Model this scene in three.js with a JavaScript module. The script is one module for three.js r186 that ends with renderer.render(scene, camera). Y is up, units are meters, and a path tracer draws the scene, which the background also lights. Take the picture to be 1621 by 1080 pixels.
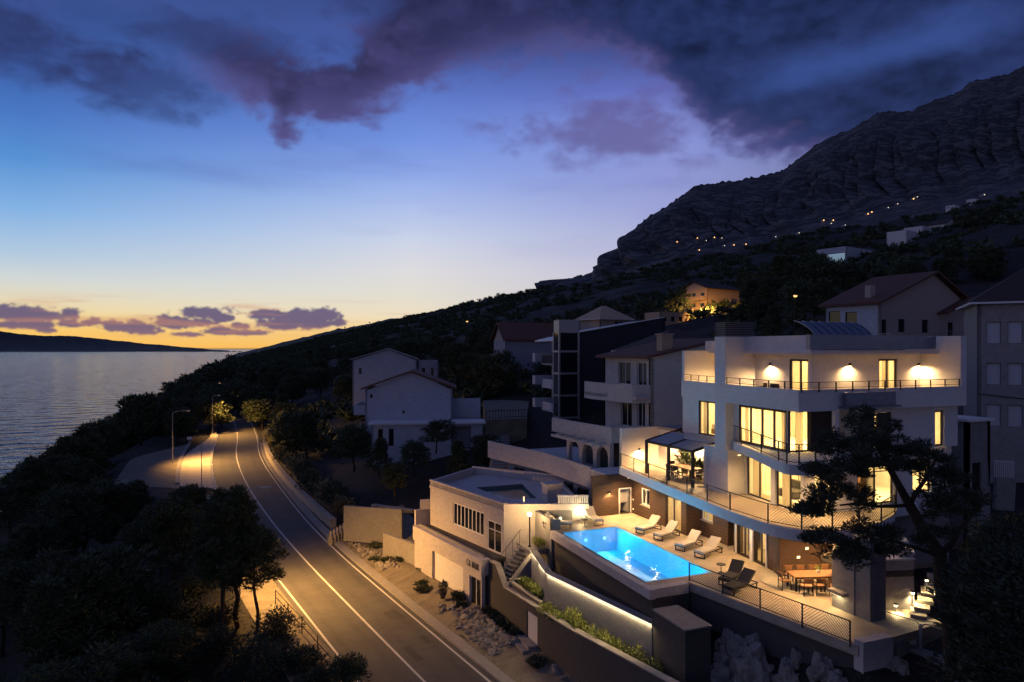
import * as THREE from 'three';
import { mergeGeometries } from 'three/addons/utils/BufferGeometryUtils.js';
import { RectAreaLightUniformsLib } from 'three/addons/lights/RectAreaLightUniformsLib.js';
import { FontLoader } from 'three/addons/loaders/FontLoader.js';
import { TextGeometry } from 'three/addons/geometries/TextGeometry.js';

// ---------- camera: axes follow the villa (x inland, z along the coast road towards the viewer), y = 0 is the road ----------
const scene = new THREE.Scene();
const EYE = 18.5, F = 1081, CX = 810.5, HY = 552, S = 0.36294, C = 0.93181;
const camera = new THREE.PerspectiveCamera(2 * Math.atan(540 / F) * 180 / Math.PI, 1621 / 1080, 0.5, 60000);
camera.position.set(0, EYE, 0);
camera.lookAt(S * 100, EYE, -C * 100);
camera.setViewOffset(1621, 1080, 0, -12, 1621, 1080);
const renderer = new THREE.WebGLRenderer({ antialias: true });
renderer.toneMapping = THREE.LinearToneMapping;
renderer.toneMappingExposure = 1.0;
renderer.shadowMap.enabled = true;
RectAreaLightUniformsLib.init();

// ---------- numbers ----------
const V = (x, y, z) => new THREE.Vector3(x, y, z);
const lerp = (a, b, t) => a + (b - a) * t, clamp = (x, a = 0, b = 1) => Math.min(b, Math.max(a, x));
const sstep = (a, b, x) => { const t = clamp((x - a) / (b - a)); return t * t * (3 - 2 * t); };
function rng(seed) { let a = seed >>> 0; return () => { a = (a + 0x6D2B79F5) >>> 0; let t = a; t = Math.imul(t ^ (t >>> 15), t | 1); t ^= t + Math.imul(t ^ (t >>> 7), t | 61); return ((t ^ (t >>> 14)) >>> 0) / 4294967296; }; }
const hash3 = (x, y, z) => { let h = Math.imul(x, 374761393) ^ Math.imul(y, 668265263) ^ Math.imul(z, 2147483629 | 0); h = Math.imul(h ^ (h >>> 13), 1274126177); h = Math.imul(h ^ (h >>> 16), 0x45d9f3b); return ((h ^ (h >>> 15)) >>> 0) / 4294967296; };
function noise3(x, y, z) {
  const xi = Math.floor(x), yi = Math.floor(y), zi = Math.floor(z); let u = x - xi, v = y - yi, w = z - zi;
  u = u * u * (3 - 2 * u); v = v * v * (3 - 2 * v); w = w * w * (3 - 2 * w);
  const a = lerp(lerp(hash3(xi, yi, zi), hash3(xi + 1, yi, zi), u), lerp(hash3(xi, yi + 1, zi), hash3(xi + 1, yi + 1, zi), u), v);
  const b = lerp(lerp(hash3(xi, yi, zi + 1), hash3(xi + 1, yi, zi + 1), u), lerp(hash3(xi, yi + 1, zi + 1), hash3(xi + 1, yi + 1, zi + 1), u), v);
  return lerp(a, b, w) * 2 - 1;
}
function fbm(x, y, z, o) { let s = 0, a = 0.5, n = 0; for (let i = 0; i < o; i++) { s += a * noise3(x, y, z); n += a; x = x * 2.03 + 11.3; y = y * 2.03 + 5.7; z = z * 2.03 + 3.1; a *= 0.5; } return s / n; }
const lin = (c) => { c /= 255; return c <= 0.04045 ? c / 12.92 : Math.pow((c + 0.055) / 1.055, 2.4); };
const rgb = (r, g, b) => [lin(r), lin(g), lin(b)];
function table(t, x) { if (x <= t[0][0]) return t[0]; for (let i = 1; i < t.length; i++) if (x <= t[i][0]) { const k = (x - t[i - 1][0]) / (t[i][0] - t[i - 1][0]); return t[i].map((v, j) => lerp(t[i - 1][j], v, k)); } return t[t.length - 1]; }
const tab1 = (t, x) => table(t, x)[1];
// a photograph pixel gives a direction; the distance comes from the plane the thing stands on
const ray = (px, py) => { const X = (px - CX) / F; return V(C * X + S, -(py - HY) / F, S * X - C); };
const at = (px, py, depth) => ray(px, py).multiplyScalar(depth).add(camera.position);
const onY = (px, py, Y) => at(px, py, (Y - EYE) / ray(px, py).y);
const onX = (px, py, X) => at(px, py, X / ray(px, py).x);
const onZ = (px, py, Z) => at(px, py, Z / ray(px, py).z);

// ---------- sky: dusk, afterglow over the sea on the left, heavy cloud over the mountain ----------
const PHI0 = Math.atan2(-C, S) * 180 / Math.PI;
const G = (rows) => rows.map(([e, r, g, b]) => [e, ...rgb(r, g, b)]);
const skyL = G([[0, 252, 188, 84], [1.3, 250, 202, 108], [2.3, 244, 214, 148], [3.2, 232, 218, 182], [4.8, 210, 216, 214], [6.5, 178, 202, 224], [9.5, 132, 178, 228], [12.8, 88, 146, 212], [15.7, 74, 120, 196], [18.8, 58, 94, 166], [22.6, 48, 74, 132], [40, 76, 90, 148], [90, 82, 94, 146]]);
const skyM = G([[0, 250, 190, 100], [1.4, 246, 206, 140], [2.7, 238, 222, 192], [4.3, 228, 222, 208], [6.4, 222, 220, 222], [8.9, 204, 212, 232], [11.5, 176, 194, 236], [14, 146, 172, 234], [16.9, 114, 146, 224], [19.7, 96, 126, 206], [22.5, 76, 100, 176], [26.8, 60, 76, 138], [45, 78, 90, 146], [90, 82, 94, 146]]);
const skyR = G([[0, 214, 200, 200], [4, 200, 194, 210], [7.8, 182, 184, 216], [11.3, 158, 164, 214], [14.8, 140, 150, 212], [17.6, 136, 150, 220], [20.4, 100, 112, 190], [24, 54, 66, 120], [27, 34, 46, 90], [45, 74, 86, 140], [90, 82, 94, 146]]);
const skyD = G([[0, 156, 148, 168], [8, 130, 130, 164], [16, 96, 106, 152], [24, 76, 90, 142], [34, 76, 88, 140], [90, 82, 94, 146]]);
const pxy = (px, py) => { const a = Math.atan((px - CX) / F); return [a * 180 / Math.PI, Math.atan((HY - py) / F * Math.cos(a)) * 180 / Math.PI]; };
const edge = [[-90, 26], ...[[-40, 60], [180, 70], [300, 112], [380, 152], [424, 172], [437, 208], [450, 220], [464, 208], [482, 184], [540, 188], [600, 174], [660, 142], [760, 100], [850, 84], [960, 78], [1020, 104], [1070, 150], [1130, 206], [1250, 246], [1330, 260], [1621, 330]].map(([x, y]) => pxy(x, y)), [60, 8], [100, 10], [180, 16]];
const puffs = [[40, 500, 62, 13], [12, 516, 30, 6], [60, 515, 32, 7], [106, 513, 20, 7], [146, 511, 18, 6], [176, 518, 17, 12], [222, 522, 30, 11], [150, 507, 10, 5], [286, 512, 40, 12], [320, 497, 40, 11], [352, 504, 18, 8], [262, 514, 14, 6], [344, 525, 22, 7], [382, 516, 14, 7], [430, 500, 46, 10], [470, 510, 60, 18], [516, 500, 26, 14], [535, 512, 14, 8], [76, 524, 14, 4], [294, 530, 22, 4], [400, 528, 30, 5]].map(([x, y, w, h]) => [...pxy(x, y), w / F * 57.3, h / F * 57.3]);
const upper = [...[[-200, 100], [200, 108], [285, 84], [340, 52], [430, 58], [500, 86], [560, 60], [600, 16], [640, -60], [700, -200]].map(([x, y]) => pxy(x, y)), [10, 60], [180, 90]];
const mauve = pxy(960, 215), gapc = pxy(480, 30), streak0 = pxy(1210, 130), streak1 = pxy(1530, 40), left1 = pxy(20, 60), left2 = pxy(230, 130);
function skyColor(az, el, d) {
  const k = [0, 0, 0];
  const col = (t) => table(t, el).slice(1);
  const L = col(skyL), M = col(skyM), R = col(skyR), D = col(skyD);
  let aL = 0, aM = 0, aR = 0, aD = 0;
  if (az < -35.5) { const t = sstep(-35.5, -130, az); aL = 1 - t; aD = t; } else if (az < -8.4) { const t = (az + 35.5) / 27.1; aL = 1 - t; aM = t; } else if (az < 12.5) { const t = (az + 8.4) / 20.9; aM = 1 - t; aR = t; } else { const t = sstep(12.5, 30, az); aR = 1 - t; aD = t; }
  for (let i = 0; i < 3; i++) k[i] = L[i] * aL + M[i] * aM + R[i] * aR + D[i] * aD;
  const near = Math.abs(az) < 60 && el < 34 ? 7 : 4;
  const n1 = fbm(d.x * 7, d.y * 13, d.z * 7, near), n2 = fbm(d.x * 22 + 9 + n1 * 1.5, d.y * 46 + n1, d.z * 22, near - 1);
  const n3 = near === 7 ? fbm(d.x * 58 + n1 * 2, d.y * 96 + n2, d.z * 58, 5) : 0;
  const mix = (c, t) => { for (let i = 0; i < 3; i++) k[i] = lerp(k[i], c[i], t); };
  // faint high veil
  mix(rgb(84, 98, 176), 0.3 * sstep(0.0, 0.7, fbm(d.x * 5 + 3, d.y * 22, d.z * 5, 5)) * sstep(5, 14, el) * (1 - sstep(26, 40, el)));
  // the heavy cloud
  const e = tab1(edge, az), ww = n1 * 2.8 + n2 * 2.2 + n3 * 1.5;
  let m = sstep(-1.5, 0.9, el - e + ww * 0.8) * (az < -2 ? sstep(-1.2, 1.6, tab1(upper, az) - el + ww) : 1);
  m *= sstep(-29, -21, az + n1 * 6);
  m *= 1 - 0.7 * sstep(34, 60, el);
  const depth = sstep(-0.6, 2.6, el - e + ww * 0.7);
  const dark = [0, 1, 2].map((i) => lerp(rgb(60, 56, 98)[i], rgb(34, 47, 90)[i], sstep(-12, 14, az)) * (1 + n2 * 0.7 + n1 * 0.4 + n3 * 0.4));
  const rim = rgb(98, 92, 152), cc = dark.map((v, i) => lerp(rim[i], v, lerp(0.3, 1, depth)));
  mix(cc, m * 0.96);
  // left dark wisps
  for (const [c, w, h, a] of [[left1, 5.5, 2.6, 0.75], [left2, 6, 2.0, 0.62], [pxy(320, 60), 6, 1.8, 0.6], [pxy(700, 30), 8, 2.5, 0.5]]) { const q = Math.hypot((az - c[0]) / w, (el - c[1]) / h); mix(rgb(44, 50, 92), a * (1 - sstep(0.1, 1.3, q + n1 * 0.9 + n2 * 0.7 + n3 * 0.4))); }
  // mauve cloud under the dark one
  const mq = Math.hypot((az - mauve[0]) / 7.5, (el - mauve[1]) / 3.1); mix(rgb(96, 86, 142), 0.75 * (1 - sstep(0.25, 1.25, mq + n1 * 0.8 + n2 * 0.7 + n3 * 0.35)));
  // lighter streak over the mountain
  const sx = (az - streak0[0]) / (streak1[0] - streak0[0]), sy = el - lerp(streak0[1], streak1[1], sx); mix(rgb(62, 88, 158), 0.62 * (1 - sstep(0, 2.4, Math.abs(sy + n1 * 1.6))) * sstep(-0.25, 0.2, sx + n1 * 0.2) * (1 - sstep(0.8, 1.5, sx)));
  // the low clouds over the island
  if (el < 6 && az < -8 && az > -60) {
    let pm = 0; for (const [pa, pe, w, h] of puffs) { const dy = el - pe, q = Math.hypot((az - pa) / (w * 1.06), dy / (dy < 0 ? h * 0.7 : h * 1.15)); pm = Math.max(pm, 1 - sstep(0.72, 1.02, q + fbm(d.x * 60, d.y * 110, d.z * 60, 5) * 0.6 + fbm(d.x * 190, d.y * 300, d.z * 190, 3) * 0.3)); }
    mix(rgb(92, 80, 122).map((v, i) => lerp(v, rgb(128, 98, 122)[i], sstep(2.2, 0.6, el))), pm * 0.92);
    const st = fbm(d.x * 9, d.y * 120, d.z * 9, 4); mix(rgb(205, 140, 110), 0.45 * sstep(0.1, 0.5, st) * sstep(0.6, 1.5, el) * (1 - sstep(3.0, 4.2, el)));
  }
  return k;
}
{
  const W = 4096, H = 2048, data = new Float32Array(W * H * 4), d = {};
  for (let j = 0; j < H; j++) {
    const el = (j + 0.5) / H * 180 - 90, row = j * W * 4;
    if (el < -0.3) { for (let i = 0; i < W; i++) { const o = row + i * 4; data[o] = 0.012; data[o + 1] = 0.014; data[o + 2] = 0.022; data[o + 3] = 1; } continue; }
    const ce = Math.cos(el * Math.PI / 180); d.y = Math.sin(el * Math.PI / 180);
    const step = el > 40 ? 8 : 1;
    for (let i = 0; i < W; i += 1) {
      let az = ((i + 0.5) / W - 0.5) * 360 - PHI0; if (az > 180) az -= 360; if (az < -180) az += 360;
      const o = row + i * 4, far = Math.abs(az) > 70 || el > 36;
      if (far && (i & 7) && i) { data.copyWithin(o, o - 4, o); continue; }
      const ph = ((i + 0.5) / W - 0.5) * 2 * Math.PI; d.x = Math.cos(ph) * ce; d.z = Math.sin(ph) * ce;
      const c = skyColor(az, el, d); data[o] = c[0]; data[o + 1] = c[1]; data[o + 2] = c[2]; data[o + 3] = 1;
    }
  }
  const t = new THREE.DataTexture(data, W, H, THREE.RGBAFormat, THREE.FloatType);
  t.mapping = THREE.EquirectangularReflectionMapping; t.magFilter = t.minFilter = THREE.LinearFilter; t.needsUpdate = true;
  scene.background = t; scene.environment = t;
}
// the sun has just set behind the island: only a trace of direct light is left
const sun = new THREE.DirectionalLight(0xffb48a, 0.03);
{ const a = (PHI0 - 70) * Math.PI / 180; sun.position.set(Math.cos(a) * 200, 14, Math.sin(a) * 200); }
sun.castShadow = true; sun.shadow.radius = 8; sun.shadow.mapSize.set(2048, 2048);
Object.assign(sun.shadow.camera, { left: -160, right: 160, top: 160, bottom: -160, near: 1, far: 900 });
sun.name = 'afterglow_sun'; scene.add(sun);

// ---------- textures and materials ----------
function tex(n, fn, srgb = true, repeat = 1) {   // fn(u, v) -> [r, g, b] in 0..1 (sRGB values when srgb)
  const d = new Uint8Array(n * n * 4);
  for (let j = 0; j < n; j++) for (let i = 0; i < n; i++) { const c = fn(i / n, j / n), o = (j * n + i) * 4; for (let k = 0; k < 3; k++) d[o + k] = clamp(Array.isArray(c) ? c[k] : c) * 255; d[o + 3] = 255; }
  const t = new THREE.DataTexture(d, n, n); t.wrapS = t.wrapT = THREE.RepeatWrapping; t.magFilter = t.minFilter = THREE.LinearFilter; t.repeat.set(repeat, repeat);
  if (srgb) t.colorSpace = THREE.SRGBColorSpace; t.needsUpdate = true; return t;
}
const tn = (u, v, f, o, s = 0) => { // tiling noise
  const a = u * 2 * Math.PI, b = v * 2 * Math.PI, r = f / (2 * Math.PI); return fbm(Math.cos(a) * r + s, Math.sin(a) * r + Math.cos(b) * r * 1.7, Math.sin(b) * r * 1.7 + s * 0.37, o);
};
const grey = (base, amp, f, o, s, fine = 0.03) => (u, v) => { const r = hash3(u * 4096 | 0, v * 4096 | 0, s); return base + amp * tn(u, v, f, o, s) + (r - 0.5) * fine; };
const tint = (g, c) => (u, v) => { const x = g(u, v); return c.map((k) => k * x); };
const T = {
  plaster: tex(256, grey(0.95, 0.045, 16, 5, 1, 0.03), true, 0.22), plasterB: tex(256, grey(0.5, 0.3, 30, 3, 2, 0.3), false, 0.7),
  asphalt: tex(512, (u, v) => { const o = (u > 0.5 ? u - 1 : u) * 9, tr = [-2.4, -0.85, 0.85, 2.4].reduce((s, c) => s + Math.exp(-((o - c) ** 2) / 0.07), 0), p = tn(u, v, 4, 4, 5) * 0.10 + tn(u, v, 26, 3, 8) * 0.05 - tr * 0.09 * (0.6 + 0.8 * tn(u, v, 7, 3, 19)) - 0.12 * sstep(0.025, 0.0, Math.abs(tn(u, v, 5, 5, 29))) * sstep(0.05, 0.25, tn(u, v, 3, 2, 37)), r = hash3(u * 512 | 0, v * 512 | 0, 3); const g = 0.88 + p + (r - 0.5) * 0.16; return [g, g * 0.99, g * 0.97]; }, true, 1 / 9),
  asphaltB: tex(256, grey(0.5, 0.2, 40, 2, 12, 0.7), false, 1),
  conc: tex(256, grey(0.88, 0.09, 22, 5, 21, 0.08), true, 0.22), concB: tex(256, grey(0.5, 0.4, 24, 4, 22, 0.3), false, 0.5),
  wood: tex(256, (u, v) => { const g = 0.8 + 0.22 * tn(u * 0.5, v, 40, 3, 31) * (0.6 + 0.4 * tn(u, v, 4, 2, 33)) + 0.08 * tn(u, v * 1, 6, 3, 35); return [g, g * 0.97, g * 0.94]; }, true, 0.6),
  stone: tex(256, (u, v) => { const g = 0.84 + 0.1 * tn(u, v, 5, 4, 41) + 0.06 * tn(u, v, 30, 3, 43); return [g, g * 0.985, g * 0.96]; }, true, 0.4),
  ground: tex(512, (u, v) => { const a = tn(u, v, 9, 5, 51), b = tn(u, v, 34, 4, 53), g = 0.62 + 0.3 * a + 0.28 * b; return [g, g * (0.97 - 0.05 * a), g * 0.86]; }, true, 1 / 14), groundB: tex(256, grey(0.5, 0.5, 26, 5, 55, 0.2), false, 0.25),
  gravel: tex(512, (u, v) => { const a = tn(u, v, 6, 5, 61), b = tn(u, v, 60, 3, 63), r = hash3(u * 512 | 0, v * 512 | 0, 7); const g = 0.8 + 0.16 * a + 0.14 * b + (r - 0.5) * 0.2; return [g, g * 0.98, g * 0.92]; }, true, 0.2), gravelB: tex(256, grey(0.5, 0.5, 60, 3, 65, 0.5), false, 0.6),
  karst: tex(512, (u, v) => { const a = tn(u, v, 14, 7, 151), b = tn(u, v, 60, 4, 153), g = 0.4 + 0.45 * sstep(-0.3, 0.4, a * 1.3 + 0.6 * b) + 0.2 * b; return [g, g * 0.985, g * 0.95]; }, true, 1 / 14),
  wave: tex(64, (u, v) => 0.5 + 0.32 * tn(u * 1, v * 1, 16, 5, 71) + 0.16 * tn(u, v, 44, 3, 73), false, 1 / 120),
  tileR: tex(256, (u, v) => { const g = 0.75 + 0.25 * Math.sin(v * 2 * Math.PI * 8) * 0.5 + 0.14 * tn(u, v, 22, 3, 81); return [g, g * 0.95, g * 0.92]; }, true, 0.5),
  ripple: tex(256, (u, v) => 0.5 + 0.4 * tn(u, v, 9, 4, 91), false, 0.4),
  bark: tex(128, (u, v) => { const g = 0.7 + 0.4 * tn(u * 2, v, 14, 3, 95); return [g, g * 0.93, g * 0.86]; }, true, 1),
};
function seaNormals() { // wind waves, crests across the view, 150 m to the tile
  const n = 1024, h = new Float32Array(n * n), d = new Uint8Array(n * n * 4), r = rng(123), w = [];
  for (let i = 0; i < 46; i++) { const k = 6 * Math.pow(1.105, i) * (0.9 + 0.2 * r()), a = (r() - 0.5) * 1.5; w.push([Math.round(k * Math.sin(a)), Math.round(k * Math.cos(a)), r() * 6.283, 1 / Math.pow(k, 1.05)]); }
  for (const [a, b, p, m] of w) { const sx = new Float32Array(n), cx = new Float32Array(n); for (let i = 0; i < n; i++) { sx[i] = Math.sin(2 * Math.PI * a * i / n + p); cx[i] = Math.cos(2 * Math.PI * a * i / n + p); } for (let j = 0; j < n; j++) { const s = Math.sin(2 * Math.PI * b * j / n) * m, c = Math.cos(2 * Math.PI * b * j / n) * m; for (let i = 0; i < n; i++) h[j * n + i] += sx[i] * c + cx[i] * s; } }
  let q = 0; const gx = (i, j) => h[j * n + (i + 1) % n] - h[j * n + (i + n - 1) % n], gy = (i, j) => h[(j + 1) % n * n + i] - h[(j + n - 1) % n * n + i]; for (let k = 0; k < 4000; k++) q += gx((k * 131) % n, (k * 71) % n) ** 2 + gy((k * 131) % n, (k * 71) % n) ** 2; const f = 0.24 / Math.sqrt(q / 4000);
  for (let j = 0; j < n; j++) for (let i = 0; i < n; i++) { const x = -gx(i, j) * f, y = -gy(i, j) * f, l = Math.hypot(x, y, 1), o = (j * n + i) * 4; d[o] = (x / l * 0.5 + 0.5) * 255; d[o + 1] = (y / l * 0.5 + 0.5) * 255; d[o + 2] = (1 / l * 0.5 + 0.5) * 255; d[o + 3] = 255; }
  const t = new THREE.DataTexture(d, n, n); t.wrapS = t.wrapT = THREE.RepeatWrapping; t.magFilter = t.minFilter = THREE.LinearFilter; t.repeat.set(1 / 150, 1 / 150); t.needsUpdate = true; return t;
}
const mats = {};
function mat(name, color, o = {}) { const m = o.physical ? new THREE.MeshPhysicalMaterial() : new THREE.MeshStandardMaterial(); delete o.physical; m.name = name; m.color.setRGB(...color); m.roughness = 0.85; m.metalness = 0; m.side = THREE.DoubleSide; for (const k in o) { if (k === 'emissive') m.emissive.setRGB(...o[k]); else m[k] = o[k]; } return mats[name] = m; }
const M = {
  white: mat('white_plaster', [0.70, 0.68, 0.65], { map: T.plaster, bumpMap: T.plasterB, bumpScale: 0.004 }),
  cream: mat('cream_plaster', [0.62, 0.57, 0.50], { map: T.plaster, bumpMap: T.plasterB, bumpScale: 0.005 }),
  inner: mat('room_paint', [0.74, 0.70, 0.62], { map: T.plaster }),
  pinkw: mat('aged_white_render', [0.58, 0.53, 0.50], { map: T.conc, bumpMap: T.plasterB, bumpScale: 0.006 }),
  beige: mat('beige_render', [0.42, 0.34, 0.29], { map: T.plaster, bumpMap: T.plasterB, bumpScale: 0.006 }),
  grit: mat('grey_gritty_render', [0.36, 0.33, 0.31], { map: T.conc, bumpMap: T.concB, bumpScale: 0.02 }),
  bluew: mat('pale_blue_render', [0.54, 0.57, 0.64], { map: T.conc }),
  lilac: mat('faded_render', [0.34, 0.34, 0.40], { map: T.conc }),
  charcoal: mat('charcoal_plaster', [0.075, 0.068, 0.062], { map: T.conc, bumpMap: T.plasterB, bumpScale: 0.006 }),
  navy: mat('dark_slate_cladding', [0.020, 0.024, 0.034], { map: T.conc, roughness: 0.7 }),
  greyw: mat('grey_plaster', [0.26, 0.25, 0.24], { map: T.conc, bumpMap: T.plasterB, bumpScale: 0.006 }),
  zinc: mat('blue_grey_zinc', [0.22, 0.25, 0.32], { map: T.conc, roughness: 0.42, metalness: 0.55 }),
  brown: mat('dark_brown_boards', [0.10, 0.058, 0.036], { map: T.wood, roughness: 0.62 }),
  teak: mat('teak', [0.30, 0.15, 0.07], { map: T.wood, roughness: 0.6 }),
  walnut: mat('walnut_front', [0.24, 0.12, 0.055], { map: T.wood, roughness: 0.5 }),
  stone: mat('travertine_paving', [0.50, 0.41, 0.31], { map: T.stone, roughness: 0.6 }),
  conc: mat('concrete', [0.30, 0.28, 0.25], { map: T.conc, bumpMap: T.concB, bumpScale: 0.015 }),
  coping: mat('limestone_coping', [0.50, 0.45, 0.37], { map: T.stone }),
  asphalt: mat('worn_asphalt', [0.085, 0.080, 0.074], { map: T.asphalt, bumpMap: T.asphaltB, bumpScale: 0.006, roughness: 0.82 }),
  paint: mat('road_paint', [0.62, 0.60, 0.55], { map: T.conc, roughness: 0.7 }),
  ground: mat('scrub_ground', [0.045, 0.040, 0.031], { map: T.ground, bumpMap: T.groundB, bumpScale: 0.25 }),
  rockm: mat('karst_rock', [0.145, 0.138, 0.132], { map: T.karst }),
  boulder: mat('pale_limestone', [0.30, 0.27, 0.23], { map: T.conc, bumpMap: T.concB, bumpScale: 0.05 }),
  gravel: mat('gravel', [0.30, 0.265, 0.215], { map: T.gravel, bumpMap: T.gravelB, bumpScale: 0.05 }),
  soil: mat('planting_soil', [0.06, 0.045, 0.03], { map: T.gravel, bumpMap: T.gravelB, bumpScale: 0.05 }),
  sea: mat('sea_water', [0.03, 0.075, 0.13], { physical: true, roughness: 0.12, normalMap: seaNormals(), ior: 1.33 }),
  black: mat('black_metal', [0.018, 0.017, 0.017], { roughness: 0.5, metalness: 0.4 }),
  iron: mat('dark_iron', [0.03, 0.027, 0.024], { roughness: 0.6, metalness: 0.3 }),
  steel: mat('galvanised_steel', [0.34, 0.34, 0.34], { roughness: 0.5, metalness: 0.6 }),
  frame: mat('dark_window_frame', [0.028, 0.022, 0.018], { roughness: 0.5 }),
  wframe: mat('white_window_frame', [0.66, 0.64, 0.60], { roughness: 0.5 }),
  glass: mat('clear_glass', [0.96, 0.96, 0.94], { physical: true, transmission: 1, roughness: 0.02, thickness: 0, ior: 1.5 }),
  dglass: mat('dark_room_glass', [0.012, 0.014, 0.018], { physical: true, roughness: 0.06, ior: 1.5 }),
  bglass: mat('reflective_glass', [0.05, 0.06, 0.07], { physical: true, roughness: 0.05, metalness: 0.35 }),
  shutter: mat('roller_shutter', [0.46, 0.46, 0.47], { roughness: 0.6 }),
  dshutter: mat('dark_brown_shutter', [0.035, 0.025, 0.018], { roughness: 0.6 }),
  curtain: mat('linen_curtain', [0.72, 0.64, 0.50], { physical: true, transmission: 0.35, roughness: 1, thickness: 0 }),
  canvas: mat('cushion_fabric', [0.42, 0.36, 0.30], { roughness: 0.95 }),
  dcanvas: mat('dark_mesh_fabric', [0.05, 0.045, 0.04], { roughness: 0.9 }),
  awning: mat('grey_awning_fabric', [0.34, 0.33, 0.34], { roughness: 0.9 }),
  roof: mat('red_clay_tiles', [0.22, 0.095, 0.065], { map: T.tileR, bumpMap: T.tileR, bumpScale: 0.04 }),
  droof: mat('old_dark_tiles', [0.085, 0.055, 0.05], { map: T.tileR, bumpMap: T.tileR, bumpScale: 0.04 }),
  orange: mat('ochre_render', [0.50, 0.34, 0.22], { map: T.plaster }),
  pooltile: mat('pool_mosaic', [0.26, 0.62, 0.80], { map: T.plaster, roughness: 0.4 }),
  tealtile: mat('teal_pool_lining', [0.02, 0.16, 0.17], { roughness: 0.5 }),
  gutter: mat('shade_toned_overflow_tile', [0.03, 0.05, 0.075], { roughness: 0.35 }),  // shade along the overflow edge is put into this dark tile colour
  water: mat('pool_water', [0.93, 0.98, 1.0], { physical: true, transmission: 1, roughness: 0.03, thickness: 0, ior: 1.33, bumpMap: T.ripple, bumpScale: 0.02 }),
  bark: mat('pine_bark', [0.085, 0.062, 0.045], { map: T.bark, roughness: 0.95 }),
  letter: mat('dark_letters', [0.03, 0.025, 0.024], { roughness: 0.6 }),
  white2: mat('gloss_white', [0.72, 0.71, 0.68], { roughness: 0.4 }),
  black2: mat('cast_stone_pot', [0.07, 0.06, 0.055], { map: T.conc }),
};
const glow = (name, c, k) => mats[name] ??= mat(name, [0.8, 0.8, 0.8], { emissive: c, emissiveIntensity: k });
const WARM = [1, 0.60, 0.25], ROOM = [1, 0.65, 0.23], SODIUM = [1, 0.55, 0.15], SOFT = [1, 0.74, 0.36], LK = 3.6;
function leafMat(name, a) { return mat(name, a, { roughness: 0.8, vertexColors: true }); }
const LEAF = { pine: leafMat('pine_needles', [0.05, 0.066, 0.026]), dark: leafMat('evergreen_leaves', [0.034, 0.044, 0.022]), lime: leafMat('young_green_leaves', [0.22, 0.24, 0.05]), grass: leafMat('dry_grass', [0.20, 0.16, 0.07]) };

// ---------- geometry helpers ----------
function bx(x0, x1, y0, y1, z0, z1) {
  const w = Math.abs(x1 - x0), h = Math.abs(y1 - y0), d = Math.abs(z1 - z0), g = new THREE.BoxGeometry(w, h, d), uv = g.attributes.uv;
  const s = [[d, h], [d, h], [w, d], [w, d], [w, h], [w, h]], ox = x0 * 0.7 + z0, oy = y0;
  for (let i = 0; i < 24; i++) { const [a, b] = s[i >> 2]; uv.setXY(i, uv.getX(i) * a + ox, uv.getY(i) * b + oy); }
  return g.translate((x0 + x1) / 2, (y0 + y1) / 2, (z0 + z1) / 2);
}
const basis = (a, b) => { const d = V(b[0] - a[0], 0, b[1] - a[1]), len = d.length(); d.normalize(); const out = V(-d.z, 0, d.x); const m = new THREE.Matrix4().makeBasis(d, V(0, 1, 0), out); m.setPosition(a[0], 0, a[1]); m.len = len; return m; }; // local: u along the wall, y up, w outwards
const bxm = (m, u0, u1, y0, y1, w0, w1) => bx(u0, u1, y0, y1, w0, w1).applyMatrix4(m);
function wallg(a, b, y0, y1, th, ops = []) { // outer face on the line a-b, thickness inwards
  const m = basis(a, b), s = new THREE.Shape([new THREE.Vector2(0, y0), new THREE.Vector2(m.len, y0), new THREE.Vector2(m.len, y1), new THREE.Vector2(0, y1)]);
  for (const [u0, u1, v0, v1] of ops) s.holes.push(new THREE.Path([new THREE.Vector2(u0, v0), new THREE.Vector2(u0, v1), new THREE.Vector2(u1, v1), new THREE.Vector2(u1, v0)]));
  return new THREE.ExtrudeGeometry(s, { depth: th, bevelEnabled: false }).translate(0, 0, -th).applyMatrix4(m);
}
function prism(pts, y0, y1, hole) { // plan polygon [x, z]
  const s = new THREE.Shape(pts.map(([x, z]) => new THREE.Vector2(x, -z))); if (hole) s.holes.push(new THREE.Path(hole.map(([x, z]) => new THREE.Vector2(x, -z))));
  return new THREE.ExtrudeGeometry(s, { depth: y1 - y0, bevelEnabled: false }).rotateX(-Math.PI / 2).translate(0, y0, 0);
}
function bar(p, q, r, n = 6, r2 = r) { const d = q.clone().sub(p), l = d.length(), g = new THREE.CylinderGeometry(r2, r, l, n, 1); return g.applyQuaternion(new THREE.Quaternion().setFromUnitVectors(V(0, 1, 0), d.normalize())).translate((p.x + q.x) / 2, (p.y + q.y) / 2, (p.z + q.z) / 2); }
function rbar(p, q, w, h) { const d = q.clone().sub(p), l = d.length(), m = new THREE.Matrix4().lookAt(p, q, Math.abs(d.y) > l * 0.99 ? V(1, 0, 0) : V(0, 1, 0)); return new THREE.BoxGeometry(w, h, l).applyMatrix4(m).translate((p.x + q.x) / 2, (p.y + q.y) / 2, (p.z + q.z) / 2); }
function quad(a, b, c, d) { const g = new THREE.BufferGeometry(), p = [a, b, c, d]; g.setAttribute('position', new THREE.Float32BufferAttribute(p.flatMap((v) => v.toArray()), 3)); const w = a.distanceTo(b), h = a.distanceTo(d); g.setAttribute('uv', new THREE.Float32BufferAttribute([0, 0, w, 0, w, h, 0, h], 2)); g.setIndex([0, 1, 2, 0, 2, 3]); g.computeVertexNormals(); return g; }
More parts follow.
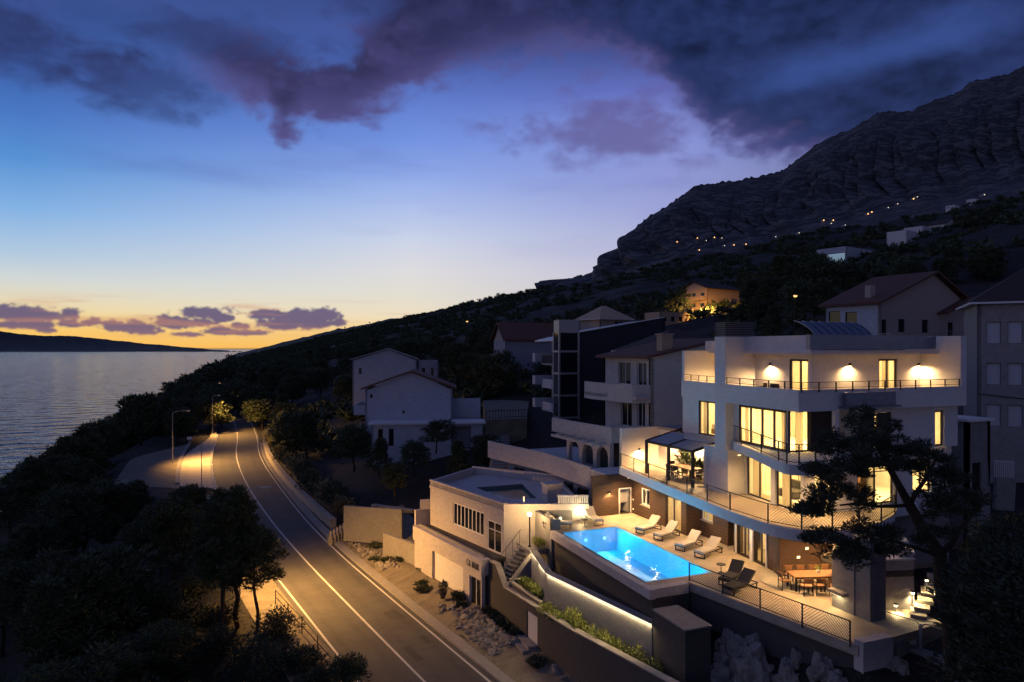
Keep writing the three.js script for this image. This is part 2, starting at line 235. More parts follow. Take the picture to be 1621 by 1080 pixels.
function slab4(p, th) { // quad with thickness downwards
  const q = p.map((v) => v.clone().add(V(0, -th, 0))); return [quad(...p), quad(q[3], q[2], q[1], q[0]), ...[0, 1, 2, 3].map((i) => quad(q[i], q[(i + 1) % 4], p[(i + 1) % 4], p[i]))];
}
function norm(g) { if (g.index) g = g.toNonIndexed(); for (const k of Object.keys(g.attributes)) if (!['position', 'normal', 'uv'].includes(k)) g.deleteAttribute(k); if (!g.attributes.uv) g.setAttribute('uv', new THREE.Float32BufferAttribute(new Float32Array(g.attributes.position.count * 2), 2)); return g; }
const used = {};
const numbered = (n) => { const k = used[n] = (used[n] ?? -1) + 1; return k ? n + '_' + String(k).padStart(3, '0') : n; };
function mesh(name, geos, m, parent) {
  const list = [].concat(geos), g = list.length === 1 ? list[0] : mergeGeometries(list.map(norm));
  const o = new THREE.Mesh(g, m); o.name = name; o.castShadow = o.receiveShadow = true; if (parent) parent.add(o); return o;
}
function part(name, parent) { const o = new THREE.Group(); o.name = name; parent.add(o); return o; }
function tag(o, label, category, group) { o.userData.label = label; o.userData.category = category; if (group) o.userData.group = group; return o; }
function thing(name, label, category, group) { const o = new THREE.Group(); o.name = numbered(name); tag(o, label, category, group); scene.add(o); return o; }
function rebase(o) { // move the origin of a thing built in world coordinates to the middle of its base
  o.updateMatrixWorld(true); const b = new THREE.Box3().setFromObject(o), p = V((b.min.x + b.max.x) / 2, b.min.y, (b.min.z + b.max.z) / 2);
  if (o.isMesh) { o.geometry.translate(-p.x, -p.y, -p.z); o.position.copy(p); } else { o.position.copy(p); for (const c of o.children) c.position.sub(p); } return o;
}
function solo(name, geos, m, label, category, group) { const o = mesh(numbered(name), geos, m); tag(o, label, category, group); scene.add(o); return rebase(o); }
function struct(name, geos, m) { const o = mesh(numbered(name), geos, m); o.userData.kind = 'structure'; scene.add(o); return o; }
function copy(o, label, group) { const c = o.clone(); c.name = numbered(o.name.replace(/_\d{3}$/, '')); c.userData = { ...o.userData }; if (label) c.userData.label = label; if (group) c.userData.group = group; scene.add(c); return c; }
function addLight(l, p) { l.castShadow = true; l.position.copy(p); scene.add(l); return l; }
function spot(p, target, color, cd, angle, pen = 1, radius = 2) { const l = addLight(new THREE.SpotLight(new THREE.Color().setRGB(...color), cd * LK, 0, angle, pen, 2), p); l.name = numbered('spot'); l.shadow.radius = radius; l.target.position.copy(target); scene.add(l.target); return l; }
function point(p, color, cd, radius = 2) { const l = addLight(new THREE.PointLight(new THREE.Color().setRGB(...color), cd * LK, 0, 2), p); l.name = numbered('point'); l.shadow.radius = radius; return l; }
function area(p, target, w, h, color, k) { const l = new THREE.RectAreaLight(new THREE.Color().setRGB(...color), k, w, h); l.name = numbered('panel'); l.position.copy(p); l.lookAt(target); scene.add(l); return l; }
// ---------- the lie of the land ----------
const ctr = [[-60, 22], [0, 15.9], [12, 13.75], [25, 11.4], [37, 9.25], [50, 6.9], [67, 3.95], [85, 1.55], [106, -0.5], [128, -1.75], [150, -1.6], [165, -1.9], [190, -3], [220, -4.2], [450, -6], [1000, -9], [4000, -30]];
const roadX = (z) => { let s = 0; for (const o of [-9, -4.5, 0, 4.5, 9]) s += tab1(ctr, -z + o); return s / 5; };
const halfW = (z) => lerp(3.08, 3.75, sstep(58, 104, -z));
const wallX = (z) => 15.47 + 0.0958 * (z + 45.4);
const SEA = -21.5;
function groundY(x, z) {
  const d = x - roadX(z), n = fbm(x * 0.05, 3.1, z * 0.05, 4), n2 = fbm(x * 0.3, 7.7, z * 0.3, 3);
  const park = sstep(-90, -100, z) * (1 - sstep(-160, -176, z));
  let y;
  if (d < 0) {
    const dl = 6.6 + 10 * park, q = Math.max(0, -d - dl);
    y = q > 0 ? -Math.min(q * (0.5 + 0.12 * n), 30) + n2 * 0.35 * sstep(0, 3, q) : -0.03;
  } else {
    const near = (1 - sstep(-58, -74, z)) * (d < 60 ? 1 : 0);
    let q = Math.max(0, d - 6); y = 0.25 * Math.min(q, 424) + sstep(2, 20, q) * n * Math.min(4, q * 0.03 + 0.6) + sstep(0.5, 3, q) * n2 * 0.3;
    y += 1.5 * sstep(4.9, 6.2, d) * sstep(-70, -78, z) * (1 - sstep(-150, -170, z));
    if (q > 60) y += fbm(x * 0.012, 1.3, z * 0.012, 5) * Math.min(14, (q - 60) * 0.05);
    if (z > -80) {
      const f = sstep(-66, -59, z), yard = 0.55 * sstep(4.2, 7, d) + n2 * 0.10 * sstep(4.4, 5.5, d);
      let v = y; const xw = wallX(z);
      if (z < -43) v = x < 17 ? yard : Math.min(y, 3.6);
      else if (x < xw + 0.2) v = yard;
      else if (z < -28.6) v = x < 18.7 ? 0.3 : (x < 38 ? 4.0 : y);
      else { const xe = 22.3; v = x < xe + 0.6 ? lerp(0.55, 5.75, clamp((x - xw - 1.2) / (xe - xw - 0.4))) + n2 * 0.8 : 5.6; if (x > 37) v = Math.max(5.6, y); if (z > -20.2) v = lerp(v, Math.min(y + 1.5, 6.5), sstep(-20.2, -17, z)); }
      y = lerp(y, v, f);
    }
    if (d < 4.6) y = Math.min(y, -0.03);
  }
  if (Math.abs(d) < halfW(z) + 0.9) y = Math.min(y, -0.04);
  return y;
}
{ // one sheet from the water's edge to the ridge, finer near the viewer
  const xs = [], zs = [];
  for (let x = -260; x < -60; x += 20) xs.push(x); for (let x = -60; x < -12; x += 3) xs.push(x); for (let x = -12; x < 32; x += 0.7) xs.push(x); for (let x = 32; x < 80; x += 2.2) xs.push(x); for (let x = 80; x < 480; x += 12) xs.push(x); xs.push(520, 700);
  for (let z = 60; z > -14; z -= 5) zs.push(z); for (let z = -14; z > -92; z -= 0.8) zs.push(z); for (let z = -92; z > -190; z -= 2) zs.push(z); for (let z = -190; z > -600; z -= 9) zs.push(z); for (let z = -600; z > -3600; z -= 60) zs.push(z);
  const p = [], uv = [], idx = [], nx = xs.length, nz = zs.length;
  for (const z of zs) for (const x of xs) { p.push(x, groundY(x, z), z); uv.push(x, z); }
  for (let j = 0; j < nz - 1; j++) for (let i = 0; i < nx - 1; i++) { const a = j * nx + i; idx.push(a, a + 1, a + nx, a + 1, a + nx + 1, a + nx); }
  const g = new THREE.BufferGeometry(); g.setAttribute('position', new THREE.Float32BufferAttribute(p, 3)); g.setAttribute('uv', new THREE.Float32BufferAttribute(uv, 2)); g.setIndex(idx); g.computeVertexNormals();
  struct('ground', g, M.ground);
}
{ // sea
  const g = new THREE.PlaneGeometry(90000, 90000, 1, 1).rotateX(-Math.PI / 2), uv = g.attributes.uv; for (let i = 0; i < 4; i++) uv.setXY(i, uv.getX(i) * 90000, uv.getY(i) * 90000);
  g.translate(-30000, SEA, -20000); struct('sea', g, M.sea);
}
{ // the island across the channel
  const top = [[-700, 500], [-300, 512], [-100, 520], [0, 525], [60, 531], [120, 532], [180, 538.5], [240, 545], [300, 550], [345, 554.5], [380, 557]], p = [], uv = [], idx = [], n = 220, rows = 7;
  for (let i = 0; i <= n; i++) { const px = lerp(-700, 385, i / n), yt = tab1(top, px) + noise3(px * 0.06, 1, 2) * 0.8 + noise3(px * 0.3, 4, 2) * 0.4; for (let j = 0; j <= rows; j++) { const t = j / rows, q = at(px, lerp(557.2, yt, Math.pow(t, 0.8)), lerp(8200, 10400, t)); q.y = Math.max(lerp(SEA - 4, q.y, t), SEA - 4); p.push(q.x, q.y + (j && j < rows ? noise3(px * 0.1, j * 2, 5) * 14 : 0), q.z); uv.push(px * 0.4, t * 40); } }
  for (let i = 0; i < n; i++) for (let j = 0; j < rows; j++) { const a = i * (rows + 1) + j; idx.push(a, a + 1, a + rows + 1, a + 1, a + rows + 2, a + rows + 1); }
  const g = new THREE.BufferGeometry(); g.setAttribute('position', new THREE.Float32BufferAttribute(p, 3)); g.setAttribute('uv', new THREE.Float32BufferAttribute(uv, 2)); g.setIndex(idx); g.computeVertexNormals(); struct('island_hills', g, M.ground);
}
{ // the mountain: scree slope below, crags above
  const ridge = [[880, 446], [936, 434], [960, 412], [985, 385], [1010, 356], [1035, 338], [1060, 324], [1085, 306], [1105, 292], [1125, 291], [1180, 284], [1215, 277], [1242, 268], [1262, 252], [1285, 234], [1310, 218], [1345, 205], [1390, 179], [1412, 176], [1440, 177], [1480, 157], [1510, 150], [1540, 128], [1570, 122], [1595, 118], [1621, 104], [1700, 80], [1850, 60], [2050, 70], [2400, 120]];
  const p = [], uv = [], idx = [], n = 420, rows = 130;
  for (let i = 0; i <= n; i++) {
    const px = 878 + 1500 * i / n * (0.55 + 0.45 * i / n), t0 = tab1(ridge, px), R = at(px, t0, lerp(1250, 1500, sstep(900, 1500, px)));
    const k = (px - CX) / F, zf = -Math.min(1000, 425 / (C * k + S) * (C - S * k)), foot = V(425, 100, zf);
    for (let j = 0; j <= rows; j++) {
      const t = j / rows, q = foot.clone().lerp(R, t), prof = t < 0.42 ? lerp(0, 0.24, t / 0.42) : t < 0.6 ? lerp(0.24, 0.42, (t - 0.42) / 0.18) : lerp(0.42, 1, Math.pow((t - 0.6) / 0.4, 0.9));
      q.y = lerp(foot.y, R.y, prof);
      const amp = sstep(0.05, 0.5, t) * (1 - sstep(0.72, 0.99, t)), cr = sstep(0.4, 0.62, t);
      const r1 = 1 - Math.abs(fbm(px * 0.018, q.y * 0.0028, q.x * 0.001, 4)) * 2.4, r2 = 1 - Math.abs(fbm(px * 0.06, q.y * 0.007 + 4, q.x * 0.002, 3)) * 2.4;
      const gul = noise3(px * 0.045, 3, 8) * 0.6 + noise3(px * 0.11, 6, 1) * 0.4;
      q.x -= amp * cr * (gul * 26 + r1 * 34 + r2 * 20); q.y += amp * (lerp(4, 3, cr) * (r1 - 0.6) + lerp(2, 1, cr) * (r2 - 0.6));
      if (j === rows) q.y += noise3(px * 0.2, 9, 9) * 3.2 + noise3(px * 0.55, 2, 9) * 2;
      if (j === 0) q.y -= 12;
      p.push(q.x, q.y, q.z); uv.push((C * q.x + S * q.z) * 0.07, q.y * 0.08 - q.z * 0.03);
    }
  }
  for (let i = 0; i < n; i++) for (let j = 0; j < rows; j++) { const a = i * (rows + 1) + j; idx.push(a, a + rows + 1, a + 1, a + 1, a + rows + 1, a + rows + 2); }
  const g = new THREE.BufferGeometry(); g.setAttribute('position', new THREE.Float32BufferAttribute(p, 3)); g.setAttribute('uv', new THREE.Float32BufferAttribute(uv, 2)); g.setIndex(idx); g.computeVertexNormals(); globalThis.mountainMesh = struct('mountain', g, M.rockm);
}
// ---------- the road ----------
function ribbon(o0, o1, z0, z1, y, step = 1.5, dy = 0) { // offsets from the centre line as functions of z
  const f0 = typeof o0 === 'function' ? o0 : () => o0, f1 = typeof o1 === 'function' ? o1 : () => o1, p = [], uv = [], idx = []; let n = Math.max(1, Math.ceil(Math.abs(z1 - z0) / step)), s = 0;
  for (let i = 0; i <= n; i++) { const z = lerp(z0, z1, i / n), x = roadX(z), tx = (roadX(z - 0.5) - roadX(z + 0.5)), l = Math.hypot(tx, 1), nx = 1 / l, nz = tx / l; for (const o of [f0(z), f1(z)]) { p.push(x + o * nx, y + (typeof dy === 'function' ? dy(z) : dy), z + o * nz); uv.push(o, s); } s += Math.abs(z1 - z0) / n; }
  for (let i = 0; i < n; i++) idx.push(2 * i, 2 * i + 1, 2 * i + 2, 2 * i + 1, 2 * i + 3, 2 * i + 2);
  const g = new THREE.BufferGeometry(); g.setAttribute('position', new THREE.Float32BufferAttribute(p, 3)); g.setAttribute('uv', new THREE.Float32BufferAttribute(uv, 2)); g.setIndex(idx); g.computeVertexNormals(); return g;
}
function strip(o0, o1, z0, z1, y0, y1, step) { return [ribbon(o0, o1, z0, z1, y1, step), ribbon(o0, (z) => (typeof o0 === 'function' ? o0(z) : o0) + 0.001, z0, z1, y1, step)].slice(0, 1).concat(sideWall(o0, z0, z1, y0, y1, step), sideWall(o1, z0, z1, y0, y1, step), endCap(o0, o1, z0, y0, y1), endCap(o0, o1, z1, y0, y1)); }
const rp = (z, o, y) => { const x = roadX(z), tx = roadX(z - 0.5) - roadX(z + 0.5), l = Math.hypot(tx, 1); return V(x + o / l, y, z + o * tx / l); };
function sideWall(o, z0, z1, y0, y1, step = 1.5) { const f = typeof o === 'function' ? o : () => o, n = Math.max(1, Math.ceil(Math.abs(z1 - z0) / step)), out = []; for (let i = 0; i < n; i++) { const a = lerp(z0, z1, i / n), b = lerp(z0, z1, (i + 1) / n); out.push(quad(rp(a, f(a), y0), rp(b, f(b), y0), rp(b, f(b), y1), rp(a, f(a), y1))); } return out; }
function endCap(o0, o1, z, y0, y1) { const f = (o) => typeof o === 'function' ? o(z) : o; return [quad(rp(z, f(o0), y0), rp(z, f(o1), y0), rp(z, f(o1), y1), rp(z, f(o0), y1))]; }
{
  const road = struct('road', ribbon((z) => -halfW(z) - 0.4, (z) => halfW(z) + 0.4, 20, -196, 0), M.asphalt);
  mesh('centre_line', ribbon(-0.075, 0.075, 10, -194, 0.005), M.paint, road);
  mesh('edge_line', ribbon((z) => -halfW(z) - 0.08, (z) => -halfW(z) + 0.06, 10, -92, 0.005), M.paint, road);
  mesh('edge_line', ribbon((z) => halfW(z) - 0.06, (z) => halfW(z) + 0.08, 10, -194, 0.005), M.paint, road);
  // drawn-on wear: two tar patches
  for (const [o, z, w, l] of [[1.6, -46, 1.0, 1.6], [0.6, -39.5, 0.5, 2.2], [2.1, -41.5, 0.4, 1.2]]) mesh('tar_patch', ribbon(o, o + w, z, z - l, 0.004), mat('tar_patch_asphalt', [0.06, 0.056, 0.052], { map: T.asphalt }), road);
  const kerb = struct('kerb', strip((z) => halfW(z) + 0.42, (z) => halfW(z) + 0.72, 10, -142, -0.1, 0.11), M.conc);
  struct('gutter_strip', ribbon((z) => halfW(z) + 0.73, (z) => halfW(z) + 1.25, 10, -142, 0.03), M.conc);
  struct('seaward_verge', ribbon((z) => -6.4, (z) => -halfW(z) - 0.42, 10, -95, 0.01), M.gravel);
  // pavement and lay-by on the seaward side of the bend
  const pav = struct('pavement', strip((z) => -halfW(z) - 0.42 - 4.1 * sstep(-98, -102, z) * (1 - 0.75 * sstep(-125, -160, z)), (z) => -halfW(z) - 0.42, -97, -185, -0.05, 0.13), M.coping);
  for (let i = 0; i < 44; i++) { const z = -97.5 - i * 1.45; mesh('kerb_stone', strip((q) => -halfW(q) - 0.41, (q) => -halfW(q) - 0.02, z, z - 0.72, -0.02, 0.15, 2), M.paint, pav); }
  struct('lay_by', ribbon((z) => -halfW(z) - 4.55 - 8.0 * sstep(-100, -107, z) * (1 - sstep(-128, -150, z)), (z) => -halfW(z) - 4.55, -100, -150, 0.03), M.gravel);
  struct('footpath_edge', strip((z) => -halfW(z) - 5.1, (z) => -halfW(z) - 4.56, -104, -150, -0.05, 0.2), M.conc);
}
{ // gravel yard between road and garage
  const pts = [], N = 44, uv = [], p = [], idx = [];
  for (let i = 0; i <= N; i++) { const z = lerp(-72, -22, i / N); for (let j = 0; j <= 14; j++) { const x = lerp(roadX(z) + halfW(z) + 1.27, z < -45 ? 15.6 : wallX(z) + 0.1, j / 14); p.push(x, Math.max(groundY(x, z), 0.0) + 0.03, z); uv.push(x, z); } }
  for (let i = 0; i < N; i++) for (let j = 0; j < 14; j++) { const a = i * 15 + j; idx.push(a, a + 15, a + 1, a + 1, a + 15, a + 16); }
  const g = new THREE.BufferGeometry(); g.setAttribute('position', new THREE.Float32BufferAttribute(p, 3)); g.setAttribute('uv', new THREE.Float32BufferAttribute(uv, 2)); g.setIndex(idx); g.computeVertexNormals(); struct('gravel_yard', g, M.gravel);
}
{ // low concrete wall along the inside of the bend
  const w = solo('road_wall', strip(4.75, 5.35, -71.5, -141, -0.3, 0.95, 1.5), M.coping, 'low pale concrete wall following the inland side of the road bend', 'wall');
}

// ---------- plants ----------
function leaves(list, N, size, r, opt = {}) { // list of clumps [x, y, z, radius, flatness]
  const pos = [], col = [], nor = [];
  for (const [cx, cy, cz, R, fl] of list) for (let i = 0; i < N; i++) {
    const a = r() * 6.2832, b = Math.acos(2 * r() - 1), q = R * Math.pow(r(), 0.45), s = Math.sin(b);
    const ux = s * Math.cos(a), uy = Math.cos(b), uz = s * Math.sin(a), x = cx + ux * q, y = cy + uy * q * fl, z = cz + uz * q;
    let dx = ux * 0.9 + (r() - 0.5) * 1.2, dy = uy * 0.5 + (r() - 0.5) * 0.8 + (opt.up ?? 0.45), dz = uz * 0.9 + (r() - 0.5) * 1.2; const l = Math.hypot(dx, dy, dz) || 1; dx /= l; dy /= l; dz /= l;
    let sx = dy * (r() - 0.5) - dz * (r() - 0.5), sy = dz * (r() - 0.5) - dx * (r() - 0.5), sz = dx * (r() - 0.5) - dy * (r() - 0.5); const m = Math.hypot(sx, sy, sz) || 1; const L = size * (0.6 + 0.8 * r()), w = L * (opt.w ?? 0.24) / m; sx *= w; sy *= w; sz *= w;
    pos.push(x - sx, y - sy, z - sz, x + sx, y + sy, z + sz, x + dx * L, y + dy * L, z + dz * L);
    const k = 0.6 + 0.8 * r(), h = (r() - 0.5) * 0.25; for (let j = 0; j < 3; j++) col.push(k * (1 + h), k, k * (1 - h));
  }
  const g = new THREE.BufferGeometry(); g.setAttribute('position', new THREE.Float32BufferAttribute(pos, 3)); g.setAttribute('color', new THREE.Float32BufferAttribute(col, 3)); g.computeVertexNormals(); return g;
}
function limb(p, q, r0, r1, r, n = 5, wob = 0.06) { const out = []; let a = p.clone(); const l = p.distanceTo(q); for (let i = 1; i <= n; i++) { const b = p.clone().lerp(q, i / n); if (i < n) b.add(V((r() - 0.5) * l * wob * 2, (r() - 0.5) * l * wob, (r() - 0.5) * l * wob * 2)); out.push(bar(a, b, lerp(r0, r1, (i - 1) / n), 6, lerp(r0, r1, i / n))); a = b; } return out; }
function pineProto(seed, h, cr, base, nC, N, size, mat_ = LEAF.pine, opt = {}) {
  const r = rng(seed), wood = [], cl = [], top = V((r() - 0.5) * h * 0.16, h * 0.93, (r() - 0.5) * h * 0.16);
  wood.push(...limb(V(0, -0.6, 0), top, h * 0.026, h * 0.008, r, 7, 0.03));
  for (let i = 0; i < nC; i++) {
    const t = (i + 0.5) / nC, a = i * 2.39996 + r() * 0.6, y = lerp(base, 1, Math.pow(t, 0.85)) * h, env = opt.cone ? (1 - t) * 0.95 + 0.12 : Math.sqrt(Math.max(0, 1 - Math.pow((t - 0.35) / 0.72, 2))) * 0.9 + 0.1, rad = cr * env * (0.45 + 0.6 * r());
    const c = V(top.x * y / h + Math.cos(a) * rad, y + (r() - 0.5) * h * 0.05, top.z * y / h + Math.sin(a) * rad); cl.push([c.x, c.y, c.z, cr * (0.24 + 0.2 * r()) * (opt.cl ?? 1), 0.62]);
    if (i % 2 === 0 && rad > cr * 0.3) wood.push(...limb(V(top.x * y / h, y - rad * 0.35, top.z * y / h), c, h * 0.009, h * 0.003, r, 3));
  }
  const o = new THREE.Group(); mesh('trunk', wood, M.bark, o); mesh('crown', leaves(cl, N, size, r), mat_, o); return o;
}
const proto = {
  near: [pineProto(11, 9, 2.4, 0.42, 46, 280, 0.28), pineProto(12, 9, 2.1, 0.36, 44, 280, 0.28), pineProto(13, 9, 2.7, 0.5, 42, 280, 0.28), pineProto(17, 9, 3.0, 0.2, 64, 240, 0.28)],
  mid: [pineProto(21, 8, 3.0, 0.28, 36, 110, 0.48), pineProto(22, 8, 2.7, 0.22, 36, 110, 0.48), pineProto(23, 8, 3.4, 0.34, 36, 110, 0.5), pineProto(24, 8, 2.4, 0.16, 36, 110, 0.46, LEAF.pine, { cone: true })],
  far: [pineProto(31, 8, 3.3, 0.16, 18, 30, 1.2), pineProto(32, 8, 2.9, 0.2, 18, 30, 1.2)],
};
function tree(name, p, x, z, h, label, group, seed, sx = 1, y) {
  const r = rng(seed * 7919 + 3), o = thing(name, label, 'tree', group); for (const c of p.children) o.add(c.clone());
  const k = h / (p.children[0].userData.h ?? (proto.near.includes(p) ? 9 : 8)); o.position.set(x, y ?? groundY(x, z), z); o.rotation.y = r() * 6.28; o.scale.set(k * sx, k, k * sx); return o;
}
{
  const r = rng(77); let n = 0;
  const pix = (x, y, z) => { const X = C * x + S * z, D = S * x - C * z; return [CX + F * X / D, HY - F * (y - EYE) / D, D]; };
  const hides = (x, z, h) => { const [px, py, D] = pix(x, groundY(x, z) + h * 1.02, z), w = 3.2 * F / D; if (px < 330 && py < 768 - (px + w * 0.4) * 0.633) return true; if (z > -100 && px + w > 195 && px - w < 345 && py < 752) return true; return z > -100 && px + w * 0.7 > 345 && px < 520 && py < 850; };
  const onSlope = (x, z) => { const d = x - roadX(z); return d < -8.2 && groundY(x, z) > SEA + 1.5; };
  // the wood between road and sea
  for (let tries = 0; tries < 9000 && n < 200; tries++) {
    const z = -14 - Math.pow(r(), 1.2) * 330, x = roadX(z) - 8 - r() * 46; if (!onSlope(x, z)) continue;
    const d = x - roadX(z); if (z < -94 && z > -156 && d > -17) continue; if (z > -62 && d > -13) continue; if (z > -30 && x > -8) continue;
    const q = -z > 105 ? proto.mid : proto.near; let hh = 5 + 5 * r(); while (hh > 2.6 && hides(x, z, hh)) hh *= 0.85; if (hides(x, z, hh)) continue; tree('pine_tree', q[n % 4], x, z, hh, 'dark pine in the dense wood between the road and the sea', 'pines of the seaward wood', n + 1, 1.15); n++;
  }
  n = 0;
  for (let tries = 0; tries < 2000 && n < 46; tries++) { const z = -330 - Math.pow(r(), 1.2) * 520, x = roadX(z) - 8 - r() * 46; if (!onSlope(x, z)) continue; tree('shore_pine', proto.far[n % 2], x, z, 7 + 5 * r(), 'distant dark pine along the shore beyond the road bend', 'distant shore pines', 400 + n, 1.25); n++; }
  n = 0; // slope above the bend
  for (let tries = 0; tries < 3000 && n < 76; tries++) {
    const z = -80 - Math.pow(r(), 1.3) * 330, d = 7 + Math.pow(r(), 1.1) * 62, x = roadX(z) + d; if (z > -120 && d > 13) continue; if (z < -75 && z > -150 && d > 16 && d < 55) continue;
    tree('hillside_pine', (-z > 110 ? proto.mid : proto.mid)[n % 4], x, z, (d < 12 ? 4.6 : 5.5) + 3 * r(), 'dark evergreen on the slope above the road bend', 'evergreens above the road bend', 700 + n, 1.2); n++;
  }
  n = 0;
  for (let tries = 0; tries < 3000 && n < 60; tries++) { const z = -150 - r() * 560, x = 60 + r() * 300; const h = 4 + 4 * r(); { const D = S * x - C * z, q = CX + F * (C * x + S * z) / D; if (q > 1290 && q < 1500 && D < 290) continue; } tree('hill_tree', proto.far[n % 2], x, z, h, 'small dark tree scattered over the scrubby hillside', 'scattered hillside trees', 1100 + n, 1.15); n++; }
}
// trees that close the view along the road past the bend
for (const [i, [z, o, h]] of [[-171, -5.4, 7.5], [-178, -4.9, 8.5], [-166, 5.6, 6.5], [-174, 5.2, 7.5], [-188, 4.8, 8.5], [-192, -4.8, 9], [-201, -2.6, 7], [-204, 1.4, 7.5], [-200, 4.0, 7], [-214, -0.5, 8], [-226, 3, 8], [-224, -4, 8]].entries()) { const p = rp(z, o, 0); tree('bend_pine', proto.mid[i % 4], p.x, p.z, h, o < 0 ? 'bushy pine crowding the seaward edge of the road past the bend' : 'bushy pine overhanging the inland edge of the road past the bend', o < 0 ? 'seaward pines past the bend' : 'inland pines past the bend', 1250 + i, 1.25, 0); }
{ // low scrub that covers the hill: nobody could count it
  const r = rng(41), g = leaves([[0, 0.5, 0, 0.9, 0.6], [0.8, 0.4, 0.3, 0.7, 0.6], [-0.5, 0.4, 0.6, 0.7, 0.6]], 26, 0.8, r), N = 7000, im = new THREE.InstancedMesh(g, LEAF.pine, N), q = new THREE.Object3D(); let n = 0;
  while (n < N) { const z = -70 - Math.pow(r(), 1.6) * 1500, x = roadX(z) + 12 + Math.pow(r(), 1.2) * 420; if (fbm(x * 0.02, 5, z * 0.02, 3) < -0.12 + 0.3 * (r() - 0.5)) continue; if (x < 46 && z > -98 && z < -40) continue; const s = 0.7 + 1.3 * r() + Math.min(1.6, -z / 700); q.position.set(x, groundY(x, z) - 0.1, z); q.rotation.y = r() * 6; q.scale.set(s, s * (0.6 + 0.5 * r()), s); q.updateMatrix(); im.setMatrixAt(n++, q.matrix); }
  im.name = 'hillside_scrub'; im.userData = { kind: 'stuff', label: 'low dark scrub covering the hillside', category: 'scrub' }; scene.add(im);
}
for (let i = 0; i < 26; i++) { const r = rng(600 + i), z = -276 - i * 24 * (0.8 + 0.4 * r()), x = roadX(z) - 9 + r() * 20; tree('shore_pine', proto.far[i % 2], x, z, 7 + 4 * r(), 'distant dark pine along the shore beyond the road bend', 'distant shore pines', 3400 + i, 1.3, -0.3); }
// trees that stand up against the sky on the shoulder of the hill
for (const [i, [px, py, h]] of [[585, 501, 5], [690, 481, 4.6], [716, 477, 4.5], [733, 474, 5.5], [753, 470, 6], [775, 466, 7], [789, 464.5, 7], [797, 463, 7.5], [668, 486, 4], [640, 491, 3.5], [560, 505, 4.5], [546, 508, 7]].entries()) {
  const k = (px - CX) / F, p = at(px, py, 424 / (C * k + S) * 0.93); tree('skyline_tree', proto.far[i % 2], p.x, p.z, h, 'tiny tree standing against the sky on the hill shoulder', 'trees on the hill skyline', 1300 + i, 1.1, groundY(p.x, p.z) - 0.3);
}
// pines by the road in the foreground
for (const [i, [px, py, h, q, sx, label]] of [
  [378, 990, 9.2, 1, 0.8, 'tall slender pine whose bare trunk stands beside the lamp-lit verge'],
  [404, 1000, 6.6, 2, 0.85, 'leaning pine beside the slender one, its crown lit yellow by the street lamp'],
  [352, 1010, 8.6, 0, 0.8, 'pine with thin dark trunk just seaward of the slender roadside pine'],
].entries()) { const p = onY(px, py, -0.3); tree('roadside_pine', proto.near[q], p.x, p.z, h, label, undefined, 1500 + i, sx, -0.3); }
for (const [i, [px, py, h]] of [[235, 1030, 6.2], [215, 985, 6.5], [190, 1040, 6], [250, 1095, 5.4], [165, 975, 6.4], [215, 1110, 5.5]].entries()) { const p = onY(px, py, -1.2); tree('pine_tree', proto.near[i % 4], p.x, p.z, h, 'dark pine in the dense wood between the road and the sea', 'pines of the seaward wood', 1700 + i, 1.1); }
function shrubGeo(seed, w, h, N, size, nC = 14) { const r = rng(seed), cl = []; for (let i = 0; i < nC; i++) { const a = r() * 6.28, q = Math.sqrt(r()) * w * 0.36; cl.push([Math.cos(a) * q, h * (0.28 + 0.5 * r()), Math.sin(a) * q, w * 0.26, h / w * 1.0]); } return [leaves(cl, N, size, r), limb(V(0, -0.1, 0), V(0.05, h * 0.5, 0.05), 0.04, 0.015, r, 3), limb(V(0, -0.1, 0), V(-w * 0.2, h * 0.55, w * 0.1), 0.03, 0.01, r, 3)]; }
function shrub(name, x, y, z, w, h, m, seed, label, group, N = 60, size = 0.2) { const o = thing(name, label, 'bush', group), [lf, a, b] = shrubGeo(seed, w, h, N, size); mesh('foliage', lf, m, o); mesh('stem', [...a, ...b], M.bark, o); o.position.set(x, y, z); return o; }
{ const p = onY(557, 1092, 0.1); shrub('roadside_bush', p.x, 0, p.z, 2.0, 2.0, LEAF.pine, 61, 'round bush at the road edge past the end of the guard railing', undefined, 280, 0.16); }
for (const [i, [px, py, w, h]] of [[440, 1030, 3.2, 2.6], [475, 1075, 3.0, 2.2], [410, 1085, 3.6, 3.0], [500, 1110, 2.6, 1.9], [318, 960, 3.4, 2.6], [292, 925, 3.4, 2.8], [335, 1005, 3.2, 2.4], [300, 1000, 3.6, 2.6], [350, 1050, 3.2, 2.4]].entries()) { const p = onY(px, py, -0.6); shrub('verge_bush', p.x, -0.8, p.z, w, h, LEAF.dark, 80 + i, 'dark bush on the seaward verge behind the guard railing', 'dark bushes behind the guard railing', 260, 0.18); }
for (const [i, [px, py, h]] of [[290, 700, 6.6], [303, 698, 5.6], [349, 684, 7.4], [356, 677, 6.6]].entries()) { const p = onY(px, py, 0.1); tree('lamplit_tree', proto.mid[i], p.x - 1.0, p.z, h, i < 2 ? 'round evergreen behind the lay-by, glowing ochre under its street lamp' : 'evergreen beside the far street lamp, lit yellow green', i < 2 ? 'lamp-lit trees behind the lay-by' : 'lamp-lit trees by the far lamp', 1600 + i, 1.1, -0.2); }
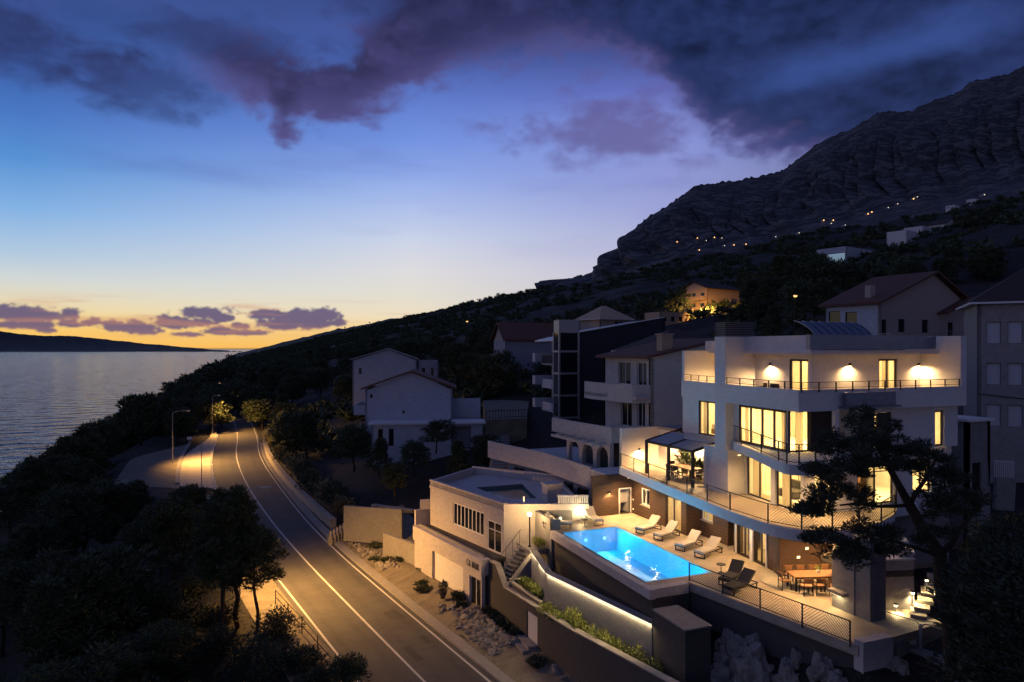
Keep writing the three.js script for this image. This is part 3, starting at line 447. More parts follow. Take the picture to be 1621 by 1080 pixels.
// ivy and grass bank above the road wall
{ const r = rng(5); for (let i = 0; i < 30; i++) { const z = -73 - i * 2.1, p = rp(z, 6.1 + r() * 0.9, 0); shrub('bank_shrub', p.x, 0.7, p.z, 2.2 + r(), 2.0 + 1.2 * r(), i % 3 ? LEAF.pine : LEAF.grass, 900 + i, i % 3 ? 'trailing green shrub on the bank above the low road wall' : 'tuft of dry grass and creeper on the bank above the low road wall', i % 3 ? 'green shrubs on the road bank' : 'dry tufts on the road bank', 40, 0.4); } }
// ---------- building parts ----------
function windowPart(parent, a, b, u0, u1, y0, y1, o = {}) { // frame and panes set into a wall opening
  const m = basis(a, b), n = o.cols ?? 2, fw = o.fw ?? 0.06, w1 = -(o.rec ?? 0.1), w0 = w1 - 0.07, g = part(o.name ?? 'window', parent), fr = [];
  fr.push(bxm(m, u0, u1, y1 - fw, y1, w0, w1), bxm(m, u0, u1, y0, y0 + fw, w0, w1), bxm(m, u0, u0 + fw, y0 + fw, y1 - fw, w0, w1), bxm(m, u1 - fw, u1, y0 + fw, y1 - fw, w0, w1));
  const cw = (u1 - u0 - fw) / n; for (let i = 1; i < n; i++) fr.push(bxm(m, u0 + cw * i, u0 + cw * i + fw, y0 + fw, y1 - fw, w0, w1 - 0.004));
  if (o.bar) fr.push(bxm(m, u0 + fw, u1 - fw, o.bar, o.bar + fw * 0.7, w0 + 0.01, w1 - 0.008));
  mesh('frame', fr, o.frame ?? M.frame, g);
  for (let i = 0; i < n; i++) mesh('pane', bxm(m, u0 + cw * i + fw, u0 + cw * (i + 1), y0 + fw, y1 - fw, w0 + 0.025, w0 + 0.035), o.pane ?? M.glass, g);
  if (o.sill) mesh('sill', bxm(m, u0 - 0.06, u1 + 0.06, y0 - 0.07, y0 - 0.005, w0, 0.07), o.sill, g);
  return g;
}
function curtain(a, b, u0, u1, y0, y1, off, label, group) { // hanging folds behind the glass
  const m = basis(a, b), n = Math.max(8, Math.round((u1 - u0) * 22)), p = [], uv = [], idx = [];
  for (let i = 0; i <= n; i++) { const u = lerp(u0, u1, i / n), w = off + 0.05 * Math.sin(i * 1.9 + u0) + 0.015 * Math.sin(i * 4.3); for (const y of [y0, y1]) { p.push(u, y, w * (y === y0 ? 1 : 1 - 0.02)); uv.push(u, y); } }
  for (let i = 0; i < n; i++) idx.push(2 * i, 2 * i + 2, 2 * i + 1, 2 * i + 1, 2 * i + 2, 2 * i + 3);
  const g = new THREE.BufferGeometry(); g.setAttribute('position', new THREE.Float32BufferAttribute(p, 3)); g.setAttribute('uv', new THREE.Float32BufferAttribute(uv, 2)); g.setIndex(idx); g.computeVertexNormals(); g.applyMatrix4(m);
  return solo('curtain', g, M.curtain, label, 'curtain', group);
}
function railing(parent, pts, y, o = {}) { // posts, rails and a pattern of thin bars; pts in plan
  const g = part('railing', parent), h = o.h ?? 0.9, sp = o.sp ?? 1.9, rails = [], thin = [], seg = []; let acc = 0;
  for (let i = 0; i < pts.length - 1; i++) {
    const A = V(pts[i][0], y, pts[i][1]), B = V(pts[i + 1][0], y, pts[i + 1][1]), l = A.distanceTo(B), n = Math.max(1, Math.round(l / sp));
    for (let k = 0; k < n; k++) seg.push([A.clone().lerp(B, k / n), A.clone().lerp(B, (k + 1) / n)]);
  }
  const up = (p, t) => p.clone().add(V(0, t, 0));
  seg.forEach(([p, q], i) => {
    mesh('post', rbar(up(p, -0.12), up(p, h), 0.05, 0.05), M.iron, g); if (i === seg.length - 1) mesh('post', rbar(up(q, -0.12), up(q, h), 0.05, 0.05), M.iron, g);
    rails.push(rbar(up(p, h - 0.02), up(q, h - 0.02), 0.045, 0.035), rbar(up(p, 0.1), up(q, 0.1), 0.035, 0.03)); const L = p.distanceTo(q);
    const P = (u, v) => up(p.clone().lerp(q, clamp(u / L)), v), lines = [], H0 = 0.115, H1 = h - 0.04, HH = H1 - H0, st = o.st ?? 0.13;
    if (o.kind === 'plain') for (let v = 1; v <= 3; v++) lines.push([P(0, H0 + HH * v / 4), P(L, H0 + HH * v / 4)]);
    else { // herringbone fields: three triangles filled with parallel lines
      const U = L; for (let k = -30; k < 60; k++) { const c = k * st * 1.3; // lines rising to the right in the left half, falling in the right half
        for (const [ua, ub, s] of [[0, U * 0.5, 1], [U * 0.5, U, -1]]) { let x0 = s > 0 ? c : U - c, v0 = 0; const ends = []; for (const t of [0, 1]) { const x = s > 0 ? c + t * HH * 1.1 : U - c - t * HH * 1.1; ends.push([x, H0 + t * HH]); }
          let [e0, e1] = ends; const cut = (e0, e1, lo, hi) => { const f = (x) => e0[1] + (e1[1] - e0[1]) * (x - e0[0]) / (e1[0] - e0[0]); let a = [...e0], b = [...e1]; if (a[0] > b[0]) [a, b] = [b, a]; if (b[0] < lo || a[0] > hi) return null; const a2 = a[0] < lo ? [lo, f(lo)] : a, b2 = b[0] > hi ? [hi, f(hi)] : b; return b2[0] - a2[0] > 0.03 ? [a2, b2] : null; };
          const cc = cut(e0, e1, ua, ub); if (cc) lines.push([P(...cc[0]), P(...cc[1])]); } }
    }
    for (const [a, b] of lines) { const gb = rbar(a, b, 0.012, 0.012); if (o.single) mesh('bar', gb, M.iron, g); else thin.push(gb); }
  });
  mesh('rail', rails, M.iron, g); if (thin.length) { const s = mesh('bars', thin, M.iron, g); s.userData.kind = 'stuff'; }
  return g;
}
function ceilingLight(x0, x1, z0, z1, y, k, label, color = ROOM) { // recessed ceiling panel and its light
  const o = solo('ceiling_light', bx(x0, x1, y - 0.03, y - 0.005, z0, z1), glow('ceiling_panel_glow', color, 1.2), label, 'ceiling light', 'ceiling lights inside the villa rooms');
  area(V((x0 + x1) / 2, y - 0.05, (z0 + z1) / 2), V((x0 + x1) / 2, y - 2, (z0 + z1) / 2), x1 - x0, z1 - z0, color, k * (3.2 + 1.4 * hash3(x0 * 10 | 0, y * 10 | 0, z0 * 10 | 0))); return o;
}
function wallLamp(p, out, label, cd = 5, color = WARM) { // small dark cup on the wall that shines down
  const o = thing('wall_lamp', label, 'wall lamp', 'wall lamps of the villa'), c = p.clone().addScaledVector(out, 0.13);
  mesh('bracket', rbar(p.clone().addScaledVector(out, 0.002), c, 0.05, 0.05), M.black, o);
  mesh('lamp_shade', new THREE.CylinderGeometry(0.06, 0.07, 0.14, 14, 1, true).translate(c.x, c.y, c.z), M.black, o); mesh('lamp_cap', new THREE.CylinderGeometry(0.06, 0.06, 0.01, 14).translate(c.x, c.y + 0.075, c.z), M.black, o);
  mesh('lamp_bulb', new THREE.SphereGeometry(0.055, 10, 8).translate(c.x, c.y - 0.05, c.z), glow('wall_lamp_glow', color, 14), o);
  spot(c.clone().add(V(0, -0.05, 0)), c.clone().add(V(0, -3, 0)).addScaledVector(out, 0.5), color, cd * 2.8, 1.52, 0.5, 2.5);
  return rebase(o);
}
// ---------- the villa ----------
const T0 = 6.5, L1 = 10.0, L2 = 13.1, L3 = 15.7, SOF = 18.2;
const spline = (pts, n) => new THREE.CatmullRomCurve3(pts.map(([x, z]) => V(x, 0, z)), false, 'centripetal').getPoints(n).map((p) => [p.x, p.z]);
const villa = thing('villa', 'brightly lit white four-storey villa with curved balconies above the blue pool', 'house');
const edge1 = spline([[25.1, -43.1], [24.5, -38], [23.9, -32.5], [23.55, -28], [23.8, -25.6], [24.8, -24.45], [26.4, -24.15], [28.5, -24.5], [31, -25.6], [32.5, -26.7]], 40);
const edge2 = spline([[27.0, -34.3], [25.4, -29.8], [23.85, -26.1], [23.55, -24.95], [24.2, -24.45], [26.5, -24.8], [29, -25.5], [31.2, -26.6]], 30);
mesh('balcony_slab', prism([...edge1, [36.9, -26.75], [36.9, -43.1]], 9.45, L1, undefined), M.white, villa);
mesh('balcony_slab', prism([...edge2, [36.9, -26.75], [36.9, -37.4], [28.4, -37.4], [26.6, -37.4]], 12.62, L2), M.white, villa);
mesh('balcony_paving', prism([...edge1.map(([x, z]) => [x + 0.12, z]), [32.5, -26.9], [28.2, -27.2], [28.2, -42.9]], L1 + 0.004, L1 + 0.02), M.stone, villa);
const edge3 = [[26.4, -37.4], [25.65, -31], [25.25, -26.1], [36.9, -25.9], [36.9, -37.4]];
mesh('terrace_slab', prism(edge3, 15.38, L3), M.white, villa);
mesh('terrace_paving', prism([[26.62, -37.2], [25.87, -31], [25.47, -26.32], [36.4, -26.1], [36.4, -37.2]], L3 + 0.004, L3 + 0.02), M.stone, villa);
mesh('parapet', [wallg([26.4, -37.4], [25.65, -31], L3, 16.45, 0.2), wallg([25.65, -31], [25.25, -26.1], L3, 16.45, 0.2), wallg([25.25, -26.1], [36.9, -25.9], L3, 16.45, 0.2)], M.white, villa);
// ground floor, clad in dark boards
const gf = part('ground_floor', villa);
const clad = (a, b, y0, y1, ops) => { // horizontal boards with shadow gaps over a solid wall
  const out = [wallg(a, b, y0, y1, 0.22, ops)], m = basis(a, b); let y = y0 + 0.02;
  while (y < y1 - 0.05) { const yt = Math.min(y + 0.19, y1 - 0.01); let us = [[0, m.len]]; for (const [u0, u1, v0, v1] of ops ?? []) if (yt > v0 - 0.02 && y < v1 + 0.02) us = us.flatMap(([a, b]) => [[a, Math.min(b, u0 - 0.05)], [Math.max(a, u1 + 0.05), b]].filter(([a, b]) => b - a > 0.02)); for (const [a, b] of us) out.push(bxm(m, a, b, y, yt, 0.003, 0.022)); y += 0.2; }
  return out;
};
const N0 = [23.0, -43.25], A0 = [26.3, -43.25], A1 = [26.3, -36.7], B0 = [27.3, -36.7], B1 = [27.3, -33.9], R0 = [28.4, -33.9], R1 = [28.4, -32.8], D0 = [26.85, -32.8], D1 = [26.5, -29.2], E1 = [26.15, -28.35], W1 = [28.9, -27.55], W2 = [36.8, -26.9];
const uz = (a, z) => Math.abs(z - a[1]);
{
  const dx0 = onZ(981, 790, -43.25).x, dx1 = onZ(997.5, 790, -43.25).x;
  mesh('cladding', clad(N0, A0, T0, 9.4, [[dx0 - 23, dx1 - 23, T0 + 0.02, 8.3]]), M.brown, gf);
  mesh('doorway_reveal', [wallg([dx0 - 0.09, -43.22], [dx0, -43.22], T0 + 0.02, 8.38, 0.4), wallg([dx1, -43.22], [dx1 + 0.09, -43.22], T0 + 0.02, 8.38, 0.4), wallg([dx0, -43.22], [dx1, -43.22], 8.3, 8.39, 0.4), wallg([dx0 - 0.5, -44.6], [dx1 + 0.5, -44.6], T0, 8.4, 0.1), wallg([dx0 - 0.1, -44.6], [dx0 - 0.1, -43.6], T0, 8.4, 0.1), wallg([dx1 + 0.1, -43.6], [dx1 + 0.1, -44.6], T0, 8.4, 0.1), prism([[dx0 - 0.4, -44.6], [dx1 + 0.4, -44.6], [dx1 + 0.4, -43.6], [dx0 - 0.4, -43.6]], 8.4, 8.5)], M.white, gf);
  const O1 = [[uz(A0, -42.1), uz(A0, -41.0), 7.4, 8.6], [uz(A0, -39.05), uz(A0, -37.3), T0 + 0.03, 8.66]];
  mesh('cladding', clad(A0, A1, T0, 9.4, O1), M.brown, gf); mesh('cladding', clad(A1, B0, T0, 9.4), M.brown, gf);
  windowPart(gf, A0, A1, ...O1[0], { frame: M.wframe, cols: 2, rec: 0.06, fw: 0.08, sill: M.coping }); windowPart(gf, A0, A1, ...O1[1], { frame: M.frame, cols: 2, rec: 0.06, fw: 0.09, name: 'glazed_door' });
  const w2a = onX(1111, 815, 27.3).z, w2b = onX(1128.5, 815, 27.3).z, O2 = [[uz(B0, w2a), uz(B0, w2b), 7.55, 8.72]];
  mesh('cladding', clad(B0, B1, T0, 9.4, O2), M.brown, gf); windowPart(gf, B0, B1, ...O2[0], { frame: M.wframe, cols: 2, rec: 0.06, fw: 0.08, sill: M.coping });
  mesh('cladding', [...clad(B1, R0, T0, 9.4), ...clad(R0, R1, T0, 9.4, [[0.1, 1.0, T0 + 0.02, 8.6]])], M.brown, gf); mesh('entrance_door', bx(28.42, 28.48, T0 + 0.02, 8.58, -33.78, -32.92), M.frame, gf);
  mesh('cladding', clad([28.4, -32.8], D0, T0, 9.4), M.brown, gf);
  const m = basis(D0, D1), O3 = [[0.32, 1.62, T0 + 0.03, 8.75], [1.95, 3.05, T0 + 0.03, 8.75]];
  mesh('cladding', clad(D0, D1, T0, 9.4, O3), M.brown, gf);
  for (const q of O3) windowPart(gf, D0, D1, ...q, { frame: M.frame, cols: 2, rec: 0.06, fw: 0.09, name: 'glazed_door' });
  for (const [a, b] of [[0.2, 0.31], [1.64, 1.93], [3.07, 3.16]]) mesh('door_surround', bxm(m, a, b, T0, 8.75, 0.024, 0.1), M.white, gf);
  mesh('cladding', [...clad(D1, E1, T0, 9.4), ...clad(E1, W1, T0, 9.4)], M.brown, gf);
  mesh('corner_post', bx(28.92, 29.06, T0, 9.44, -27.62, -27.48), M.white, gf);
  mesh('rear_wall', [wallg([29.1, -27.6], W2, T0, 9.44, 0.25), wallg([36.9, -26.9], [36.9, -43], T0, 9.44, 0.25), wallg([36.6, -43.2], [28, -43.2], T0, 9.44, 0.25)], M.greyw, gf);
  mesh('inner_wall', [bx(30.4, 30.5, T0, 9.44, -43, -28.1), bx(26.55, 30.4, T0, 9.44, -40.3, -40.2), bx(27.6, 30.4, T0, 9.44, -34.2, -34.1), bx(28.7, 30.4, T0, 9.44, -32.7, -32.6)], M.inner, gf);
  mesh('plinth_slab', prism([[26.5, -43], [36.5, -43], [36.5, -27.2], [29, -27.8], [27, -28.6], [27.2, -32.6], [28.6, -33], [28.6, -33.7], [27.5, -34], [27.5, -36.6], [26.5, -36.8]], 6.2, T0 + 0.002), M.stone, gf);
}
ceilingLight(27.4, 29.4, -42.2, -41, 9.4, 2.6, 'ceiling panel in the ground-floor room behind the small north window');
ceilingLight(27.4, 29.4, -39.4, -37.4, 9.4, 2.8, 'ceiling panel in the ground-floor room behind the first glazed pool door');
ceilingLight(28, 29.6, -36.2, -34.8, 9.4, 2.8, 'ceiling panel in the ground-floor room behind the middle window');
ceilingLight(27.8, 29.8, -31.8, -29.6, 9.4, 3.0, 'ceiling panel in the ground-floor room behind the double glazed doors');
curtain([26.3, -39.05], [26.3, -37.3], 0.15, 0.95, T0 + 0.05, 8.6, -0.35, 'pale curtain behind the glazed door next to the first pair of pool loungers');
curtain(D0, D1, 0.4, 0.85, T0 + 0.05, 8.7, -0.35, 'pale curtain behind the double glazed doors near the dining table');
curtain(D0, D1, 2.5, 3.0, T0 + 0.05, 8.7, -0.35, 'narrow pale curtain at the dining-table end of the double glazed doors');
// first floor
const f1 = part('first_floor', villa);
{
  const x = 28.3, P = [x, -43.1], Q = [x, -34.6];
  mesh('fin_wall', wallg([25.2, -42.95], [28.3, -42.95], L1, 12.75, 0.3), M.cream, f1);
  const za = -36.95, zb = -35.3, O = [[uz(P, za), uz(P, zb), L1 + 0.03, 12.3]];
  mesh('wall', wallg(P, Q, L1, 12.6, 0.25, O), M.white, f1); windowPart(f1, P, Q, ...O[0], { cols: 2, fw: 0.07, name: 'sliding_window' });
  mesh('pier', bx(26.0, 28.29, L1, 12.6, -34.55, -32.3), M.white, f1);
  const BC = [[27.15, -32.25], [26.35, -26.85]], m = basis(...BC), ul = (z) => (z + 32.25) / (BC[1][1] - BC[0][1]) * m.len, OB = [[ul(-32.1), ul(-29.72), L1 + 0.03, 12.45], [ul(-29.3), ul(-26.98), L1 + 0.03, 12.45]];
  mesh('wall', wallg(...BC, L1, 12.6, 0.25, OB), M.white, f1); for (const q of OB) windowPart(f1, ...BC, ...q, { cols: 2, fw: 0.08, name: 'sliding_window' });
  const SF = [[26.35, -26.85], [36.8, -26.8]], O2 = [[0.7, 1.9, L1 + 0.03, 12.3], [3.6, 6.2, L1 + 0.2, 12.4], [7.6, 9.0, L1 + 0.6, 12.4]];
  mesh('wall', wallg(...SF, L1, 12.6, 0.25, O2), M.white, f1); for (const q of O2) windowPart(f1, ...SF, ...q, { cols: 2, fw: 0.08, bar: q[2] < 10.1 ? 0 : 11.9 });
  mesh('outer_wall', [wallg([36.9, -26.8], [36.9, -43.1], L1, 12.6, 0.25), wallg([36.8, -43.1], [28.4, -43.1], L1, 12.6, 0.25)], M.white, f1);
  mesh('flat_roof', prism([[28.2, -43.1], [36.9, -43.1], [36.9, -37.45], [28.2, -37.45]], 12.62, 12.8), M.conc, f1);
  mesh('inner_wall', [bx(31.4, 31.5, L1, 12.6, -42.8, -27.1), bx(27.4, 31.4, L1, 12.6, -32.5, -32.4), bx(28.6, 31.4, L1, 12.6, -37.4, -37.3)], M.inner, f1);
  mesh('kitchen_front', bx(30.9, 31.3, L1 + 0.02, 12.1, -29.6, -27.5), M.walnut, f1);
}
ceilingLight(29, 31, -36.8, -33.6, 12.55, 3.2, 'ceiling panel in the first-floor room beside the pergola');
ceilingLight(28, 31, -31.8, -27.6, 12.55, 3.4, 'ceiling panel over the first-floor living room behind the sliding windows');
ceilingLight(32.2, 35.5, -30.5, -27.5, 12.55, 3.4, 'ceiling panel in the first-floor room behind the big pine');
curtain([28.3, -43.1], [28.3, -34.6], 6.3, 6.85, L1 + 0.04, 12.25, -0.35, 'gathered curtain inside the sliding window beside the pergola');
curtain([27.15, -32.25], [26.35, -26.85], 0.25, 1.15, L1 + 0.04, 12.4, -0.4, 'wide pale curtain at the left of the first living-room sliding window');
curtain([27.15, -32.25], [26.35, -26.85], 3.05, 3.75, L1 + 0.04, 12.4, -0.4, 'pale curtain in the second living-room sliding window');
{ const s = thing('sofa', 'dark grey sofa inside the first-floor living room', 'sofa'); mesh('seat', bx(28.6, 29.5, L1 + 0.15, L1 + 0.45, -31.2, -29.9), M.dcanvas, s); mesh('backrest', bx(29.5, 29.75, L1 + 0.15, L1 + 0.9, -31.2, -29.9), M.dcanvas, s); mesh('base', bx(28.65, 29.7, L1 + 0.022, L1 + 0.15, -31.15, -29.95), M.black, s); rebase(s); }
{ const s = thing('floor_lamp', 'white shaded floor lamp beside the living-room sofa', 'lamp'); mesh('stand', bar(V(29.9, L1 + 0.03, -30.9), V(29.9, L1 + 1.4, -30.9), 0.02), M.black, s); mesh('base', new THREE.CylinderGeometry(0.15, 0.15, 0.03, 16).translate(29.9, L1 + 0.035, -30.9), M.black, s); mesh('lamp_shade', new THREE.CylinderGeometry(0.16, 0.22, 0.3, 18, 1, true).translate(29.9, L1 + 1.5, -30.9), M.curtain, s); rebase(s); }
// second floor
const f2 = part('second_floor', villa);
{
  const P = [26.5, -37.4], Q = [26.5, -33.35], O = [[uz(P, -35.75), uz(P, -34.05), L2 + 0.04, 15.25]];
  mesh('wall', wallg(P, Q, L2, 15.38, 0.25, O), M.white, f2); windowPart(f2, P, Q, ...O[0], { cols: 2, fw: 0.09, rec: 0.05 });
  mesh('chimney_pier', bx(25.85, 28.0, L2 - 0.48, 19.2, -33.3, -32.35), M.white, f2);
  const cap = part('chimney_louvre', f2); mesh('core', bx(25.95, 27.9, 19.2, 20.05, -33.2, -32.45), M.black, cap); for (let i = 0; i < 8; i++) mesh('slat', bx(25.86, 27.98, 19.24 + i * 0.105, 19.28 + i * 0.105, -33.29, -32.36), M.greyw, cap);
  const Wg = [[26.35, -32.3], [25.95, -27.6]], m = basis(...Wg), OG = [[0.55, m.len - 0.04, L2 + 0.04, 15.3]];
  mesh('wall', wallg(...Wg, L2, 15.38, 0.2, OG), M.white, f2); windowPart(f2, ...Wg, ...OG[0], { cols: 4, fw: 0.13, rec: 0.04, name: 'corner_glazing' });
  const Sg = [[25.96, -27.58], [27.35, -27.45]]; windowPart(f2, ...Sg, 0.05, 1.34, L2 + 0.04, 15.36, { cols: 1, fw: 0.1, rec: 0.0, name: 'corner_glazing' });
  mesh('sliding_shutter', wallg([27.36, -27.45], [29.35, -27.5], L2 + 0.02, 15.37, 0.08), M.dshutter, f2);
  mesh('column', bx(27.5, 27.74, L2, 15.38, -26.2, -25.96), M.white, f2);
  const SW = [[29.4, -26.45], [36.9, -26.4]], O2 = [[0.15, 2.55, L2 + 0.04, 15.15], [5.75, 6.45, L2 + 0.04, 15.1]];
  mesh('wall', wallg(...SW, L2, 15.38, 0.25, O2), M.white, f2); mesh('sliding_shutter', wallg([29.57, -26.52], [30.75, -26.52], L2 + 0.05, 15.13, 0.06), M.dshutter, f2); mesh('sliding_shutter', wallg([30.95, -26.52], [31.93, -26.52], L2 + 0.05, 15.13, 0.06), M.dshutter, f2);
  windowPart(f2, ...SW, ...O2[1], { cols: 1, fw: 0.1, name: 'tall_window' });
  mesh('return_wall', bx(29.36, 29.5, L2, 15.37, -27.5, -26.5), M.white, f2);
  mesh('metal_band', [bx(27.85, 31.2, 15.62, 16.3, -25.86, -25.6), bx(27.7, 31.5, 15.5, 15.6, -25.95, -25.5)], M.zinc, f2);  // blue-grey box stands in for a notch in the parapet band
  mesh('outer_wall', [wallg([36.9, -26.4], [36.9, -37.4], L2, 15.38, 0.25), wallg([36.7, -37.4], [26.6, -37.4], L2, 15.38, 0.25)], M.white, f2);
  mesh('inner_wall', [bx(31.4, 31.5, L2, 15.37, -37.1, -27.2), bx(28.0, 31.4, L2, 15.37, -33.1, -33)], M.inner, f2);
}
ceilingLight(27.5, 30, -36.6, -34.4, 15.34, 3.2, 'ceiling panel in the second-floor bedroom with the bed by the window');
ceilingLight(27.2, 30.4, -31.6, -28.4, 15.34, 4.2, 'ceiling panel over the second-floor corner living room');
ceilingLight(33.5, 35.8, -30, -27.5, 15.34, 3.2, 'ceiling panel in the second-floor room behind the tall narrow window');
for (const [u0, u1, label] of [[3.75, 4.45, 'parted curtain at the corner end of the large second-floor glazing'], [0.65, 0.95, 'bunched curtain at the chimney end of the large second-floor glazing']]) curtain([26.35, -32.3], [25.95, -27.6], u0, u1, L2 + 0.05, 15.25, -0.4, label);
curtain([25.96, -27.58], [27.35, -27.45], 0.75, 1.25, L2 + 0.05, 15.3, -0.4, 'tall curtain in the south pane of the second-floor corner window');
curtain([25.96, -27.58], [27.35, -27.45], 0.1, 0.4, L2 + 0.05, 15.3, -0.4, 'narrow curtain behind the corner post of the second-floor window');
curtain([26.5, -37.4], [26.5, -33.35], 1.7, 2.1, L2 + 0.05, 15.2, -0.4, 'curtain at the left of the bedroom window');
{ const s = thing('bed', 'bed with pale covers and a wooden headboard inside the second-floor bedroom', 'bed'); mesh('frame', bx(27.6, 29.6, L2 + 0.002, L2 + 0.3, -35.9, -34.3), M.walnut, s); mesh('mattress', bx(27.62, 29.55, L2 + 0.302, L2 + 0.6, -35.85, -34.35), M.curtain, s); mesh('headboard', bx(29.6, 29.7, L2 + 0.002, L2 + 1.2, -36, -34.2), M.walnut, s); rebase(s); }
// roof terrace storey
const f3 = part('roof_storey', villa);
{
  const SW = [[28.0, -28.0], [36.45, -28.3]], m = basis(...SW), dz0 = onZ(1393, 590, -28.1).x - 28, dz1 = onZ(1424, 590, -28.1).x - 28, O = [[dz0, dz1, L3 + 0.05, 17.92]];
  mesh('wall', wallg(...SW, L3, SOF, 0.25, O), M.white, f3); windowPart(f3, ...SW, ...O[0], { cols: 2, fw: 0.11, rec: 0.05, name: 'glazed_door' });
  const WW = [[28.0, -32.9], [28.0, -28.0]], O2 = [[uz(WW[0], -29.62), uz(WW[0], -28.1), L3 + 0.05, 17.92]];
  mesh('wall', wallg(...WW, L3, SOF, 0.25, O2), M.white, f3); windowPart(f3, ...WW, ...O2[0], { cols: 2, fw: 0.11, rec: 0.05, name: 'glazed_door' });
  mesh('wall', wallg([26.45, -37.15], [29.0, -37.15], L3, 18.36, 0.25), M.white, f3);
  const WN = [[28.9, -37.1], [28.9, -33]], O3 = [[0.35, 1.7, L3 + 0.05, 17.9]]; mesh('wall', wallg(...WN, L3, SOF, 0.2, O3), M.white, f3); windowPart(f3, ...WN, ...O3[0], { cols: 2, fw: 0.11, rec: 0.05, name: 'glazed_door' });
  mesh('fin_wall', bx(36.45, 36.9, L3, 19.2, -29.2, -25.9), M.white, f3);
  mesh('roof_edge', prism([[27.15, -33.2], [27.15, -27.15], [36.44, -27.15], [36.44, -37.4], [28.3, -37.4], [28.3, -33.2]], SOF, 18.42), M.white, f3);
  mesh('roof_parapet', [wallg([27.3, -32.34], [27.3, -27.4], 18.42, 19.2, 0.2), bx(28.2, 28.4, 18.42, 19.0, -37.3, -33.3)], M.white, f3);
  mesh('roof_fascia', wallg([26.98, -27.1], [36.0, -27.0], 18.46, 19.22, 0.3), M.zinc, f3);
  mesh('outer_wall', [wallg([36.4, -29.3], [36.4, -37.2], L3, SOF, 0.2), wallg([36.3, -37.2], [29.05, -37.2], L3, SOF, 0.2)], M.white, f3);
  mesh('inner_wall', bx(31.2, 31.3, L3, SOF, -37, -28.4), M.inner, f3);
  // standing-seam vault on the roof
  const va = part('metal_vault', f3), c = V(31.2, 17.7, -30.4), sh = new THREE.CylinderGeometry(2.2, 2.2, 3.4, 32, 1, true, -0.85, 1.7).rotateZ(Math.PI / 2); sh.rotateX(-Math.PI / 2);
  const arc = []; for (let i = 0; i < 12; i++) { const a0 = lerp(0.15, 1.35, i / 12), a1 = lerp(0.15, 1.35, (i + 1) / 12), f = (a, x) => V(x, 17.95 + Math.sin(a) * 2.15, -28.2 - (1 - Math.cos(a)) * 0 - (2.6 - Math.cos(a) * 2.6)); arc.push(quad(f(a0, 28.9), f(a0, 33.1), f(a1, 33.1), f(a1, 28.9))); }
  mesh('sheet', arc, M.zinc, va); for (let k = 0; k <= 7; k++) { const x = lerp(28.9, 33.1, k / 7), s = []; for (let i = 0; i < 12; i++) { const f = (a) => V(x, 17.98 + Math.sin(a) * 2.15, -28.2 - (2.6 - Math.cos(a) * 2.6) + 0.02); s.push(rbar(f(lerp(0.15, 1.35, i / 12)), f(lerp(0.15, 1.35, (i + 1) / 12)), 0.03, 0.06)); } mesh('seam', s, M.zinc, va); }
}
ceilingLight(28.8, 30.8, -32, -28.8, SOF - 0.02, 3.4, 'ceiling panel in the roof-terrace room behind the west door');
ceilingLight(32, 35.6, -31, -28.8, SOF - 0.02, 3.4, 'ceiling panel in the roof-terrace room behind the south door');
ceilingLight(29.4, 30.8, -36.6, -33.8, SOF - 0.02, 2.8, 'ceiling panel in the roof-terrace room behind the chimney');
curtain([28.0, -28.0], [36.45, -28.3], 5.75, 6.25, L3 + 0.06, 17.85, -0.35, 'pale curtain in the south glazed door of the roof terrace');
curtain([28.0, -32.9], [28.0, -28.0], 4.2, 4.7, L3 + 0.06, 17.85, -0.35, 'pale curtain in the west glazed door of the roof terrace');
const OUTW = V(-1, 0, 0), OUTS = V(0, 0, 1);
wallLamp(onX(1222, 577, 28.0), OUTW, 'wall lamp on the west wall of the roof terrace', 4.5);
wallLamp(onZ(1343, 577, -28.08), OUTS, 'wall lamp between the corner and the south door of the roof terrace', 4.5);
wallLamp(onZ(1452, 577, -28.28), OUTS, 'wall lamp beside the end fin of the roof terrace', 4.5);
wallLamp(V(28.9, 17.6, -34.6), OUTW, 'wall lamp on the north part of the roof terrace behind the chimney', 16);
wallLamp(onZ(1011, 711, -42.95), OUTS, 'wall lamp on the fin wall beside the pergola', 4.5);
wallLamp(V(28.3, 12.2, -40.9), OUTW, 'wall lamp on the house wall under the pergola', 14);
wallLamp(V(28.3, 12.2, -38.0), OUTW, 'wall lamp under the pergola next to the sliding window', 12);
wallLamp(onZ(963.5, 779, -43.22), OUTS, 'wall lamp on the dark boards beside the pool-deck doorway', 1.6);
for (const [i, [px, py, X, cd, lb]] of [[1003, 791, 26.3, 0.35, 'tiny recessed lamp in the dark boards beside the deck doorway, the upper of two'], [1003, 806, 26.3, 0.35, 'tiny recessed lamp in the dark boards beside the deck doorway, the lower of two']].entries()) { const p = onX(px, py, X); const o = solo('recessed_lamp', bx(p.x - 0.03, p.x - 0.024, p.y - 0.05, p.y + 0.05, p.z - 0.06, p.z + 0.06), glow('recessed_lamp_glow', SOFT, 1.6), lb, 'wall lamp'); }
for (const [px, py, lb] of [[1276.5, 868, 'small square lamp set high in the brown wall above the dining chairs'], [1263, 882, 'small square lamp set low in the brown wall above the dining chairs']]) { const d = basis(E1, W1), k = (px - CX) / F, p = onZ(px, py, lerp(-28.35, -27.55, (px - 1234) / 84)); solo('recessed_lamp', bx(p.x - 0.1, p.x + 0.1, p.y - 0.06, p.y + 0.06, p.z + 0.04, p.z + 0.06), glow('recessed_lamp_glow', SOFT, 1.6), lb, 'wall lamp'); }
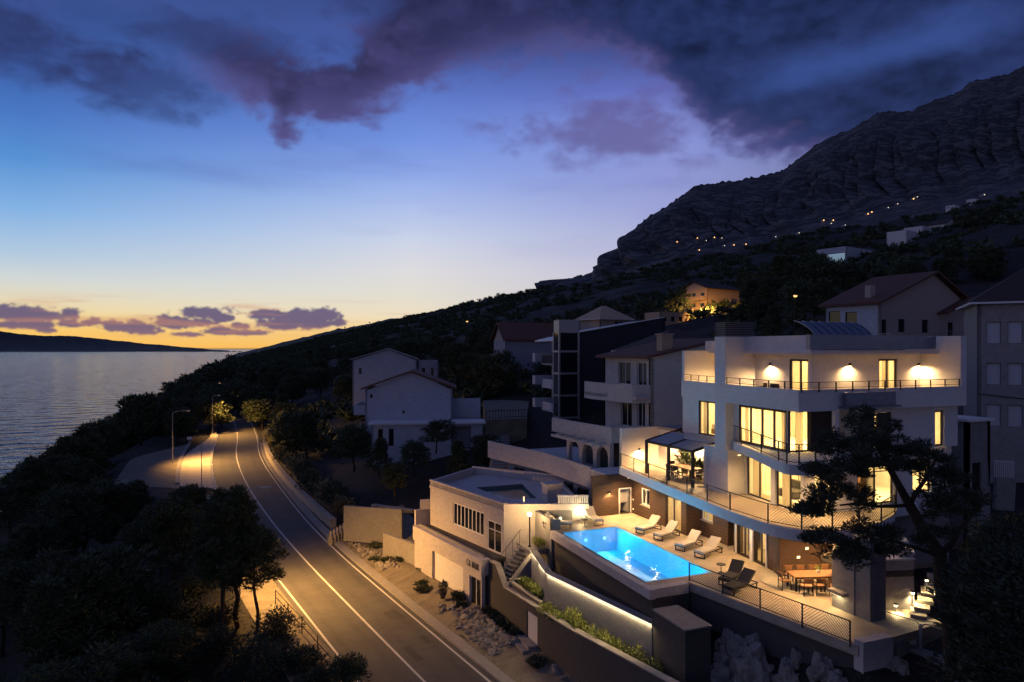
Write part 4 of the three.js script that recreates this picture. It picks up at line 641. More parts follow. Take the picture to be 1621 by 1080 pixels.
{ const p = V(26.3, 9.0, -28.5); solo('security_camera', [new THREE.SphereGeometry(0.09, 12, 8).translate(26.02, 9.2, -28.4), bx(25.95, 26.12, 9.26, 9.32, -28.5, -28.3)], M.white2, 'small white dome camera under the balcony at the wall corner', 'camera'); }
for (const [x, z, lb] of [[25.4, -30.6, 'added round fill downlight under the second-floor balcony beside the chimney pier'], [24.9, -27.4, 'added round fill downlight under the second-floor balcony corner'], [27.2, -25.6, 'added round fill downlight under the second-floor balcony on its south side']]) { solo('added_balcony_downlight', new THREE.CylinderGeometry(0.08, 0.08, 0.02, 16).translate(x, 12.606, z), glow('downlight_glow', WARM, 5), lb, 'ceiling light', 'added fill downlights under the second-floor balcony'); spot(V(x, 12.58, z), V(x, 9, z), WARM, 12, 1.3, 0.7, 4); }  // downlights added as warm fill for the first-floor balcony and its walls
// villa railings
railing(villa, [[26.5, -37.3], [25.98, -33.4]], 16.45, { h: 0.4, kind: 'plain', sp: 1.0 });
railing(villa, [[25.84, -32.2], [25.35, -26.0], [36.4, -25.95]], 16.45, { h: 0.4, kind: 'plain', sp: 1.15 });
railing(villa, edge2.filter((_, i) => i % 3 === 0).map(([x, z]) => [x + 0.08, z]), L2 + 0.02, { h: 0.95, sp: 2.2 });
railing(villa, edge1.filter((_, i) => i % 4 === 0).map(([x, z]) => [x + 0.08, z]), L1 + 0.02, { h: 0.95, sp: 2.2 });
rebase(villa);
{ // pergola
  const o = thing('pergola', 'dark pergola with grey fabric panels on the first-floor terrace', 'pergola'), za = -39.9, zb = -37.3, zc = -34.75, xf = 25.35, xb = 28.2, yf = 12.15, yb = 12.85;
  for (const z of [za, zb, zc]) mesh('post', bx(xf - 0.08, xf + 0.08, L1 + 0.021, yf, z - 0.08, z + 0.08), M.iron, o);
  mesh('beam', rbar(V(xf, yf + 0.06, za - 0.1), V(xf, yf + 0.06, zc + 0.1), 0.16, 0.14), M.iron, o); mesh('beam', rbar(V(xb, yb, za - 0.1), V(xb, yb, zc + 0.1), 0.2, 0.3), M.iron, o);
  for (const z of [za, zb, zc]) mesh('rafter', rbar(V(xf, yf + 0.08, z), V(xb, yb + 0.08, z), 0.12, 0.16), M.iron, o);
  for (const [a, b] of [[za, zb], [zb, zc]]) mesh('fabric_panel', slab4([V(xf + 0.1, yf + 0.12, b - 0.08), V(xb - 0.75, lerp(yf, yb, 0.72) + 0.12, b - 0.08), V(xb - 0.75, lerp(yf, yb, 0.72) + 0.12, a + 0.08), V(xf + 0.1, yf + 0.12, a + 0.08)], 0.02), M.awning, o);
  rebase(o);
}
// ---------- pool deck ----------
const PX0 = 19.3, PX1 = 23.2, PZ0 = -40.25, PZ1 = -30.35;
{
  const deck = struct('pool_deck', prism([[18.97, -43.6], [22.4, -42.75], [23.0, -43.24], [26.28, -43.24], [26.28, -36.68], [27.28, -36.68], [27.28, -33.88], [28.38, -33.88], [28.38, -32.82], [26.83, -32.82], [26.48, -29.2], [26.13, -28.33], [28.9, -27.5], [29.2, -26], [28.4, -21.0], [22.9, -20.5], [21.05, -29.35], [18.97, -29.6]], 6.12, T0, [[PX0 - 0.16, PZ0 - 0.16], [PX1 + 0.16, PZ0 - 0.16], [PX1 + 0.16, PZ1 + 0.16], [PX0 - 0.16, PZ1 + 0.16]]), M.stone);
  mesh('deck_edge', wallg([21.05, -29.3], [22.9, -20.5], 6.22, T0 + 0.06, 0.3), M.coping, deck); mesh('deck_footing', wallg([21.2, -29.25], [23.0, -20.6], 4.6, 6.215, 0.3), M.charcoal, deck);
  mesh('patio_paving', prism([...Array.from({ length: 14 }, (_, i) => { const a = Math.PI * (0.5 + i / 13 * 0.95); return [26.6 + Math.cos(a) * 2.0, -28.4 - Math.sin(a) * -1.4 * 1.3 + 1.0]; })], T0 + 0.004, T0 + 0.02), M.coping, deck);
  const pool = thing('swimming_pool', 'rectangular infinity pool glowing bright blue beside the sun loungers', 'pool');
  mesh('basin', [bx(PX0 - 0.15, PX1 + 0.02, 4.9, 5.0, PZ0 - 0.15, PZ1 + 0.15), bx(PX0 - 0.15, PX0, 5.0, 6.43, PZ0 - 0.15, PZ1 + 0.15), bx(PX1 + 0.02, PX1 + 0.15, 5.0, 6.48, PZ0 - 0.15, PZ1 + 0.15), bx(PX0, PX1 + 0.02, 5.0, 6.48, PZ0 - 0.15, PZ0 - 0.02), bx(PX0, PX1 + 0.02, 5.0, 6.48, PZ1 + 0.02, PZ1 + 0.15)], M.pooltile, pool);
  mesh('water', new THREE.PlaneGeometry(PX1 - PX0, PZ1 - PZ0, 1, 1).rotateX(-Math.PI / 2).translate((PX0 + PX1) / 2, 6.44, (PZ0 + PZ1) / 2), M.water, pool).geometry.attributes.uv.array.set([0, 10, 4, 10, 0, 0, 4, 0]);
  mesh('overflow_edge', bx(18.98, PX0 - 0.16, 6.13, 6.502, PZ0 - 0.2, PZ1 + 0.3), M.gutter, pool);  // real edge strip, darkened in colour to carry its shade
  mesh('lip', [bx(18.6, 18.96, 6.06, 6.53, PZ0 - 0.6, -29.0), bx(18.965, 21.0, 6.06, 6.53, -29.58, -29.1)], M.pinkw, pool);
  mesh('retaining_wall', [bx(18.9, 19.1, 2.4, 6.05, -43.5, -29.2), bx(19.1, 21.1, 1.0, 6.05, -29.5, -29.2)], M.charcoal, pool);
  const BLUE = [0.0, 0.46, 0.86];
  const lamp = (x, y, z, tx, tz, cd) => { mesh('underwater_light', new THREE.CylinderGeometry(0.11, 0.11, 0.03, 16).rotateX(Math.PI / 2).rotateY(Math.atan2(tx - x, tz - z)).translate(x, y, z), glow('underwater_lamp_glow', [0.2, 0.8, 1], 1.0), pool); const d = V(tx - x, 0, tz - z).normalize(); const l = area(V(x, y, z).addScaledVector(d, 0.05), V(tx, y - 0.1, tz), 0.3, 0.3, BLUE, cd); };
  lamp(20.9, 5.85, PZ0 + 0.02, 20.9, -30, 300); lamp(22.3, 5.85, PZ0 + 0.02, 22.3, -30, 300);
  for (const x of [20.4, 22.2]) lamp(x, 5.75, PZ1 - 0.03, x, -40, 420);  // unseen lamps added at the near end to even out the glow
  for (const z of [-38, -35.3, -32.6]) lamp(PX0 + 0.03, 5.75, z, 23, z, 260);  // more lamps added out of sight on the seaward wall to fill the basin
  rebase(pool);
}
{ // deck railing above the rocks
  const o = thing('deck_railing', 'black herringbone railing along the outer edge of the pool deck', 'railing'); const g = railing(o, [[21.2, -29.35], [22.75, -20.75]], T0 + 0.06, { h: 0.95, sp: 2.2, single: true, st: 0.12 }); for (const c of [...g.children]) o.add(c); o.remove(g); rebase(o);
}
function lounger() { // sun lounger: head end towards +x
  const o = new THREE.Group();
  mesh('cushion', [bx(-0.05, 1.22, 0.32, 0.42, -0.32, 0.32)], M.canvas, o); const back = bx(0, 0.8, 0, 0.1, -0.32, 0.32).rotateZ(0.72).translate(1.2, 0.33, 0); mesh('backrest', back, M.canvas, o);
  const fr = (z) => [rbar(V(-0.05, 0.29, z), V(1.95, 0.29, z), 0.04, 0.04)]; mesh('frame', [...fr(-0.32), ...fr(0.32), rbar(V(-0.05, 0.29, -0.32), V(-0.05, 0.29, 0.32), 0.04, 0.04), rbar(V(1.95, 0.29, -0.32), V(1.95, 0.29, 0.32), 0.04, 0.04), rbar(V(1.7, 0.3, 0), V(1.55, 0.62, 0), 0.03, 0.03)], M.black, o);
  for (const x of [0.05, 1.85]) for (const z of [-0.32, 0.32]) mesh('leg', rbar(V(x, 0.0, z), V(x, 0.28, z), 0.04, 0.04), M.black, o);
  for (const x of [0.05, 1.85]) mesh('foot_bar', rbar(V(x, 0.02, -0.31), V(x, 0.02, 0.31), 0.04, 0.035), M.black, o);
  return o;
}
{
  const L = lounger(); let first = true;
  const put = (x, z, turn, label, dark) => { const o = thing('sun_lounger', label, 'sun lounger', 'sun loungers on the pool deck'); for (const c of L.children) { const k = c.clone(); if (dark && k.material === M.canvas) k.material = M.dcanvas; o.add(k); } o.position.set(x, T0 + 0.002, z); o.rotation.y = turn; };
  put(23.75, -38.2, 0.35, 'beige lounger before the first glazed door, the one nearer the far end of the pool');
  put(24.0, -36.5, 0.35, 'beige lounger before the first glazed door, the one nearer the middle window');
  put(23.95, -34.1, 0.35, 'beige lounger before the recessed entrance door, beside the middle window');
  put(24.15, -32.5, 0.35, 'beige lounger before the recessed entrance door, closest to the double glazed doors');
  put(22.5, -28.2, 0.5, 'dark lounger with raised back between the pool corner and the double glazed doors', true);
  put(21.9, -27.2, 0.25, 'dark lounger against the deck railing beside the pool corner', true);
  put(20.3, -41.1, 2.5, 'lounger lying askew in the planter corner at the far end of the pool');
  put(22.3, -41.0, 1.5, 'upright-backed lounger beside the dark boarded wall at the far end of the pool');
}
function sideTable(x, z, label) { const o = thing('side_table', label, 'table'); mesh('table_top', new THREE.CylinderGeometry(0.25, 0.25, 0.03, 20).translate(0, 0.45, 0), M.black, o); mesh('stand', bar(V(0, 0.02, 0), V(0, 0.44, 0), 0.02), M.black, o); mesh('base', new THREE.CylinderGeometry(0.16, 0.17, 0.02, 20).translate(0, 0.01, 0), M.black, o); o.position.set(x, T0 + 0.002, z); }
sideTable(21.3, -41.2, 'small round black table between the two loungers at the far end of the pool'); sideTable(23.7, -30.0, 'small round black table beside the dark lounger near the pool corner');
function chair(seatMat, legMat) {
  const o = new THREE.Group(); mesh('seat', bx(-0.23, 0.23, 0.43, 0.47, -0.23, 0.23), seatMat, o); mesh('backrest', [bx(-0.24, 0.24, 0.62, 0.86, 0.22, 0.26)], seatMat, o);
  for (const x of [-0.21, 0.21]) for (const z of [-0.21, 0.21]) mesh('leg', rbar(V(x * 1.08, 0, z * 1.08), V(x, z > 0 ? 0.84 : 0.43, z), 0.03, 0.03), legMat, o); for (const x of [-0.25, 0.25]) mesh('armrest', rbar(V(x, 0.64, -0.2), V(x, 0.64, 0.22), 0.04, 0.03), legMat, o); return o;
}
function tableParts(o, w, d, h, top, leg) { mesh('table_top', bx(-w / 2, w / 2, h - 0.05, h, -d / 2, d / 2), top, o); for (const x of [-1, 1]) for (const z of [-1, 1]) mesh('leg', bx(x * (w / 2 - 0.08) - 0.035, x * (w / 2 - 0.08) + 0.035, 0, h - 0.05, z * (d / 2 - 0.08) - 0.035, z * (d / 2 - 0.08) + 0.035), leg, o); mesh('apron', [bx(-w / 2 + 0.12, w / 2 - 0.12, h - 0.13, h - 0.05, d / 2 - 0.1, d / 2 - 0.07), bx(-w / 2 + 0.12, w / 2 - 0.12, h - 0.13, h - 0.05, -d / 2 + 0.07, -d / 2 + 0.1)], leg, o); }
{
  const o = thing('dining_table', 'long teak outdoor dining table under the balcony beside the grey grill wall', 'table'); tableParts(o, 2.7, 1.0, 0.76, M.teak, M.black); const c = V(26.6, T0 + 0.002, -26.3), turn = -0.3; o.position.copy(c); o.rotation.y = turn;
  const ch = chair(M.teak, M.black), put = (dx, dz, r, label, group) => { const q = thing('dining_chair', label, 'chair', group); for (const k of ch.children) q.add(k.clone()); q.position.set(c.x + Math.cos(turn) * dx + Math.sin(turn) * dz, c.y, c.z - Math.sin(turn) * dx + Math.cos(turn) * dz); q.rotation.y = turn + r; };
  for (let i = 0; i < 4; i++) put(-0.95 + i * 0.64, -0.78, Math.PI, 'teak and black chair between the dining table and the brown wall', 'dining chairs on the wall side'); for (let i = 0; i < 4; i++) put(-0.95 + i * 0.64, 0.8, 0, 'teak and black chair on the pool-railing side of the dining table', 'dining chairs on the railing side'); put(-1.65, 0, -Math.PI / 2, 'teak and black chair at the lounger end of the dining table');
  const v = thing('flower_pot', 'small white pot of flowers on the long dining table', 'plant'); mesh('pot', new THREE.CylinderGeometry(0.1, 0.07, 0.15, 14).translate(0, 0.075, 0), M.white2, v); const r = rng(9); mesh('flowers', leaves([[0, 0.24, 0, 0.14, 0.8]], 90, 0.08, r, { w: 0.5 }), LEAF.lime, v); v.position.set(c.x + 0.1, c.y + 0.762, c.z);
}
{ // first-floor terrace furniture
  const o = thing('terrace_table', 'wooden dining table under the pergola', 'table'); tableParts(o, 1.0, 2.2, 0.75, M.teak, M.black); o.position.set(26.9, L1 + 0.022, -37.6);
  const ch = chair(M.dcanvas, M.black); for (const [i, [dx, dz, r, lb]] of [[-0.75, -0.6, -1.57, 'dark chair at the pergola table, railing side towards the fin wall'], [-0.75, 0.2, -1.57, 'dark chair at the middle of the railing side of the pergola table'], [0.75, -0.5, 1.57, 'dark chair at the pergola table on the house side towards the fin wall'], [0.75, 0.4, 1.57, 'dark chair at the pergola table on the house side beside the potted palm'], [0, 1.4, 0, 'dark slatted chair at the sliding-window end of the pergola table'], [0, -1.4, 3.14, 'dark chair at the fin-wall end of the pergola table']].entries()) { const q = thing('terrace_chair', lb, 'chair', 'chairs under the pergola'); for (const k of ch.children) q.add(k.clone()); q.position.set(26.9 + dx, L1 + 0.022, -37.6 + dz); q.rotation.y = r; }
  const pot = (x, z, h, seed, lb) => { const v = thing('potted_palm', lb, 'plant'); mesh('pot', new THREE.CylinderGeometry(0.22, 0.16, 0.4, 16).translate(0, 0.2, 0), M.black2, v); const r = rng(seed), cl = []; for (let i = 0; i < 9; i++) cl.push([(r() - 0.5) * 0.7, 0.6 + r() * (h - 0.7), (r() - 0.5) * 0.7, 0.32, 0.8]); mesh('leaves', leaves(cl, 34, 0.4, r, { w: 0.16 }), LEAF.pine, v); mesh('stem', limb(V(0, 0.3, 0), V(0.05, h * 0.7, 0), 0.03, 0.015, r, 3), M.bark, v); v.position.set(x, L1 + 0.022, z); };
  pot(27.8, -38.9, 1.7, 41, 'tall bushy palm in a pot against the wall under the pergola'); pot(27.85, -37.55, 0.95, 42, 'low potted plant beside the tall palm under the pergola');
  const q = thing('roof_lounge_chair', 'low dark lounge chair on the roof terrace behind the parapet', 'chair'); for (const k of ch.children) q.add(k.clone()); q.position.set(26.9, L3 + 0.022, -30.6); q.rotation.y = 1.2; const q2 = thing('roof_lounge_chair', 'dark chair on the roof terrace nearest the west glazed door', 'chair'); for (const k of ch.children) q2.add(k.clone()); q2.position.set(26.8, L3 + 0.022, -29.5); q2.rotation.y = 2.2;
}
{ // planter corner, with its low lamp and the white wash on the wall
  const o = thing('corner_planter', 'grey walled planter at the far seaward corner of the pool deck', 'planter'); mesh('wall', [wallg([18.75, -43.7], [18.75, -41.0], 3.0, 7.2, 0.25), wallg([18.75, -40.98], [19.4, -40.98], T0, 7.2, 0.2), wallg([19.05, -43.72], [22.3, -42.62], T0, 7.2, 0.25)], M.greyw, o); mesh('soil', prism([[19.02, -43.5], [20.2, -43.1], [19.4, -41.2], [19.02, -41.2]], T0, 6.9), M.soil, o); rebase(o);
  const b = thing('bowl_planter', 'black bowl standing on the corner planter wall', 'planter'); mesh('bowl', new THREE.LatheGeometry([[0, 0], [0.2, 0], [0.3, 0.12], [0.32, 0.2], [0.28, 0.2], [0.25, 0.12], [0.1, 0.06]].map(([x, y]) => new THREE.Vector2(x, y)), 20), M.black2, b); mesh('soil', new THREE.CylinderGeometry(0.25, 0.25, 0.02, 18).translate(0, 0.13, 0), M.soil, b); b.position.set(19.4, 6.9, -42.7);
  for (const [x, z, cd, lb] of [[19.75, -41.7, 0.9, 'small glowing ground lamp in the corner planter'], [21.6, -42.35, 2.0, 'small glowing lamp on the low wall behind the far loungers']]) { const l = thing('ground_lamp', lb, 'lamp'); mesh('lamp_body', new THREE.CylinderGeometry(0.07, 0.09, 0.12, 14).translate(x, T0 + 0.45, z), M.white2, l); mesh('lamp_bulb', new THREE.SphereGeometry(0.07, 10, 8).translate(x, T0 + 0.56, z), glow('ground_lamp_glow', SOFT, 9), l); mesh('lamp_stand', bar(V(x, T0, z), V(x, T0 + 0.4, z), 0.03), M.white2, l); point(V(x, T0 + 0.56, z), SOFT, cd, 2); rebase(l); }
}
for (const [i, [x, z, turn]] of [[25.75, -42.6, 0]].entries()) { const c = V(25.55, 8.1, -44.1); solo('doorway_light', new THREE.SphereGeometry(0.09, 12, 8).translate(c.x, c.y, c.z), glow('doorway_lamp_glow', SOFT, 8), 'round ceiling lamp inside the white doorway at the far end of the deck', 'lamp'); point(c, SOFT, 5, 3); }
// under-balcony downlights that light the deck boards and the dining corner
for (const [x, z, cd, lb] of [[25.0, -41.6, 13, 'round downlight under the balcony above the far end of the deck'], [24.9, -38, 7, 'round downlight under the balcony above the first pair of loungers'], [25.3, -34.6, 4, 'round downlight under the balcony before the recessed entrance'], [25.2, -31, 5, 'round downlight under the balcony before the double glazed doors'], [26.2, -26.2, 6, 'round downlight under the balcony above the dining table'], [25.0, -25.7, 5, 'round downlight under the curved balcony edge by the dining chairs'], [27.9, -26.4, 6, 'round downlight under the balcony beside the grey grill wall']]) { solo('downlight', new THREE.CylinderGeometry(0.09, 0.09, 0.02, 16).translate(x, 9.436, z), glow('downlight_glow', WARM, 5), lb, 'ceiling light', 'downlights under the first-floor balcony'); spot(V(x, 9.41, z), V(x, 6, z), WARM, cd * 3.2, 1.35, 0.7, 4); }
{ // grill tower, planter terrace and lit garden steps at the near end of the villa
  const o = thing('grill_wall', 'tall grey plastered grill chimney and wall beside the dining table', 'wall');
  mesh('low_wall', bx(25.45, 25.8, 6.0, 9.0, -24.25, -23.0), M.greyw, o); mesh('chimney', bx(25.5, 26.45, 5.6, 10.05, -22.99, -22.2), M.greyw, o); mesh('flue_opening', bx(25.75, 26.25, 9.5, 9.9, -22.2, -22.185), M.black, o); mesh('hearth_shelf', bx(25.1, 25.44, 7.25, 7.4, -24.2, -23.3), M.coping, o); mesh('chimney_cap', bx(25.42, 26.53, 10.052, 10.12, -23.06, -22.12), M.coping, o); rebase(o);
  solo('grill_light', bx(25.2, 25.4, 7.2, 7.245, -24.1, -23.5), glow('grill_lamp_glow', SOFT, 6), 'bright strip lamp under the hearth shelf of the grill wall', 'lamp'); area(V(25.28, 7.18, -23.8), V(25.1, 6, -23.8), 0.2, 0.6, SOFT, 45);
  const p = thing('terrace_planter', 'white angular planter bowl beside the grill chimney with dark grass inside', 'planter');
  const a = [26.5, -23.2], b = [28.7, -22.6], c = [30.6, -24.6], d = [29.6, -26.4], e = [26.6, -26.0];
  mesh('wall', [wallg(a, b, 6.2, 8.75, 0.3), wallg(b, c, 6.2, 9.0, 0.3), wallg(c, d, 6.2, 9.1, 0.3)], M.pinkw, p); mesh('rim', [wallg([26.5, -23.15], [28.72, -22.55], 8.755, 8.83, 0.75), wallg([28.72, -22.55], [30.66, -24.58], 9.005, 9.08, 0.6)], M.white, p); mesh('soil', prism([a, b, c, d, e], 8.0, 8.3), M.soil, p); rebase(p);
  shrub('planter_grass', 28.2, 8.25, -24.2, 1.3, 0.8, LEAF.dark, 71, 'dark grassy plant in the angular white planter', undefined, 60, 0.3);
  const st = thing('garden_steps', 'pale stone steps with step lamps climbing beside the white planter', 'steps'), N = 9;
  for (let i = 0; i < N; i++) { const t = i / N, x = lerp(26.3, 31.2, t), z = lerp(-21.3, -23.6, t); mesh('step', new THREE.BoxGeometry(0.62, 0.16, 1.1).rotateY(-0.9).translate(x + 0.3, 6.05 + i * 0.17, z + 0.05), M.coping, st); }
  mesh('side_wall', wallg([25.2, -20.6], [32.2, -22.3], 4.6, 6.3, 0.2), M.greyw, st); rebase(st);
  for (const [i, [px, py, lb]] of [[1331, 972, 'step lamp at the foot of the grill wall on the deck side'], [1362, 985, 'step lamp at the near corner of the grill chimney'], [1391, 978, 'step lamp at the bottom of the garden steps'], [1418, 958, 'step lamp on the third garden step'], [1445, 938, 'step lamp halfway up the garden steps'], [1467, 918, 'step lamp near the top of the garden steps']].entries()) {
    const q = i < 2 ? onX(px, py, 25.36) : at(px, py, 30.0 + i * 0.35), l = thing('step_lamp', lb, 'lamp', 'step lamps by the garden steps'); mesh('lamp_body', bx(q.x - 0.06, q.x + 0.06, q.y, q.y + 0.07, q.z - 0.06, q.z + 0.06), M.black, l); mesh('lamp_bulb', bx(q.x - 0.05, q.x + 0.05, q.y - 0.06, q.y - 0.002, q.z - 0.03, q.z + 0.05), glow('step_lamp_glow', SOFT, 16), l); mesh('bracket', bar(q.clone().add(V(0, -0.5, 0)), q.clone(), 0.02), M.black, l); spot(q.clone().add(V(-0.02, -0.08, 0.1)), q.clone().add(V(-0.1, -2, 0.5)), SOFT, i < 2 ? 3.5 : 2.4, 1.35, 0.8, 2); rebase(l); }
}
{ // end pillar of the deck and the fenced wall to the right
  const o = thing('deck_pillar', 'plain white masonry block closing the near end of the deck railing', 'wall'); mesh('block', bx(22.95, 24.6, 4.6, 6.75, -20.75, -20.3), M.pinkw, o); rebase(o);
  const A = onY(1378, 1000, 5.9), B = onY(1640, 1112, 5.4), w = thing('boundary_wall', 'low rough concrete boundary wall running down from the deck end', 'wall'); mesh('wall', wallg([A.x, A.z], [B.x, B.z], 3.2, 5.8, 0.3), M.grit, w); rebase(w);
  const f = thing('mesh_fence', 'wire mesh fence of rounded steel panels on the boundary wall', 'fence'), m = basis([A.x, A.z], [B.x, B.z]), n = 3, L = m.len / n;
  for (let i = 0; i < n; i++) { const u0 = i * L + 0.05, u1 = (i + 1) * L - 0.05, y0 = 5.86, y1 = 6.95, c = 0.13, P = (u, y) => V(u, y, -0.15).applyMatrix4(m), pts = [P(u0, y0), P(u0, y1 - c), P(u0 + c, y1), P(u1 - c, y1), P(u1, y1 - c), P(u1, y0)]; const panel = part('panel', f); mesh('frame_tube', pts.map((p, k) => bar(p, pts[(k + 1) % 6], 0.022)), M.steel, panel); const wires = []; for (let u = u0 + 0.08; u < u1; u += 0.08) wires.push(bar(P(u, y0), P(u, y1 - 0.03), 0.003, 3)); for (let y = y0 + 0.08; y < y1; y += 0.08) wires.push(bar(P(u0, y), P(u1, y), 0.003, 3)); const s = mesh('wire_mesh', wires, M.steel, panel); s.userData.kind = 'stuff'; mesh('post', bar(P(u1 + 0.05, 5.75), P(u1 + 0.05, 6.9), 0.03), M.steel, f); }
  rebase(f);
}
{ // rocks below the deck
  const r = rng(31); const spots = [[1160, 1010, 0.55], [1185, 1030, 0.7], [1198, 1060, 0.9], [1178, 1055, 0.5], [1222, 1075, 0.6], [1270, 1035, 0.42], [1240, 1012, 0.35], [1308, 1052, 0.5], [1150, 1040, 0.5], [1140, 1070, 0.6], [1330, 1085, 0.5], [1215, 1000, 0.4], [1420, 1060, 0.4], [1175, 985, 0.4], [1255, 1065, 0.5], [1205, 1020, 0.5]];
  for (const [i, [px, py, R]] of spots.entries()) { const g = new THREE.IcosahedronGeometry(R * 1.25, 9), p = g.attributes.position; for (let k = 0; k < p.count; k++) { const v = V(p.getX(k), p.getY(k), p.getZ(k)), n = 0.85 + 0.55 * fbm(v.x * 1.3 / R + i * 7, v.y * 1.3 / R, v.z * 1.3 / R, 2) + 0.55 * (0.4 - Math.abs(fbm(v.x * 1.7 / R, v.y * 1.7 / R + i * 3, v.z * 1.7 / R, 4))) ; v.multiplyScalar(n); p.setXYZ(k, v.x * 1.1, v.y * 1.35, v.z * 0.9); } g.computeVertexNormals(); let d = 24; for (let k = 0; k < 60; k++) { const q = at(px, py, d); if (q.y < groundY(q.x, q.z)) break; d += 0.25; } const q = at(px, py, d); const o = solo('boulder', g, M.boulder, 'pale limestone boulder on the dark rocky slope below the deck railing', 'rock', 'boulders below the pool deck'); o.position.add(V(q.x, q.y - R * 0.75, q.z)); o.rotation.y = 0; }
}
// ---------- terraced garden below the pool ----------
{
  const w = thing('street_wall', 'tall charcoal garden wall with cream coping along the gravel yard', 'wall'), top = [[15.45, -45.4, 3.75], [15.68, -43.3, 3.95], [15.8, -42.0, 2.8], [16.1, -38.8, 2.72], [16.57, -34, 3.05], [17.4, -25.3, 3.78], [18.3, -16, 4.3]];
  const dz0 = -38.85, dz1 = -37.5;
  const pan = [], cop = []; const face = (a, b) => { const m = basis([a[0], a[1]], [b[0], b[1]]), s = new THREE.Shape([new THREE.Vector2(0, -0.2), new THREE.Vector2(m.len, -0.2), new THREE.Vector2(m.len, b[2]), new THREE.Vector2(0, a[2])]); if (a[1] < dz0 && b[1] > dz1) { const f = (z) => (z - a[1]) / (b[1] - a[1]) * m.len; s.holes.push(new THREE.Path([[f(dz0), 0.5], [f(dz0), 2.45], [f(dz1), 2.45], [f(dz1), 0.5]].map(([x, y]) => new THREE.Vector2(x, y)))); } pan.push(new THREE.ExtrudeGeometry(s, { depth: 0.28, bevelEnabled: false }).translate(0, 0, -0.28).applyMatrix4(m)); cop.push(...slab4([V(a[0] - 0.05, a[2] + 0.07, a[1]), V(a[0] + 0.36, a[2] + 0.07, a[1]), V(b[0] + 0.36, b[2] + 0.07, b[1]), V(b[0] - 0.05, b[2] + 0.07, b[1])], 0.065)); };
  const tp = top.filter((_, i) => i !== 3); for (let i = 0; i < tp.length - 1; i++) face(tp[i], tp[i + 1]);
  mesh('wall', pan, M.charcoal, w); mesh('coping', cop, M.coping, w);
  const g = part('gate', w), gx = (z) => wallX(z) + 0.02; mesh('gate_frame', [rbar(V(gx(dz0) + 0.05, 0.5, dz0 + 0.03), V(gx(dz0) + 0.05, 2.43, dz0 + 0.03), 0.06, 0.06), rbar(V(gx(dz1) + 0.05, 0.5, dz1 - 0.03), V(gx(dz1) + 0.05, 2.43, dz1 - 0.03), 0.06, 0.06), rbar(V(gx(dz0) + 0.05, 2.42, dz0), V(gx(dz1) + 0.05, 2.42, dz1), 0.06, 0.06), rbar(V(gx(dz0) + 0.05, 0.56, dz0), V(gx(dz1) + 0.05, 0.56, dz1), 0.06, 0.08)], M.black, g);
  for (let i = 0; i < 9; i++) { const z = lerp(dz0 + 0.12, dz1 - 0.12, i / 8); mesh('gate_bar', bx(gx(z) + 0.04, gx(z) + 0.06, 0.6, 2.4, z - 0.055, z + 0.055), M.white2, g); }
  rebase(w);
  // led wall
  const lw = thing('led_wall', 'charcoal retaining wall with a glowing light strip under its coping below the pool', 'wall'), P = [[17.35, -41.1], [16.85, -37.5], [18.57, -28.75]], Y = [5.35, 5.0, 5.0];
  for (let i = 0; i < 2; i++) { const m = basis(P[i], P[i + 1]), s = new THREE.Shape([[0, 0.6], [m.len, 0.6], [m.len, Y[i + 1]], [0, Y[i]]].map(([x, y]) => new THREE.Vector2(x, y))); mesh('wall', new THREE.ExtrudeGeometry(s, { depth: 0.3, bevelEnabled: false }).translate(0, 0, -0.3).applyMatrix4(m), M.greyw, lw);
    const A = V(P[i][0], Y[i], P[i][1]), B = V(P[i + 1][0], Y[i + 1], P[i + 1][1]), o = V(0, 0, 1).transformDirection(m); mesh('coping', rbar(A.clone().addScaledVector(o, -0.12).add(V(0, 0.035, 0)), B.clone().addScaledVector(o, -0.12).add(V(0, 0.035, 0)), 0.42, 0.065), M.greyw, lw);
    const a = A.clone().addScaledVector(o, 0.05).add(V(0, -0.03, 0)), b = B.clone().addScaledVector(o, 0.05).add(V(0, -0.03, 0)); mesh('led_strip', rbar(a, b, 0.05, 0.04), glow('led_strip_glow', [1, 0.85, 0.58], 1.5), lw);
    const n = i ? 4 : 2; for (let k = 0; k < n; k++) { const c = a.clone().lerp(b, (k + 0.5) / n).add(V(0, -0.05, 0)).addScaledVector(o, 0.01), l = a.distanceTo(b) / n, ra = area(c, c.clone().add(V(0, -1, 0)).addScaledVector(o, 0.25), 0.06, l, [1, 0.74, 0.40], 85); const zz = c.clone().sub(c.clone().add(V(0, -1, 0)).addScaledVector(o, 0.25)).normalize(), yy = b.clone().sub(a).normalize(), xx = yy.clone().cross(zz).normalize(); ra.quaternion.setFromRotationMatrix(new THREE.Matrix4().makeBasis(xx, zz.clone().cross(xx), zz)); } }
  rebase(lw);
  // block closing the terrace
  const bk = thing('end_block', 'dark square-cut retaining block at the near end of the lit garden terrace', 'wall'); mesh('block', bx(18.6, 20.0, -0.3, 5.66, -28.7, -26.05), M.charcoal, bk); mesh('coping', bx(18.55, 20.05, 5.662, 5.73, -28.72, -26.0), M.greyw, bk); rebase(bk);
  struct('garden_bed', prism([[16.0, -43], [17.4, -42.5], [17.3, -41], [16.9, -37.6], [18.5, -28.9], [18.6, -26], [18.6, -16], [18.3, -16], [17.5, -25.3], [16.75, -34], [16.15, -41.9]], 2.0, 2.45), M.soil);
  struct('moat_floor', prism([[17.6, -42.6], [18.9, -42.6], [18.9, -29.2], [18.7, -28.8], [17.1, -37.5]], 2.2, 2.5), M.conc);
